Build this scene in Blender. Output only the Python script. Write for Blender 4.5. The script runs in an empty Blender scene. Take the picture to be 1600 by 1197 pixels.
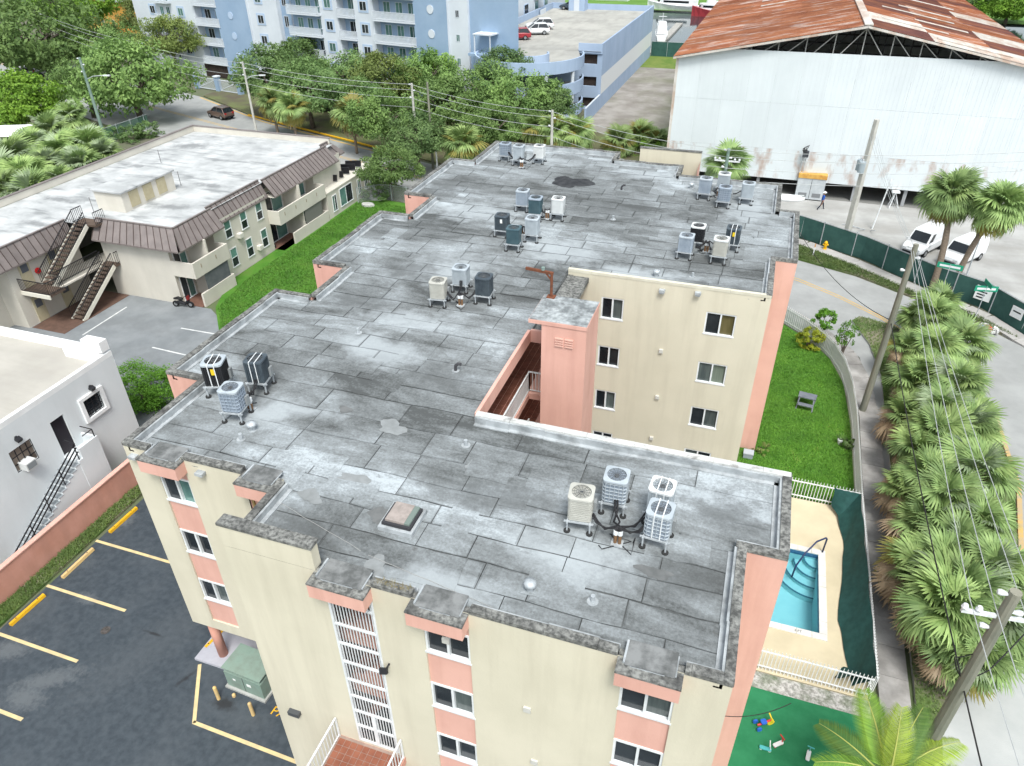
import bpy, math, random
from mathutils import Vector, Matrix
random.seed(7)
R = math.radians
sc = bpy.context.scene
# ------------------------------------------------------------------ camera
CH = 25.9; FPX = 1131.69
YAW, PIT, ROL = -0.332832, 0.595126, -0.0110134
_f = Vector((math.sin(YAW)*math.cos(PIT), math.cos(YAW)*math.cos(PIT), -math.sin(PIT)))
_r = Vector((math.cos(YAW), -math.sin(YAW), 0)); _u = _r.cross(_f)
_c, _s = math.cos(ROL), math.sin(ROL)
CR, CU = _c*_r + _s*_u, -_s*_r + _c*_u
cam = bpy.data.cameras.new('camera'); cam.sensor_width = 36; cam.lens = 36*FPX/1600
cam.clip_start = .5; cam.clip_end = 4000
co = bpy.data.objects.new('camera', cam); sc.collection.objects.link(co)
co.matrix_world = Matrix(((CR.x, CU.x, -_f.x, 0), (CR.y, CU.y, -_f.y, 0), (CR.z, CU.z, -_f.z, CH), (0, 0, 0, 1)))
sc.camera = co
# ------------------------------------------------------------------ world, sun, exposure (bright overcast)
SUN_EL, SUN_AZ = R(60), R(152)        # azimuth clockwise from +Y
w = bpy.data.worlds.new('World'); sc.world = w; w.use_nodes = True
nt = w.node_tree; nt.nodes.clear()
wo = nt.nodes.new('ShaderNodeOutputWorld'); bg = nt.nodes.new('ShaderNodeBackground'); sk = nt.nodes.new('ShaderNodeTexSky')
sk.sky_type = 'NISHITA'; sk.sun_disc = False; sk.sun_elevation = SUN_EL; sk.sun_rotation = SUN_AZ
sk.air_density = 1.0; sk.dust_density = 3.0; sk.ozone_density = .8
bg.inputs[1].default_value = .15
cl_bw = nt.nodes.new('ShaderNodeRGBToBW'); cl_t = nt.nodes.new('ShaderNodeMix'); cl_t.data_type = 'RGBA'; cl_t.blend_type = 'MULTIPLY'; cl_t.inputs[0].default_value = 1; cl_t.inputs[7].default_value = (.93, 1.0, 1.03, 1)
cl_m = nt.nodes.new('ShaderNodeMix'); cl_m.data_type = 'RGBA'; cl_m.inputs[0].default_value = .8      # thin cloud greys the whole sky evenly
nt.links.new(sk.outputs[0], cl_bw.inputs[0]); nt.links.new(cl_bw.outputs[0], cl_t.inputs[6]); nt.links.new(sk.outputs[0], cl_m.inputs[6]); nt.links.new(cl_t.outputs[2], cl_m.inputs[7]); nt.links.new(cl_m.outputs[2], bg.inputs[0]); nt.links.new(bg.outputs[0], wo.inputs[0])
sl = bpy.data.lights.new('sun', 'SUN'); sl.energy = 1.5; sl.angle = R(18); sl.color = (1, .97, .91)
so = bpy.data.objects.new('sun', sl); sc.collection.objects.link(so)
sd = Vector((math.sin(SUN_AZ)*math.cos(SUN_EL), math.cos(SUN_AZ)*math.cos(SUN_EL), math.sin(SUN_EL)))
so.rotation_euler = sd.to_track_quat('Z', 'Y').to_euler()
vs = sc.view_settings; vs.view_transform = 'Standard'; vs.look = 'None'; vs.gamma = 1; vs.use_curve_mapping = False
vs.exposure = .97
sc.cycles.max_bounces = 6; sc.cycles.diffuse_bounces = 3; sc.cycles.glossy_bounces = 3; sc.cycles.transmission_bounces = 4; sc.cycles.transparent_max_bounces = 6
sc.cycles.use_denoising = True
# ------------------------------------------------------------------ pixel -> place
def ray(px, py):
    return _f + CR*((px-800)/FPX) - CU*((py-598.5)/FPX)
def gp(px, py, z=0):
    d = ray(px, py); t = (z-CH)/d.z; return (d.x*t, d.y*t)
def onX(px, py, X):
    d = ray(px, py); t = X/d.x; return (d.y*t, CH+d.z*t)
def onY(px, py, Y):
    d = ray(px, py); t = Y/d.y; return (d.x*t, CH+d.z*t)
# ------------------------------------------------------------------ materials
MATS = {}
def M(name, c, c2=None, s=2., rough=.85, bump=0, bs=None, metal=0, spec=.3, st=(1, 1, 1), rand=0, lo=.38, hi=.62, c3=None, s3=.3, m3=.5, st3=(1, 1, 1), detail=6, trans=0, obj=False, lo3=.45, hi3=.65, coat=0):
    if name in MATS: return MATS[name]
    m = bpy.data.materials.new(name); m.use_nodes = True; t = m.node_tree; N = t.nodes; L = t.links
    b = N['Principled BSDF']; b.inputs['Roughness'].default_value = rough; b.inputs['Metallic'].default_value = metal
    b.inputs['Specular IOR Level'].default_value = spec
    if coat: b.inputs['Coat Weight'].default_value = coat
    b.inputs['Base Color'].default_value = (*c, 1)
    geo = None
    def pos():
        nonlocal geo
        if geo is None: geo = N.new('ShaderNodeTexCoord') if obj else N.new('ShaderNodeNewGeometry')
        return geo.outputs['Object' if obj else 'Position']
    def noise(scale, st, det=detail, rg=.6):
        mp = N.new('ShaderNodeMapping'); mp.inputs['Scale'].default_value = st; L.new(pos(), mp.inputs[0])
        n = N.new('ShaderNodeTexNoise'); n.inputs['Scale'].default_value = scale; n.inputs['Detail'].default_value = det; n.inputs['Roughness'].default_value = rg
        L.new(mp.outputs[0], n.inputs['Vector']); return n.outputs['Fac']
    out = None
    if c2:
        rp = N.new('ShaderNodeValToRGB'); e = rp.color_ramp.elements
        e[0].position = lo; e[0].color = (*c, 1); e[1].position = hi; e[1].color = (*c2, 1)
        L.new(noise(s, st), rp.inputs[0]); out = rp.outputs[0]
    if c3:
        rp3 = N.new('ShaderNodeMapRange'); rp3.inputs[1].default_value = lo3; rp3.inputs[2].default_value = hi3; rp3.inputs[4].default_value = m3
        L.new(noise(s3, st3), rp3.inputs[0])
        mx = N.new('ShaderNodeMix'); mx.data_type = 'RGBA'; L.new(rp3.outputs[0], mx.inputs[0])
        if out: L.new(out, mx.inputs[6])
        else: mx.inputs[6].default_value = (*c, 1)
        mx.inputs[7].default_value = (*c3, 1); out = mx.outputs[2]
    if rand:
        oi = N.new('ShaderNodeObjectInfo'); mr = N.new('ShaderNodeMapRange'); mr.inputs[3].default_value = 1-rand; mr.inputs[4].default_value = 1+rand
        L.new(oi.outputs['Random'], mr.inputs[0])
        hs = N.new('ShaderNodeHueSaturation'); L.new(mr.outputs[0], hs.inputs['Value'])
        if out: L.new(out, hs.inputs['Color'])
        else: hs.inputs['Color'].default_value = (*c, 1)
        out = hs.outputs[0]
    if out: L.new(out, b.inputs['Base Color'])
    if bump:
        bp = N.new('ShaderNodeBump'); bp.inputs['Strength'].default_value = bump; bp.inputs['Distance'].default_value = .02
        L.new(noise(bs or s*4, (1, 1, 1), 4), bp.inputs['Height']); L.new(bp.outputs[0], b.inputs['Normal'])
    if trans:
        tr = N.new('ShaderNodeBsdfTranslucent'); ms = N.new('ShaderNodeMixShader'); ms.inputs[0].default_value = trans
        if out: L.new(out, tr.inputs[0])
        else: tr.inputs[0].default_value = (*c, 1)
        o = N['Material Output']; L.new(b.outputs[0], ms.inputs[1]); L.new(tr.outputs[0], ms.inputs[2]); L.new(ms.outputs[0], o.inputs[0])
    MATS[name] = m; return m
def mesh_alpha(name, c, a):
    # woven screen cloth / wire mesh: partly see-through
    if name in MATS: return MATS[name]
    m = bpy.data.materials.new(name); m.use_nodes = True; t = m.node_tree
    b = t.nodes['Principled BSDF']; b.inputs['Base Color'].default_value = (*c, 1); b.inputs['Roughness'].default_value = .8; b.inputs['Alpha'].default_value = a
    MATS[name] = m; return m
def spots(m, lst, colour, amount, s=1.1, base=None):
    '''stains with a soft ragged edge: lst of (x, y, rx, ry, rot) in metres; mixed over the base colour'''
    t = m.node_tree; N = t.nodes; L = t.links; b = N['Principled BSDF']; src = b.inputs['Base Color'].links[0].from_socket
    g = N.new('ShaderNodeNewGeometry'); nz = N.new('ShaderNodeTexNoise'); nz.inputs['Scale'].default_value = s; nz.inputs['Detail'].default_value = 7; nz.inputs['Roughness'].default_value = .68; L.new(g.outputs['Position'], nz.inputs[0]); tot = None
    for x, y, rx, ry, rot in lst:
        mp = N.new('ShaderNodeMapping'); mp.vector_type = 'TEXTURE'; mp.inputs['Location'].default_value = (x, y, 0); mp.inputs['Rotation'].default_value = (0, 0, rot); mp.inputs['Scale'].default_value = (rx, ry, 1e4); L.new(g.outputs['Position'], mp.inputs[0])
        ln = N.new('ShaderNodeVectorMath'); ln.operation = 'LENGTH'; L.new(mp.outputs[0], ln.inputs[0])
        ad = N.new('ShaderNodeMath'); ad.operation = 'MULTIPLY_ADD'; L.new(nz.outputs[0], ad.inputs[0]); ad.inputs[1].default_value = 2.4; L.new(ln.outputs['Value'], ad.inputs[2])
        mr = N.new('ShaderNodeMapRange'); mr.inputs[1].default_value = 1.55; mr.inputs[2].default_value = 2.35; mr.inputs[3].default_value = amount; mr.inputs[4].default_value = 0; L.new(ad.outputs[0], mr.inputs[0])
        if tot is None: tot = mr.outputs[0]
        else: mm = N.new('ShaderNodeMath'); mm.operation = 'MAXIMUM'; L.new(tot, mm.inputs[0]); L.new(mr.outputs[0], mm.inputs[1]); tot = mm.outputs[0]
    mx = N.new('ShaderNodeMix'); mx.data_type = 'RGBA'; L.new(tot, mx.inputs[0]); L.new(src, mx.inputs[6]); mx.inputs[7].default_value = (*colour, 1); L.new(mx.outputs[2], b.inputs['Base Color'])
# ------------------------------------------------------------------ mesh builder
class MB:
    def __init__(s): s.v = []; s.f = []; s.mi = []
    def quad(s, *p, m=0):
        n = len(s.v); s.v += [tuple(q) for q in p]; s.f.append(tuple(range(n, n+len(p)))); s.mi.append(m); return s
    def box(s, x0, x1, y0, y1, z0, z1, m=0):
        n = len(s.v); s.v += [(x, y, z) for z in (z0, z1) for y in (y0, y1) for x in (x0, x1)]
        for f in ((0, 2, 3, 1), (4, 5, 7, 6), (0, 1, 5, 4), (2, 6, 7, 3), (0, 4, 6, 2), (1, 3, 7, 5)): s.f.append(tuple(n+i for i in f)); s.mi.append(m)
        return s
    def prism(s, pts, z0, z1, m=0, mt=None, bottom=True):
        k = len(pts); n = len(s.v); s.v += [(p[0], p[1], z0) for p in pts]+[(p[0], p[1], z1) for p in pts]
        for i in range(k): j = (i+1) % k; s.f.append((n+i, n+j, n+k+j, n+k+i)); s.mi.append(m)
        s.f.append(tuple(n+k+i for i in range(k))); s.mi.append(m if mt is None else mt)
        if bottom: s.f.append(tuple(n+k-1-i for i in range(k))); s.mi.append(m)
        return s
    def obox(s, c, ax, ay, az, m=0):       # box by centre and half-axes
        c, ax, ay, az = map(Vector, (c, ax, ay, az)); n = len(s.v)
        s.v += [tuple(c+ax*i+ay*j+az*k) for k in (-1, 1) for j in (-1, 1) for i in (-1, 1)]
        for f in ((0, 2, 3, 1), (4, 5, 7, 6), (0, 1, 5, 4), (2, 6, 7, 3), (0, 4, 6, 2), (1, 3, 7, 5)): s.f.append(tuple(n+i for i in f)); s.mi.append(m)
        return s
    def bar(s, a, b, w, h=None, m=0, up=(0, 0, 1)):
        a, b = Vector(a), Vector(b); d = b-a; L = d.length; d.normalize(); upv = Vector(up)
        if abs(d.dot(upv)) > .98: upv = Vector((0, 1, 0))
        x = d.cross(upv).normalized(); y = x.cross(d)
        return s.obox((a+b)/2, d*L/2, x*w/2, y*(h or w)/2, m)
    def tube(s, pts, r, n=6, m=0, cap=True):
        pts = [Vector(p) for p in pts]; rs = r if isinstance(r, (list, tuple)) else [r]*len(pts); rings = []; px = None
        for i, p in enumerate(pts):
            d = (pts[min(i+1, len(pts)-1)]-pts[max(i-1, 0)]).normalized()
            if px is None:
                a = Vector((0, 0, 1)) if abs(d.z) < .9 else Vector((1, 0, 0)); px = d.cross(a).normalized()
            px = (px-d*px.dot(d)).normalized(); py = d.cross(px); k = len(s.v); rings.append(k)
            for j in range(n): t = 2*math.pi*j/n; s.v.append(tuple(p+(px*math.cos(t)+py*math.sin(t))*rs[i]))
        for a, b in zip(rings, rings[1:]):
            for j in range(n): q = (j+1) % n; s.f.append((a+j, a+q, b+q, b+j)); s.mi.append(m)
        if cap:
            s.f.append(tuple(rings[0]+n-1-j for j in range(n))); s.mi.append(m); s.f.append(tuple(rings[-1]+j for j in range(n))); s.mi.append(m)
        return s
    def cyl(s, x, y, z0, z1, r, n=16, m=0, r2=None):
        return s.tube([(x, y, z0), (x, y, z1)], [r, r if r2 is None else r2], n, m)
    def build(s, name, mats, parent=None, loc=None, smooth=False, kind=None, coll=True):
        me = bpy.data.meshes.new(name); me.from_pydata(s.v, [], s.f)
        if not isinstance(mats, (list, tuple)): mats = [mats]
        for q in mats: me.materials.append(q)
        if any(s.mi): me.polygons.foreach_set('material_index', s.mi)
        if smooth: me.polygons.foreach_set('use_smooth', [True]*len(me.polygons))
        me.update()
        return O(name, me, parent, loc, kind)
def O(name, me, parent=None, loc=None, kind=None, rot=None, scale=None):
    o = bpy.data.objects.new(name, me); sc.collection.objects.link(o)
    if parent: o.parent = parent
    if loc: o.location = loc
    if rot: o.rotation_euler = rot
    if scale: o.scale = (scale,)*3 if isinstance(scale, (int, float)) else scale
    if kind: o['kind'] = kind
    return o
def tag(o, label, cat, group=None):
    o['label'] = label; o['category'] = cat
    if group: o['group'] = group
    return o
def thing(name, label, cat, loc=(0, 0, 0), rz=0, group=None):
    o = O(name, None, None, loc, rot=(0, 0, rz)); o.empty_display_size = .2
    return tag(o, label, cat, group)
def struct(name, mb, mats): return mb.build(name, mats, kind='structure')
def smoothpoly(me):
    me.polygons.foreach_set('use_smooth', [True]*len(me.polygons))
# ------------------------------------------------------------------ colours
cream = M('cream_stucco', (.585, .545, .43), (.635, .59, .47), .35, .9, .3, 18, c3=(.44, .40, .31), s3=1.5, m3=.55, st3=(1, 1, .09), lo3=.47, hi3=.82)
pink = M('pink_stucco', (.64, .365, .30), (.69, .405, .335), .5, .9, .3, 18, c3=(.48, .25, .2), s3=1.6, m3=.65, st3=(1, 1, .09), lo3=.47, hi3=.82)
pinkdk = M('salmon_wall', (.55, .27, .2), (.62, .32, .25), .8, .9, .2, 20, c3=(.42, .22, .17), s3=1.2, m3=.4, st3=(1, 1, .3))
white = M('white_paint', (.74, .75, .75), (.82, .83, .83), 2, .6)
whitem = M('white_metal', (.76, .78, .79), (.66, .68, .69), 3, .45, spec=.5)
glass = M('window_glass', (.012, .016, .02), (.035, .042, .048), .6, .12, spec=.42, rand=.3)
glass2 = M('curtained_glass', (.06, .075, .075), (.1, .12, .115), 5, .15, spec=.42, st=(1, 1, .1), rand=.25)
glassg = M('green_glass', (.06, .13, .12), (.12, .24, .21), .5, .15, spec=.6, rand=.4)
dark = M('dark_recess', (.03, .022, .02), (.05, .036, .03), 2, .9)
black = M('black_metal', (.015, .015, .018), None, rough=.45, spec=.4)
concrete = M('concrete', (.36, .36, .34), (.46, .46, .44), 1.5, .9, .3, 14, c3=(.24, .24, .23), s3=.5, m3=.5)
coping = M('coping_aggregate', (.085, .086, .082), (.265, .266, .25), 9, .95, .6, 30, c3=(.04, .04, .04), s3=1.2, m3=.7)
flash = M('flashing_silver', (.33, .355, .37), (.43, .455, .47), 2, .6, .2, 9, spec=.4, c3=(.17, .18, .185), s3=1.8, m3=.75)
tilebrown = M('brown_tile', (.19, .075, .05), (.27, .11, .075), 4, .6, rand=.15)
grout = M('grout', (.33, .24, .2), (.26, .19, .16), 5, .9)
# ================================================================== THE SETTING
def sheet(name, pts, z, mat, kind='structure', parent=None):
    m = MB(); m.quad(*[(p[0], p[1], z) for p in pts]); return m.build(name, mat, parent, kind=kind)
def slab(name, pts, z0, z1, mats, kind='structure', parent=None):
    m = MB(); m.prism(pts, z0, z1, 0, 0 if not isinstance(mats, list) else 1, bottom=False); return m.build(name, mats, parent, kind=kind)
def strip(pts, wd):
    """offset polyline by +-wd/2 -> polygon"""
    Lp, Rp = [], []
    for i, p in enumerate(pts):
        a = Vector(pts[max(i-1, 0)]); b = Vector(pts[min(i+1, len(pts)-1)]); d = (b-a).normalized(); n = Vector((-d.y, d.x))*wd/2
        Lp.append((p[0]+n.x, p[1]+n.y)); Rp.append((p[0]-n.x, p[1]-n.y))
    return Lp+Rp[::-1]
dirt = M('ground_dirt', (.14, .13, .10), (.10, .13, .06), .15, .95, .3, 4)
asph = M('road_asphalt', (.29, .295, .29), (.34, .345, .34), .35, .9, .35, 30, c3=(.24, .245, .24), s3=.6, m3=.4, st3=(1, 1, 1))
asphdk = M('sealed_asphalt', (.034, .045, .056), (.054, .068, .081), 3.5, .65, .5, 60, spec=.4, c3=(.085, .098, .11), s3=.5, m3=.5, lo3=.5, hi3=.75)
asphmid = M('old_asphalt', (.18, .195, .205), (.24, .255, .265), .4, .9, .35, 30, c3=(.15, .16, .165), s3=.5, m3=.5)
conclt = M('road_concrete', (.36, .375, .37), (.43, .44, .43), .4, .9, .3, 20)
sidew = M('sidewalk_concrete', (.30, .285, .27), (.40, .385, .37), 1.1, .95, .35, 18, c3=(.13, .125, .12), s3=.5, m3=.6, rand=.1)
yard = M('yard_gravel', (.30, .297, .285), (.40, .397, .385), .25, .95, .5, 8, c3=(.26, .25, .23), s3=.4, m3=.6, st3=(.35, 1, 1))
gravel = M('gravel_lot', (.22, .20, .18), (.32, .30, .275), .35, .95, .5, 6, c3=(.14, .15, .08), s3=.12, m3=.6)
lawnm = M('lawn_soil', (.05, .155, .014), (.08, .21, .022), .5, .95, .6, 30, c3=(.10, .15, .035), s3=.5, m3=.5, lo3=.52, hi3=.7)
verge = M('verge_grass', (.06, .12, .025), (.10, .15, .045), .8, .95, .6, 20, c3=(.24, .21, .16), s3=.35, m3=.8, lo3=.45, hi3=.58)
deckm = M('pool_deck', (.55, .475, .325), (.61, .53, .37), .6, .85, .15, 15, c3=(.5, .43, .3), s3=.8, m3=.4)
turf = M('green_carpet', (.018, .16, .065), (.028, .20, .085), 1.2, .9, .5, 60)
whgrav = M('white_gravel', (.55, .53, .5), (.25, .24, .22), 9, .95, .6, 20, c3=(.06, .10, .03), s3=1.2, m3=.7)
yel = M('yellow_paint', (.74, .42, .015), (.62, .34, .02), 3, .7, .15, 12)
yelline = M('pale_yellow_line', (.66, .52, .27), (.52, .42, .24), 2.5, .8)
roadyel = M('road_yellow', (.62, .38, .08), (.5, .34, .12), 2, .8)
whline = M('white_line', (.68, .69, .68), (.5, .51, .51), 3, .8)
PX0, PX1, PY0, PY1 = 2.75, 5.8, 22.3, 26.9        # pool basin: the ground is open there
gnd = MB()
for x0, x1, y0, y1 in ((-900, PX0, -300, 1500), (PX1, 900, -300, 1500), (PX0, PX1, -300, PY0), (PX0, PX1, PY1, 1500)):
    gnd.quad((x0, y0, -.06), (x1, y0, -.06), (x1, y1, -.06), (x0, y1, -.06))
struct('ground', gnd, dirt)
sheet('canal_water', [(-45, 152), (80, 152), (80, 206), (-60, 212)], -.01, M('canal_water', (.02, .034, .036), (.028, .05, .056), .1, .06, .18, 1.4, spec=.45))
sheet('far_bank', [(-200, 212), (-60, 212.2), (80, 206.2), (300, 206.2), (300, 700), (-200, 700)], 0.3, M('bank_grass', (.09, .2, .03), (.13, .25, .05), .08, .95))
sheet('canal_bank', [(-30, 138), (-8, 138), (-8, 152.2), (-30, 152.2)], .02, M('bank_weeds', (.10, .17, .03), (.17, .21, .05), .5, .95, .6, 9))
# the street: from upper left behind the building, bending right round the lawn
sheet('street', [(9.3, -5), (40, -5), (40, 40), (27, 45), (20.5, 49.5), (17, 53.4), (13.2, 56.2), (9, 59.2), (4, 61.3), (-20, 70.5), (-50, 81), (-66, 87), (-84, 96.5), (-150, 121), (-150, 104), (-86, 79), (-60, 73), (-44, 71.5), (-20, 61.5), (3, 52.2), (6.6, 49.4), (8.6, 46.2), (9.2, 40), (9.3, 20)], 0, asph)
sheet('side_street', [(9.35, -5), (30, -5), (30, 22), (13, 23.5), (9.35, 20)], .004, conclt)
for off in (-.12, .12):
    cl = [(-150, 112.5), (-84, 88), (-50, 76.3), (-20, 66), (4.6, 57.2), (7.54, 55.1), (10.31, 52.6), (12.4, 49.8), (13.2, 46)]
    sheet('centre_line', strip([(a, b+off*1.6) for a, b in cl], .1), .006, roadyel)
sheet('edge_line', strip([(-84, 96.2), (-66, 86.6), (-50, 80.7), (-40, 77)], .25), .006, roadyel)
# kerb painted yellow on the far side, kerb round the palm island
slab('yellow_kerb', strip([(-70, 89), (-60, 85.3), (-50, 81.8), (-40, 78)], .25), 0, .14, yel)
slab('far_verge', [(-84, 97), (-70, 89.2), (-50, 82), (-40, 78.2), (-20, 71), (3, 62), (3, 70), (-24, 98), (-40, 100), (-84, 112)], -.06, .1, M('verge_mulch', (.10, .085, .06), (.13, .15, .06), .3, .95, .5, 8))
island = [(9.25, 15.5), (9.7, 16), (10.1, 20), (12.4, 25), (14.6, 30), (15.5, 35), (15.6, 42), (14.9, 46.5), (13, 49.6), (10.8, 51.4), (8.9, 52.0), (8.3, 51.2), (9.3, 48), (9.75, 44), (9.6, 38), (9.45, 30), (9.25, 20)]
slab('palm_island', island, -.06, .13, [concrete, verge])
slab('yellow_island_kerb', strip([(13.6, 26.9), (14.78, 30), (15.68, 35), (15.78, 42)], .22), 0, .15, M('faded_yellow_kerb', (.55, .36, .12), (.42, .33, .22), 2, .85))
# sidewalk slabs along the white fence
swc = [(8.45, 12), (8.5, 20.5), (8.62, 33), (8.75, 39), (8.55, 43.2), (7.8, 46.4), (6.4, 48.7), (4.2, 50.9), (0.5, 53.2), (-6, 55.8)]
def along(pts, step):
    out = []; carry = 0
    for a, b in zip(pts, pts[1:]):
        a, b = Vector(a), Vector(b); L = (b-a).length; t = carry
        while t < L: out.append(a+(b-a)*t/L); t += step
        carry = t-L
    return out
sw = O('sidewalk', None, kind='structure'); pp = along(swc, 1.5)
for i in range(len(pp)-1):
    a, b = pp[i], pp[i+1]; d = (b-a).normalized(); n = Vector((-d.y, d.x))*.56; a = a+d*.012; b = b-d*.012
    m = MB(); m.prism([tuple(a-n), tuple(b-n), tuple(b+n), tuple(a+n)], -.05, .13+random.uniform(-.012, .012), bottom=False); m.build('paving_slab', sidew, sw)
fsw = O('far_sidewalk', None, kind='structure'); fl = [(-1, 66.4), (4.9, 64.9), (9.3, 61.7), (14.2, 57.2), (17.2, 55.3), (19.6, 51.3), (24, 46)]
pp = along(fl, 1.6)
for i in range(len(pp)-1):
    a, b = pp[i], pp[i+1]; d = (b-a).normalized(); n = Vector((-d.y, d.x))*.62; a = a+d*.012; b = b-d*.012
    m = MB(); m.prism([tuple(a-n), tuple(b-n), tuple(b+n), tuple(a+n)], -.05, .12, bottom=False); m.build('paving_slab', M('far_slab', (.36, .345, .33), (.45, .435, .42), 1, .95, rand=.08), fsw)
slab('far_grass_strip', [(2, 61.9), (4, 61.5), (9, 59.4), (13.2, 56.4), (17.1, 53.6), (20.7, 49.8), (23, 47.5), (23.5, 48.2), (19.2, 52.0), (16.9, 55.0), (13.9, 56.9), (9, 61.3), (4.7, 64.3), (2, 65)], -.06, .09, verge)
sheet('warehouse_yard', [(-9, 68.5), (4.7, 66.3), (9.6, 63.1), (14.5, 58.5), (17.5, 56.6), (20.5, 51.8), (25, 47), (90, 47), (90, 95), (-9, 95)], .03, yard)
sheet('gravel_lot', [(-23.2, 72), (-9, 68.3), (-9, 139), (-23.2, 139)], .01, gravel)
# our own lot in front, left
sheet('parking_lot', [(-27.3, 1), (4, 1), (4, 12.9), (1.4, 13), (1.4, 30), (-27.3, 30)], .0, asphdk)
pk = O('parking_lines', None, kind='structure')
stall = [16.98, 14.08, 11.42, 8.76]
for y in stall:
    sheet('parking_line', [(-27.35, y-.07), (-22.9, y-.07), (-22.9, y+.07), (-27.35, y+.07)], .006, yelline, None, pk)
for a, b in (((-18.04, 12.89), (-16.58, 10.72)), ((-16.63, 10.74), (-11.95, 10.66))):
    sheet('parking_line', strip([a, b], .14), .006, yelline, None, pk)
patch = MB(); random.seed(3)
slab('grass_strip', [(-28.3, 2), (-27.4, 2), (-27.45, 12), (-27.6, 21), (-27.6, 25), (-28.3, 25)], -.05, .07, verge)
# puddle-grey worn patches on the sealed asphalt
def blob(name, cx, cy, rx, ry, z, mat, seed, rot=0, n=26):
    rnd = random.Random(seed); pts = []; ph = [rnd.uniform(0, 6) for _ in range(4)]
    for i in range(n):
        t = 2*math.pi*i/n; k = 1+.22*math.sin(2*t+ph[0])+.16*math.sin(3*t+ph[1])+.1*math.sin(5*t+ph[2])+.07*math.sin(9*t+ph[3])
        x, y = rx*k*math.cos(t), ry*k*math.sin(t); pts.append((cx+x*math.cos(rot)-y*math.sin(rot), cy+x*math.sin(rot)+y*math.cos(rot)))
    return sheet(name, pts, z, mat)
worn = M('worn_asphalt', (.15, .17, .19), (.085, .10, .115), .8, .8, c3=(.26, .27, .27), s3=1.5, m3=.6)
spots(asphdk, [(*gp(75, 1062), 1.5, .5, .62), (*gp(15, 1015), 1.0, .55, .4), (*gp(40, 1090), .9, .6, 0), (*gp(135, 935), .6, .3, 0), (*gp(190, 815), .7, .5, .8)], (.14, .152, .16), .55, 5)
spots(asphdk, [(*gp(250, 1000), 4.5, 1.2, 1.2), (*gp(120, 880), 1.2, .5, .4), (*gp(380, 1120), 1.4, .8, 0)], (.085, .097, .107), .35, 5)
spots(asphdk, [(*gp(290, 1060), .5, .12, 1.2), (*gp(240, 990), .5, .08, 0), (*gp(350, 1100), .5, .3, 0)], (.02, .022, .025), .9, 2)
# neighbour's lot, lawn between the buildings
sheet('neighbour_lot', [(-60, 24), (-28.6, 24), (-28.6, 30.5), (-33.5, 36), (-37.4, 38.6), (-60, 38.6)], .012, asphmid)
nl = O('neighbour_lines', None, kind='structure')
for a, b in (((129, 524), (198, 480)), ((283, 513), (335, 522)), ((238, 543), (290, 555))):
    sheet('parking_line', strip([gp(*a), gp(*b)], .12), .018, whline, None, nl)
slab('garden_lawn', [(-37.2, 38.9), (-34.0, 35.2), (-30, 31), (-19.2, 31), (-19.2, 62), (-39.0, 64), (-39.0, 43)], -.06, .05, lawnm)
# right-hand grounds of the building
slab('side_lawn', [(1.4, 30.7), (7.6, 30.7), (7.66, 38), (7.45, 42.5), (6.7, 45.3), (5.4, 47.4), (3.5, 49.4), (-1, 52.2), (-8, 55), (-8, 45), (1.4, 45)], -.06, .06, lawnm)
dk = MB()
DZ = .05
for x0, x1, y0, y1 in ((1.3, PX0, 19.9, 30.6), (PX1, 7.55, 19.9, 30.6), (PX0, PX1, 19.9, PY0), (PX0, PX1, PY1, 30.6)):
    dk.quad((x0, y0, DZ), (x1, y0, DZ), (x1, y1, DZ), (x0, y1, DZ))
dk.box(1.3, 7.55, 19.7, 19.9, -.05, DZ-.003); struct('pool_deck', dk, deckm)
pb = MB()   # basin, open on top (normals inwards)
zb = -1.3
pb.quad((PX0, PY0, zb), (PX1, PY0, zb), (PX1, PY1, zb), (PX0, PY1, zb))
for a, b in (((PX0, PY0), (PX1, PY0)), ((PX1, PY0), (PX1, PY1)), ((PX1, PY1), (PX0, PY1)), ((PX0, PY1), (PX0, PY0))):
    pb.quad((*a, zb), (*a, DZ), (*b, DZ), (*b, zb))
poolm = M('pool_plaster', (.33, .55, .58), (.37, .59, .61), .8, .7)
pool = thing('swimming_pool', 'turquoise swimming pool with corner steps beside the pink wall', 'pool', ((PX0+PX1)/2, PY0, 0))
def kid(o, parent):          # parent keeping world place (parents carry only a location / z-rotation)
    o.parent = parent; o.matrix_parent_inverse = Matrix.LocRotScale(parent.location, parent.rotation_euler, parent.scale).inverted(); return o
kid(pb.build('basin', poolm), pool)
def watermat(name, tint, rough=.04, ior=1.33):
    m = bpy.data.materials.new(name); m.use_nodes = True; t = m.node_tree; N = t.nodes; N.remove(N['Principled BSDF'])
    tr = N.new('ShaderNodeBsdfTransparent'); tr.inputs[0].default_value = (*tint, 1); gl = N.new('ShaderNodeBsdfGlossy'); gl.inputs['Roughness'].default_value = rough
    fr = N.new('ShaderNodeFresnel'); fr.inputs[0].default_value = ior; ms = N.new('ShaderNodeMixShader'); nz = N.new('ShaderNodeTexNoise'); nz.inputs['Scale'].default_value = 3
    bp = N.new('ShaderNodeBump'); bp.inputs['Strength'].default_value = .15; bp.inputs['Distance'].default_value = .03
    L = t.links; L.new(nz.outputs[0], bp.inputs['Height']); L.new(bp.outputs[0], gl.inputs['Normal']); L.new(bp.outputs[0], fr.inputs['Normal'])
    L.new(fr.outputs[0], ms.inputs[0]); L.new(tr.outputs[0], ms.inputs[1]); L.new(gl.outputs[0], ms.inputs[2]); L.new(ms.outputs[0], N['Material Output'].inputs[0]); return m
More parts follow.
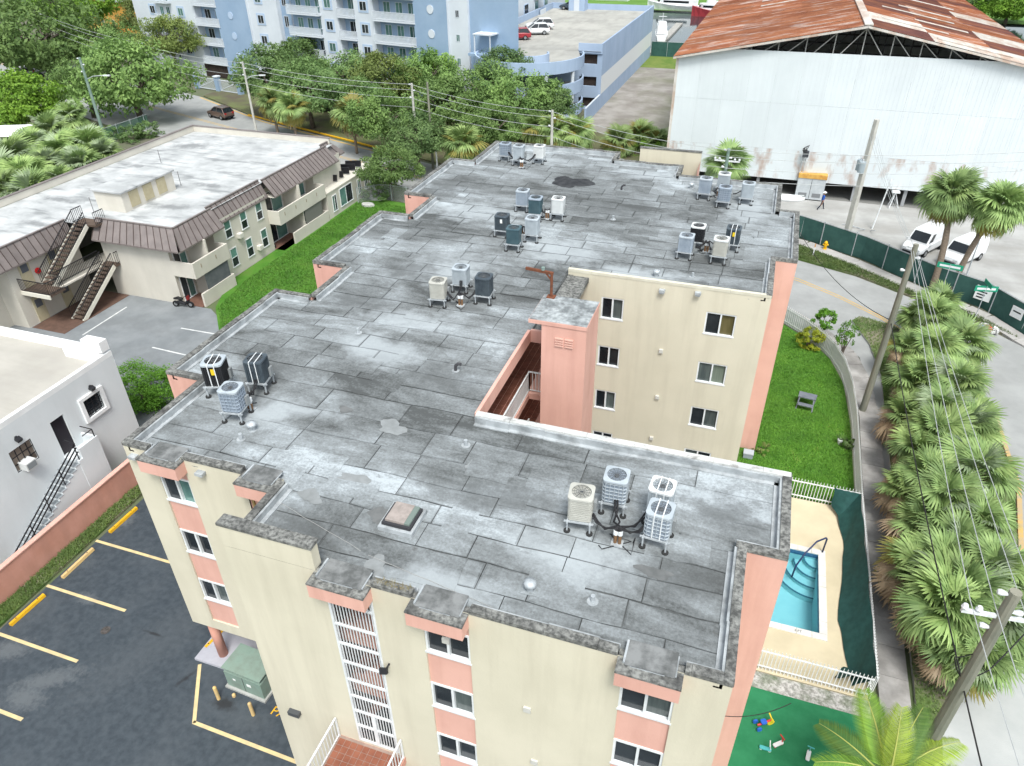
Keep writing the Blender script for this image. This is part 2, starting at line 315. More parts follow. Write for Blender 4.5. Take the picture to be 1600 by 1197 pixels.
wm = MB(); wm.quad((PX0, PY0, -.1), (PX1, PY0, -.1), (PX1, PY1, -.1), (PX0, PY1, -.1)); kid(wm.build('water', watermat('pool_water', (.72, .93, .97))), pool)
stepedge = M('step_edge_blue', (.04, .14, .2), None, rough=.6)
for k in range(4):
    r = .55+.42*k; z = -.32-.22*k; m = MB(); arc = [(PX1+r*math.cos(R(a)), PY1+r*math.sin(R(a))) for a in range(180, 271, 9)]
    m.prism([(PX1-.001, PY1-.001)]+arc, zb, z, 0, 0, bottom=False); s_ = kid(m.build('step', poolm), pool)
    e = MB()
    for p, q in zip(arc, arc[1:]): e.bar((*p, z+.004), (*q, z+.004), .06, .02)
    o = e.build('step_edge', stepedge); kid(o, pool)
m = MB(); t = .32; cz = .085; c_ = M('pool_coping', (.62, .60, .56), (.7, .68, .64), 2, .8)
for x0, x1, y0, y1 in ((PX0-t, PX1+t, PY0-t, PY0), (PX0-t, PX1+t, PY1, PY1+t), (PX1, PX1+t, PY0, PY1), (PX0-t, PX0, PY0, PY1)):
    L_ = max(x1-x0, y1-y0); n = max(1, round(L_/.62))
    for i in range(n):
        q = MB(); g_ = .008
        if x1-x0 > y1-y0: q.box(x0+(x1-x0)*i/n+g_, x0+(x1-x0)*(i+1)/n-g_, y0+.002, y1-.002, .0, cz)
        else: q.box(x0+.002, x1-.002, y0+(y1-y0)*i/n+g_, y0+(y1-y0)*(i+1)/n-g_, .0, cz)
        kid(q.build('coping_stone', c_), pool)
wl = MB(); tl = M('waterline_tile', (.03, .10, .2), (.05, .15, .28), 8, .3)
wl.box(PX0, PX1, PY1-.012, PY1-.002, -.2, .03).box(PX1-.012, PX1-.002, PY0, PY1-.015, -.2, .03); kid(wl.build('waterline_tiles', tl), pool)
h = MB(); h.tube([(4.75, 25.65, -.5), (4.8, 25.75, .15), (5.1, 26.2, .62), (5.55, 26.75, 1.0), (5.95, 27.1, 1.02), (6.0, 27.12, .95), (5.98, 27.1, DZ)], .04, 8)
kid(h.build('handrail', M('blue_rail', (.02, .035, .10), None, rough=.4), smooth=True), pool)
# depth marking on the coping
def text(body, size, loc, rot, mat, parent, name='lettering', align='CENTER', sx=1, local=False):
    c = bpy.data.curves.new(name, 'FONT'); c.body = body; c.size = size; c.align_x = align
    o = bpy.data.objects.new(name, c); sc.collection.objects.link(o); me = bpy.data.meshes.new_from_object(o.evaluated_get(bpy.context.evaluated_depsgraph_get())); bpy.data.objects.remove(o)
    me.materials.clear(); me.materials.append(mat); o = O(name, me, None, loc, rot=rot, scale=(sx, 1, 1))
    if parent and local: o.parent = parent
    elif parent: kid(o, parent)
    return o
text('3 FT', .17, (4.95, PY0-.22, cz+.004), (0, 0, 0), black, pool, 'depth_mark')
# ================================================================== MAIN APARTMENT BUILDING
ZR, ZC = 11.2, 11.5       # membrane level, coping level
B = thing('apartment_building', 'cream and pink apartment block with weathered grey flat roof', 'building', (-8, 28, 0))
def P(mb, name, mats, parent=None, smooth=False, kind=None):
    o = mb.build(name, mats, None, smooth=smooth, kind=kind)
    kid(o, parent or B); return o
def sub(mb, name, mats, part, smooth=False):      # sub-part: parent part sits at world origin relative to its thing
    o = mb.build(name, mats, None, smooth=smooth); o.parent = part
    return o
def wallY(x0, x1, z0, z1, Y, holes=(), depth=.14, d=-1):
    """wall in the plane Y facing d*y with rectangular openings (x0,x1,z0,z1) and their reveals"""
    m = MB(); xs = sorted({x0, x1, *[h[0] for h in holes], *[h[1] for h in holes]}); zs = sorted({z0, z1, *[h[2] for h in holes], *[h[3] for h in holes]})
    for a, b in zip(xs, xs[1:]):
        for c, e in zip(zs, zs[1:]):
            if any(h[0] <= a and b <= h[1] and h[2] <= c and e <= h[3] for h in holes): continue
            m.quad((a, Y, c), (b, Y, c), (b, Y, e), (a, Y, e))
    for a, b, c, e in [h[:4] for h in holes]:
        y2 = Y-d*depth
        m.quad((a, Y, c), (a, Y, e), (a, y2, e), (a, y2, c)).quad((b, Y, c), (b, y2, c), (b, y2, e), (b, Y, e)).quad((a, Y, e), (b, Y, e), (b, y2, e), (a, y2, e)).quad((a, Y, c), (a, y2, c), (b, y2, c), (b, Y, c))
    return m
def window_y(x0, x1, z0, z1, Y, parent=None, d=-1, gl=(glass, glass), proud=.03, frame=whitem, fw=.065, bldg=None):
    """sliding window in a wall that faces d*y: frame (part) > panes (sub-parts)"""
    m = MB(); ya, yb = sorted((Y+d*proud, Y-d*.10)); xm = (x0+x1)/2
    m.box(x0, x1, ya, yb, z1-fw, z1).box(x0-.03, x1+.03, min(ya, ya+d*.04), yb, z0, z0+fw).box(x0, x0+fw, ya, yb, z0+fw, z1-fw).box(x1-fw, x1, ya, yb, z0+fw, z1-fw).box(xm-fw*.55, xm+fw*.55, ya+.01, yb, z0+fw, z1-fw)
    wo_ = P(m, 'window', frame, bldg)
    for k, (a, b) in enumerate(((x0+fw, xm-fw*.55), (xm+fw*.55, x1-fw))):
        q = MB(); yy = Y-d*(.05+.03*k); q.quad((a, yy, z0+fw), (b, yy, z0+fw), (b, yy, z1-fw), (a, yy, z1-fw)) if d < 0 else q.quad((b, yy, z0+fw), (a, yy, z0+fw), (a, yy, z1-fw), (b, yy, z1-fw))
        sub(q, 'pane', gl[k], wo_)
    return wo_
YF, YL, YC = 10.47, 13.1, 29.86
wz = [(9.28, 10.42), (6.8, 7.92), (4.3, 5.42), (1.75, 2.87)]
# --- front right facade
holes = []; bays = [(-6.1, -4.83), (-.98, .3)]
for a, b in bays: holes.append((a, b, .9, 10.95))
GX0, GX1, GZ0, GZ1 = -8.9, -7.5, 3.55, 11.0
holes.append((GX0, GX1, GZ0, GZ1))
P(wallY(-11.9, 1.45, -.06, ZC-.12, YF, holes, .1), 'wall', cream)
for i, (a, b) in enumerate(bays):
    prev = 10.95
    for j, (z0, z1) in enumerate(wz):
        q = MB(); q.quad((a, YF+.06, z1), (b, YF+.06, z1), (b, YF+.06, prev), (a, YF+.06, prev)); P(q, 'panel', pink)
        window_y(a, b, z0, z1, YF+.06, gl=((glass, glass), (glass, glass2), (glass, glass), (glass2, glass))[(j+i) % 4]); prev = z0
    q = MB(); q.quad((a, YF+.06, .9), (b, YF+.06, .9), (b, YF+.06, prev), (a, YF+.06, prev)); P(q, 'panel', pink)
# --- stair grille
gr = MB(); yg = YF+.03
for x in (GX0, GX1-.07): gr.box(x, x+.07, yg-.04, yg+.03, GZ0, GZ1)
gf = P(gr, 'grille', whitem)
vb = MB(); vb.box(-.0125, .0125, -.015, .015, 0, GZ1-GZ0); vbm = vb.build('grille_bar', whitem); vbm.location = (GX0+.12, yg, GZ0); vbm.parent = gf
nb = 12
for i in range(1, nb+1):
    o = O('grille_bar', vbm.data, gf, (GX0+.12+(GX1-GX0-.24)*i/nb, yg, GZ0))
for z in (3.58, 4.4, 5.2, 5.98, 6.8, 7.65, 8.5, 9.35, 10.25, 10.9):
    q = MB(); q.box(GX0+.07, GX1-.07, yg-.035, yg+.025, z-.035, z+.035); sub(q, 'grille_rail', whitem, gf)
q = MB(); q.box(GX0+.62, GX0+.75, yg-.036, yg+.026, GZ0, 5.2); sub(q, 'gate_post', whitem, gf)
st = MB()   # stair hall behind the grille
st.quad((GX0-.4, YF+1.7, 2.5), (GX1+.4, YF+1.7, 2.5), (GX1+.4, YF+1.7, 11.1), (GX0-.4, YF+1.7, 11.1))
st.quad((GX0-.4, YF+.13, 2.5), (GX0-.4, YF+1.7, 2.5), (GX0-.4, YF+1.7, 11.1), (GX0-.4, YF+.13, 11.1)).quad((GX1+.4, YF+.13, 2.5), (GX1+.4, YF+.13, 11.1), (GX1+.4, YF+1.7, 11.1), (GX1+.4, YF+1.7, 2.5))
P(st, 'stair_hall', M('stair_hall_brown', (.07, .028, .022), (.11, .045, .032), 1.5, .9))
for k, z in enumerate((5.75, 8.2, 10.6)):
    q = MB(); q.box(GX0-.38, GX1+.38, YF+.45, YF+1.68, z-.22, z); P(q, 'landing', pinkdk)
for k in range(3):
    q = MB()
    for i in range(9):
        z = 3.55+2.45*k+.27*i; q.box(GX0-.2+.16*i, GX0+.02+.16*i, YF+.8, YF+1.6, z-.06, z)
    P(q, 'stair_flight', tilebrown)
# --- raised screen wall left of the stairs
fn = MB(); fn.box(-11.9, -9.08, YF+.004, YF+.3, ZC-.12, 12.14); P(fn, 'screen_wall', cream)
fn = MB(); fn.box(-11.93, -9.06, YF-.02, YF+.36, 12.14, 12.23); P(fn, 'coping', coping)
fn = MB(); fn.quad((-11.9, YL+.2, -.06), (-11.9, YF, -.06), (-11.9, YF, ZC-.12), (-11.9, YL+.2, ZC-.12)); P(fn, 'wall', cream)
# --- left facade on pillars, ground floor open
P(wallY(-17.75, -13.25, 2.58, ZC-.12, YL, [(-16.68, -15.48, 3.1, 10.95)], .1), 'wall', cream)
a, b = -16.68, -15.48; prev = 10.95
for j, (z0, z1) in enumerate(wz[:3]):
    q = MB(); q.quad((a, YL+.06, z1), (b, YL+.06, z1), (b, YL+.06, prev), (a, YL+.06, prev)); P(q, 'panel', pink)
    window_y(a, b, z0, z1, YL+.06, gl=((glass, glassg), (glass, glass), (glass, glass2))[j]); prev = z0
q = MB(); q.quad((a, YL+.06, 3.1), (b, YL+.06, 3.1), (b, YL+.06, prev), (a, YL+.06, prev)); P(q, 'panel', pink)
q = MB(); q.quad((-17.75, YL, 2.58), (-17.75, 16.9, 2.58), (-11.9, 16.9, 2.58), (-11.9, YL, 2.58)); P(q, 'soffit', cream)
q = MB(); q.quad((-17.75, 16.95, 2.58), (-17.75, YL, 2.58), (-17.75, YL, ZC-.12), (-17.75, 16.95, ZC-.12)); P(q, 'wall', cream)
q = MB(); q.quad((-17.7, 16.9, -.06), (-11.9, 16.9, -.06), (-11.9, 16.9, 2.58), (-17.7, 16.9, 2.58)); P(q, 'wall', pinkdk)
for (x, y) in ((-17.35, 13.55), (-13.2, 13.55)):
    q = MB(); q.cyl(x, y, .12, 2.58, .19, 16); P(q, 'pillar', pinkdk, smooth=True)
q = MB(); q.box(-18.35, -11.95, 13.0, 16.85, -.05, .12); P(q, 'walkway_slab', M('lavender_concrete', (.36, .36, .40), (.44, .44, .48), 1, .9))
# --- recess with pink return behind the screen wall
q = MB(); q.quad((-13.25, YL+.05, 2.58), (-11.9, YL+.05, 2.58), (-11.9, YL+.05, ZC-.3), (-13.25, YL+.05, ZC-.3)); P(q, 'wall', pink)
for i in range(4):
    q = MB(); q.box(-13.15+.28*i, -13.07+.28*i, YL, YL+.06, 9.2, 10.8); P(q, 'fin', M('ochre_strip', (.33, .24, .10), None))
# --- side walls, pink end faces on both flanks
xs0, xs1 = -19.3, 2.52
def faceY(x0, x1, y, z0=-.06, z1=ZC-.12, m_=pink, nm='wall'):
    q = MB(); q.quad((x0, y, z0), (x1, y, z0), (x1, y, z1), (x0, y, z1)); P(q, nm, m_)
def faceX(x, y0, y1, s, z0=-.06, z1=ZC-.12, m_=pink):
    q = MB(); pts = [(x, y0, z0), (x, y1, z0), (x, y1, z1), (x, y0, z1)]; q.quad(*(pts if s > 0 else pts[::-1])); P(q, 'wall', m_)
def faceYb(x0, x1, y, m_=pink):
    q = MB(); q.quad((x1, y, -.06), (x0, y, -.06), (x0, y, ZC-.12), (x1, y, ZC-.12)); P(q, 'wall', m_)
for y in (16.95, 27.0, 36.95): faceY(xs0, -17.5 if y > 20 else -17.75, y)
for y0, y1 in ((16.95, 23.95), (27.0, 33.9), (36.95, 43.9)): faceX(xs0, y0, y1, -1); faceYb(xs0, -17.5, y1)
for y0, y1 in ((23.95, 27.0), (33.9, 36.95)): faceX(-17.5, y0, y1, -1)
faceX(-17.75, 43.9, 48.5, -1, m_=cream); faceYb(-17.75, -8.9, 48.5, cream); faceYb(-8.9, -4.5, 46.8, cream); faceYb(-4.5, 1.52, 44.95, cream)
faceX(1.45, YF, 14.65, 1, m_=cream); faceY(1.45, xs1, 14.65); faceX(xs1, 14.65, 18.15, 1); faceYb(-7.5, xs1, 18.15, cream)
faceX(1.52, YC, 33.9, 1, m_=cream); faceY(1.52, xs1, 33.9); faceX(xs1, 33.9, 40.55, 1); faceYb(1.52, xs1, 40.55); faceX(1.52, 40.55, 44.95, 1, m_=cream)
# --- rear screen wall, seen over the far roof edge
q = MB(); q.box(-7.6, -3.62, 48.5, 48.75, -.06, 11.85); P(q, 'screen_wall', cream); q = MB(); q.box(-7.63, -3.6, 48.47, 48.78, 11.85, 11.9); P(q, 'coping', coping)
q = MB(); q.quad((-3.62, 46.8, -.06), (-3.62, 48.5, -.06), (-3.62, 48.5, 11.3), (-3.62, 46.8, 11.3)); P(q, 'wall', pink)
# --- courtyard wall
cz = [(9.15, 10.3), (6.53, 7.67), (3.92, 5.08), (1.3, 2.45)]
ch = [(x0, x1, a, b) for x0, x1 in ((-5.86, -4.8), (-1.08, .25)) for a, b in cz]
P(wallY(-7.5, 1.52, -.06, ZC-.12, YC, ch, .12), 'wall', cream)
gk = [(glass, glass2), (glass, glass), (glass, glass2), (glass, glass), (glass, M('olive_blind', (.10, .085, .035), (.13, .11, .05), 6, .3, st=(1, 1, .1))), (glass2, M('sage_curtain', (.12, .15, .12), (.18, .21, .17), 8, .4, st=(1, 1, .05))), (glass, glass2), (glass2, glass)]
for h_, g_ in zip(ch, gk): window_y(*h_, YC+.05, gl=g_)
ventm = M('vent_cap', (.55, .54, .5), None, rough=.5)
for px, py in ((1033, 548), (1027, 620), (1018, 684), (900, 640)):
    x, z = onY(px, py, YC); q = MB(); q.box(x-.09, x+.09, YC-.1, YC+.01, z-.09, z+.09); P(q, 'vent_cover', ventm)
for px, py in ((1035, 454), (1091, 458)):
    x, z = onY(px, py, YC); q = MB(); q.box(x-.13, x+.13, YC-.22, YC-.02, z-.02, z+.1).box(x-.1, x+.1, YC-.2, YC, z-.08, z-.02); P(q, 'scupper', flash)
for px, py in ((824, 1108), (835, 1190), (697, 1000)):
    x, z = onY(px, py, YF); q = MB(); q.box(x-.1, x+.1, YF-.05, YF+.01, z-.1, z+.1); P(q, 'vent_cover', ventm)
for px, py, Y in ((316, 737, YL), (212, 711, YL)):
    x, z = onY(px, py, Y); q = MB(); q.box(x-.14, x+.14, Y-.2, Y, z-.05, z+.06); P(q, 'scupper', flash)
x, z = onY(605, 1038, YF); q = MB(); q.obox((x, YF-.22, z), (.11, .02, .02), (0, .04, -.015), (-.02, .035, .07)).bar((x+.08, YF, z+.08), (x+.05, YF-.18, z+.02), .04); P(q, 'floodlight', black)
x, z = onY(462, 1111, YF); q = MB(); q.box(x-.2, x+.2, YF-.16, YF, z-.09, z+.09); P(q, 'wall_lamp', M('bronze_lamp', (.07, .075, .08), None, rough=.5))
# --- open corridor facing the courtyard
CXW, CYE = -7.5, 24.0
for k, z in enumerate((8.42, 5.97, 3.5)):
    q = MB(); q.box(-9.1, CXW, 18.2, YC, z-.28, z); P(q, 'corridor_slab', [pink]);
    q = MB(); q.box(CXW, -6.5, 23.9, YC-.01, z-.28, z-.002); P(q, 'corridor_slab', [pink])
    tm = MB(); nx, ny = 5, 34
    for i in range(nx):
        for j in range(ny): tm.box(-9.05+.29*i+.01, -9.05+.29*(i+1)-.01, 18.3+.34*j+.01, 18.3+.34*(j+1)-.01, z+.001, z+.012)
    P(tm, 'floor_tiles', tilebrown, kind='stuff')
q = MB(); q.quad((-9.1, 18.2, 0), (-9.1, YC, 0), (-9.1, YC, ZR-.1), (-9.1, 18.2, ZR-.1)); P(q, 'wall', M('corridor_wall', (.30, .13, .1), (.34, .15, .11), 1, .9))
q = MB(); q.box(CXW-.12, CXW, 18.15, 24.05, 10.85, ZC-.1); P(q, 'fascia', pink); q = MB(); q.box(CXW, -6.5, 24.05, 24.17, 10.85, ZC-.1); P(q, 'fascia', pink)
q = MB(); q.box(CXW-.02, -6.5, 24.17, YC-.02, 10.95, ZR-.02); P(q, 'bridge_slab', [coping])
def railing_run(a, b, z, hgt, parent, name='railing', step=.13, mat=whitem, bw=.022, top=.05):
    m = MB(); a, b = Vector((*a, 0)), Vector((*b, 0)); L = (b-a).length; d = (b-a)/L
    m.bar(a+Vector((0, 0, z+hgt)), b+Vector((0, 0, z+hgt)), top, top).bar(a+Vector((0, 0, z+.08)), b+Vector((0, 0, z+.08)), .035, .035)
    for e in (a, b): m.box(e.x-.025, e.x+.025, e.y-.025, e.y+.025, z, z+hgt)
    r_ = P(m, name, mat, parent)
    bm_ = MB(); bm_.box(-bw/2, bw/2, -bw/2, bw/2, z+.08, z+hgt-.02); me = None; n = int(L/step)
    for i in range(1, n):
        p = a+d*(L*i/n)
        if me is None: o = sub(bm_, 'baluster', mat, r_); o.location = (p.x, p.y, 0); me = o.data
        else: O('baluster', me, r_, (p.x, p.y, 0))
    return r_
railing_run((CXW-.05, 18.4), (CXW-.05, 24.05), 8.42, .98, B); railing_run((CXW-.05, 24.05), (-6.56, 24.05), 8.42, .98, B)
railing_run((CXW-.05, 18.4), (CXW-.05, 24.05), 5.97, .98, B)
# --- lift tower
tx0, tx1, ty0, ty1, tz = -6.55, -4.85, 22.35, 24.35, 12.75
q = MB(); q.quad((tx0, ty0, -.06), (tx1, ty0, -.06), (tx1, ty0, tz), (tx0, ty0, tz)).quad((tx1, ty0, -.06), (tx1, ty1, -.06), (tx1, ty1, tz), (tx1, ty0, tz)).quad((tx0, ty1, -.06), (tx0, ty0, -.06), (tx0, ty0, tz), (tx0, ty1, tz)).quad((tx1, ty1, -.06), (tx0, ty1, -.06), (tx0, ty1, tz), (tx1, ty1, tz))
tw = P(q, 'lift_tower', pink)
q = MB(); q.box(-7.05, tx1+.02, ty0-.03, ty1+.03, tz, 12.9); sub(q, 'tower_roof', [pink], tw)
tr_ = MB(); tr_.box(-7.03, tx1, ty0-.01, ty1+.01, 12.9, 12.93); sub(tr_, 'roof_membrane', M('tower_membrane', (.16, .175, .18), (.42, .45, .46), 2.2, .9, .4, 25, c3=(.10, .105, .11), s3=5, m3=.5), tw)
lv = MB()
for k in range(4):
    for x0, x1 in ((-6.02, -5.7), (-5.64, -5.33)):
        lv.box(x0, x1, ty0-.05, ty0+.01, 11.93+.1*k, 11.98+.1*k)
sub(lv, 'louvre_vent', M('pink_louvre', (.66, .40, .33), None), tw)
# --- terrace over the entrance
TX0, TX1, TY0, TZ = -9.65, -7.3, 8.75, 3.45
q = MB(); q.box(TX0, TX1, TY0, YF, TZ-.35, TZ); P(q, 'terrace_slab', [pinkdk]); q = MB(); q.box(TX0+.1, TX1-.1, TY0+.1, YF, -.06, TZ-.35); P(q, 'porch', [pink])
tm = MB(); g_ = .22
for i in range(10):
    for j in range(7): tm.box(TX0+.08+g_*i+.009, TX0+.08+g_*(i+1)-.009, TY0+.08+g_*j+.009, TY0+.08+g_*(j+1)-.009, TZ+.001, TZ+.014)
P(tm, 'floor_tiles', M('terrace_tile', (.20, .068, .04), (.27, .10, .06), 2, .6, c3=(.45, .36, .26), s3=1.6, m3=.6, lo3=.58, hi3=.7), kind='stuff')
q = MB(); q.quad((TX0+.02, TY0+.02, TZ+.004), (TX1-.02, TY0+.02, TZ+.004), (TX1-.02, YF-.01, TZ+.004), (TX0+.02, YF-.01, TZ+.004)); P(q, 'grout_bed', grout)
railing_run((TX0+.04, TY0+.05), (TX0+.04, YF-.05), TZ, 1.0, B, step=.14); railing_run((TX1-.04, TY0+.05), (TX1-.04, YF-.05), TZ, 1.0, B, step=.14); railing_run((TX0+.04, TY0+.05), (TX1-.04, TY0+.05), TZ, 1.0, B, step=.14)
# --- window canopies along the front
for (x0, x1, Y) in ((-9.1, -7.48, YF), (-6.33, -4.82, YF), (-1.1, .38, YF), (-16.85, -15.4, YL), (-13.25, -11.93, YL)):
    q = MB(); q.box(x0, x1, Y-.42, Y+.004, 10.83, 11.3); cp = P(q, 'canopy', [pink])
    q = MB(); q.box(x0-.01, x1+.01, Y-.43, Y+.2, 11.3, 11.36); sub(q, 'coping', coping, cp)
    q = MB(); q.box(x0+.17, x1-.17, Y-.2, Y+.5, 11.362, 11.385); sub(q, 'membrane', M('canopy_membrane', (.10, .104, .103), (.22, .226, .225), 2.5, .9, .3, 20), cp)
    q = MB(); q.box(x0+.12, x0+.17, Y-.16, Y+.45, 11.36, 11.43).box(x1-.17, x1-.14, Y-.16, Y+.4, 11.36, 11.39); q.box(x0+.3, x1-.4, Y-.21, Y-.19, 11.36, 11.385); sub(q, 'flashing', flash, cp)
# ------------------------------------------------------------------ roof of the main building
rng = random.Random(21)
yb = [10.47, 13.1, 14.65, 16.95, 18.15, 23.95, 27.0, 29.86, 33.9, 36.95, 40.55, 43.9, 44.95, 46.8, 48.5]
def xl(y):
    for lim, x in ((13.1, -11.9), (16.95, -17.75), (23.95, -19.3), (27, -17.5), (33.9, -19.3), (36.95, -17.5), (43.9, -19.3), (99, -17.75)):
        if y < lim: return x
def xr(y):
    for lim, x in ((14.65, 1.45), (18.15, 2.52), (29.86, -7.5), (33.9, 1.52), (40.55, 2.52), (44.95, 1.52), (46.8, -4.5), (99, -8.9)):
        if y < lim: return x
base = MB()
for a, b in zip(yb, yb[1:]):
    m_ = (a+b)/2; base.quad((xl(m_), a, ZR-.02), (xr(m_), a, ZR-.02), (xr(m_), b, ZR-.02), (xl(m_), b, ZR-.02))
roof = P(base, 'roof', M('seam_tar', (.03, .032, .032), (.13, .137, .137), .9, .9, lo=.40, hi=.68))
def roofmat(dk=1.0):
    m = bpy.data.materials.new('roof_membrane' if dk == 1 else 'roof_membrane_dirty'); m.use_nodes = True; t = m.node_tree; N = t.nodes; L = t.links; b = N['Principled BSDF']; b.inputs['Roughness'].default_value = .82; b.inputs['Specular IOR Level'].default_value = .35
    g = N.new('ShaderNodeNewGeometry')
    def nz(s, st, det, rg=.6, dist=0):
        mp = N.new('ShaderNodeMapping'); mp.inputs['Scale'].default_value = st; L.new(g.outputs['Position'], mp.inputs[0]); n = N.new('ShaderNodeTexNoise')
        n.inputs['Scale'].default_value = s; n.inputs['Detail'].default_value = det; n.inputs['Roughness'].default_value = rg; n.inputs['Distortion'].default_value = dist; L.new(mp.outputs[0], n.inputs[0]); return n.outputs[0]
    def mr(x, a, b_, c=0, d=1):
        r = N.new('ShaderNodeMapRange'); r.inputs[1].default_value = a; r.inputs[2].default_value = b_; r.inputs[3].default_value = c; r.inputs[4].default_value = d; L.new(x, r.inputs[0]); return r.outputs[0]
    def mth(op, x, y):
        q = N.new('ShaderNodeMath'); q.operation = op
        for i, k in enumerate((x, y)):
            if isinstance(k, (int, float)): q.inputs[i].default_value = k
            else: L.new(k, q.inputs[i])
        return q.outputs[0]
    big = mr(nz(.2, (.55, 1.25, 1), 7, .68, .6), .34, .68)
    mid = mr(nz(.75, (.6, 1.5, 1), 6, .65, .4), .30, .72, -.24, .24)
    fine = mr(nz(13, (1, 1, 1), 5, .7), .25, .75, -.24, .24)
    oi = N.new('ShaderNodeObjectInfo'); rn = mr(oi.outputs['Random'], 0, 1, -.14, .14)
    v = mth('ADD', mth('ADD', big, mid), mth('ADD', fine, rn))
    rp = N.new('ShaderNodeValToRGB'); e = rp.color_ramp.elements; e[0].position = 0; e[0].color = (.075*dk, .080*dk, .080*dk, 1); e[1].position = 1; e[1].color = (.42*dk, .460*dk, .485*dk, 1)
    for p_, c_ in ((.25, (.137, .147, .149)), (.5, (.20, .216, .222)), (.78, (.288, .314, .328))): q = e.new(p_); q.color = (*[v_*dk for v_ in c_], 1)
    L.new(v, rp.inputs[0])
    # black mildew specks and streaks
    sp = mr(nz(2.6, (.8, 1.6, 1), 8, .75, .6), .585, .68, 0, .8)
    mx = N.new('ShaderNodeMix'); mx.data_type = 'RGBA'; L.new(sp, mx.inputs[0]); L.new(rp.outputs[0], mx.inputs[6]); mx.inputs[7].default_value = (.10, .102, .10, 1)
    L.new(mx.outputs[2], b.inputs['Base Color'])
    bp = N.new('ShaderNodeBump'); bp.inputs['Strength'].default_value = .35; bp.inputs['Distance'].default_value = .02; L.new(nz(5, (1, 1, 1), 5, .7), bp.inputs['Height']); L.new(bp.outputs[0], b.inputs['Normal'])
    return m
memb = roofmat(); memb2 = roofmat(.77)
def rs(px, py, rx, ry, rot=0): x, y = gp(px, py, ZR); return (x, y, rx, ry, rot)
for mm_, dk_ in ((memb, 1), (memb2, .7)):
  spots(mm_, [rs(590, 545, 2.2, 1.1, -.3), rs(700, 420, 2.6, 1.6, .5), rs(640, 500, 2.4, .8, 0), rs(880, 395, 2.6, 1.8, .2), rs(740, 330, 2.4, 1.6, .3), rs(1000, 430, 3, .9, 0), rs(900, 870, 2.2, .9, 0), rs(690, 920, 1.6, .7, 0), rs(940, 690, 2.2, .5, 0), rs(1170, 330, 1.6, 3, 0), rs(420, 640, 1.2, .9, 0), rs(830, 250, 3, 1.3, 0), rs(1010, 275, 2.6, .9, 0), rs(330, 590, .7, 1.6, .1), rs(470, 640, 1.5, .4, 0)], (.40*dk_, .435*dk_, .455*dk_), .65, 1.2)
  spots(mm_, [rs(640, 420, 1.6, 1.3, 0), rs(560, 470, 1.8, .8, 0), rs(960, 330, 2.4, 1.4, 0), rs(1110, 450, 2.2, .7, 0), rs(690, 590, 1.8, 1, 0), rs(420, 580, 1.2, .9, 0), rs(1140, 800, 1.3, 1.0, 0), rs(1060, 900, 1.8, .8, .2), rs(790, 780, 2.5, .9, 0), rs(470, 830, 1.6, .8, 0), rs(700, 290, 1.6, 2.2, 0), rs(960, 830, .7, .5, 0), rs(1105, 410, 1.2, .9, 0), rs(390, 620, 1.0, .7, 0), rs(735, 480, 1, .5, 0), rs(820, 560, 1.2, 1.2, 0), rs(750, 960, .5, .4, 0)], (.085*dk_, .09*dk_, .09*dk_), .62, 1.8)
# roll-roofing sheets: rows along X with lapped, uneven edges
rows = []
for a, b in zip(yb, yb[1:]):
    n = max(1, round((b-a)/1.02))
    for i in range(n): rows.append((a+(b-a)*i/n, a+(b-a)*(i+1)/n))
for k, (a, b) in enumerate(rows):
    m_ = (a+b)/2; x0, x1 = xl(m_)+.3, xr(m_)-.3
    if xr(m_) == -7.5: x1 = xr(m_)-.06
    y0 = a+(.3 if abs(a-10.47) < .01 else 0); y1 = b-(.3 if abs(b-48.5) < .01 else 0)
    cuts = [x0]; x = x0+rng.uniform(.8, 2.8)
    while x < x1-1.2: cuts.append(x); x += rng.choice((rng.uniform(1.3, 2.2), rng.uniform(2.0, 3.4)))
    cuts.append(x1)
    gx = rng.choice((.0, .008, .014, .022, .034))
    for c, d in zip(cuts, cuts[1:]):
        nseg = max(2, int((d-c)/.55)); z = ZR+rng.uniform(-.006, .007); q = MB(); lo_, hi_ = [], []
        ja, jb = rng.uniform(-.006, .012), rng.uniform(-.006, .012)
        for i in range(nseg+1):
            t = i/nseg; x = c+.013+(d-c-.026)*t; w1 = .024*math.sin(x*1.7+k*2.1)+.008*math.sin(x*5.3+k)+rng.uniform(-.006, .006)
            lo_.append((x, y0+.004+gx+ja+w1)); hi_.append((x, y1-.002+jb*.5+.024*math.sin(x*1.7+(k+1)*2.1)+.008*math.sin(x*5.3+k+1)))
        loop = lo_+hi_[::-1]; nl_ = len(loop); q.v += [(x, y, z-.015) for x, y in loop]+[(x, y, z) for x, y in loop]
        cxm, cym = (c+d)/2, (y0+y1)/2; inn = []
        for i, (x, y) in enumerate(loop):
            bw_ = rng.choice((.012, .022, .035, .06)); by_ = bw_ if y < cym else -bw_*.6
            bx_ = (bw_ if x < cxm else -bw_) if i in (0, nseg, nseg+1, nl_-1) else 0; inn.append((x+bx_, y+by_))
        q.v += [(x, y, z) for x, y in inn]
        on = 1
        for i in range(nl_):
            j = (i+1) % nl_; on = on if rng.random() < .7 else (1 if rng.random() < .55 else 0); q.f += [(i, j, nl_+j, nl_+i), (nl_+i, nl_+j, 2*nl_+j, 2*nl_+i)]; q.mi += [1, on]
        q.f.append(tuple(2*nl_+i for i in range(nl_))); q.mi.append(0); sub(q, 'roof_sheet', [memb, memb2], roof)
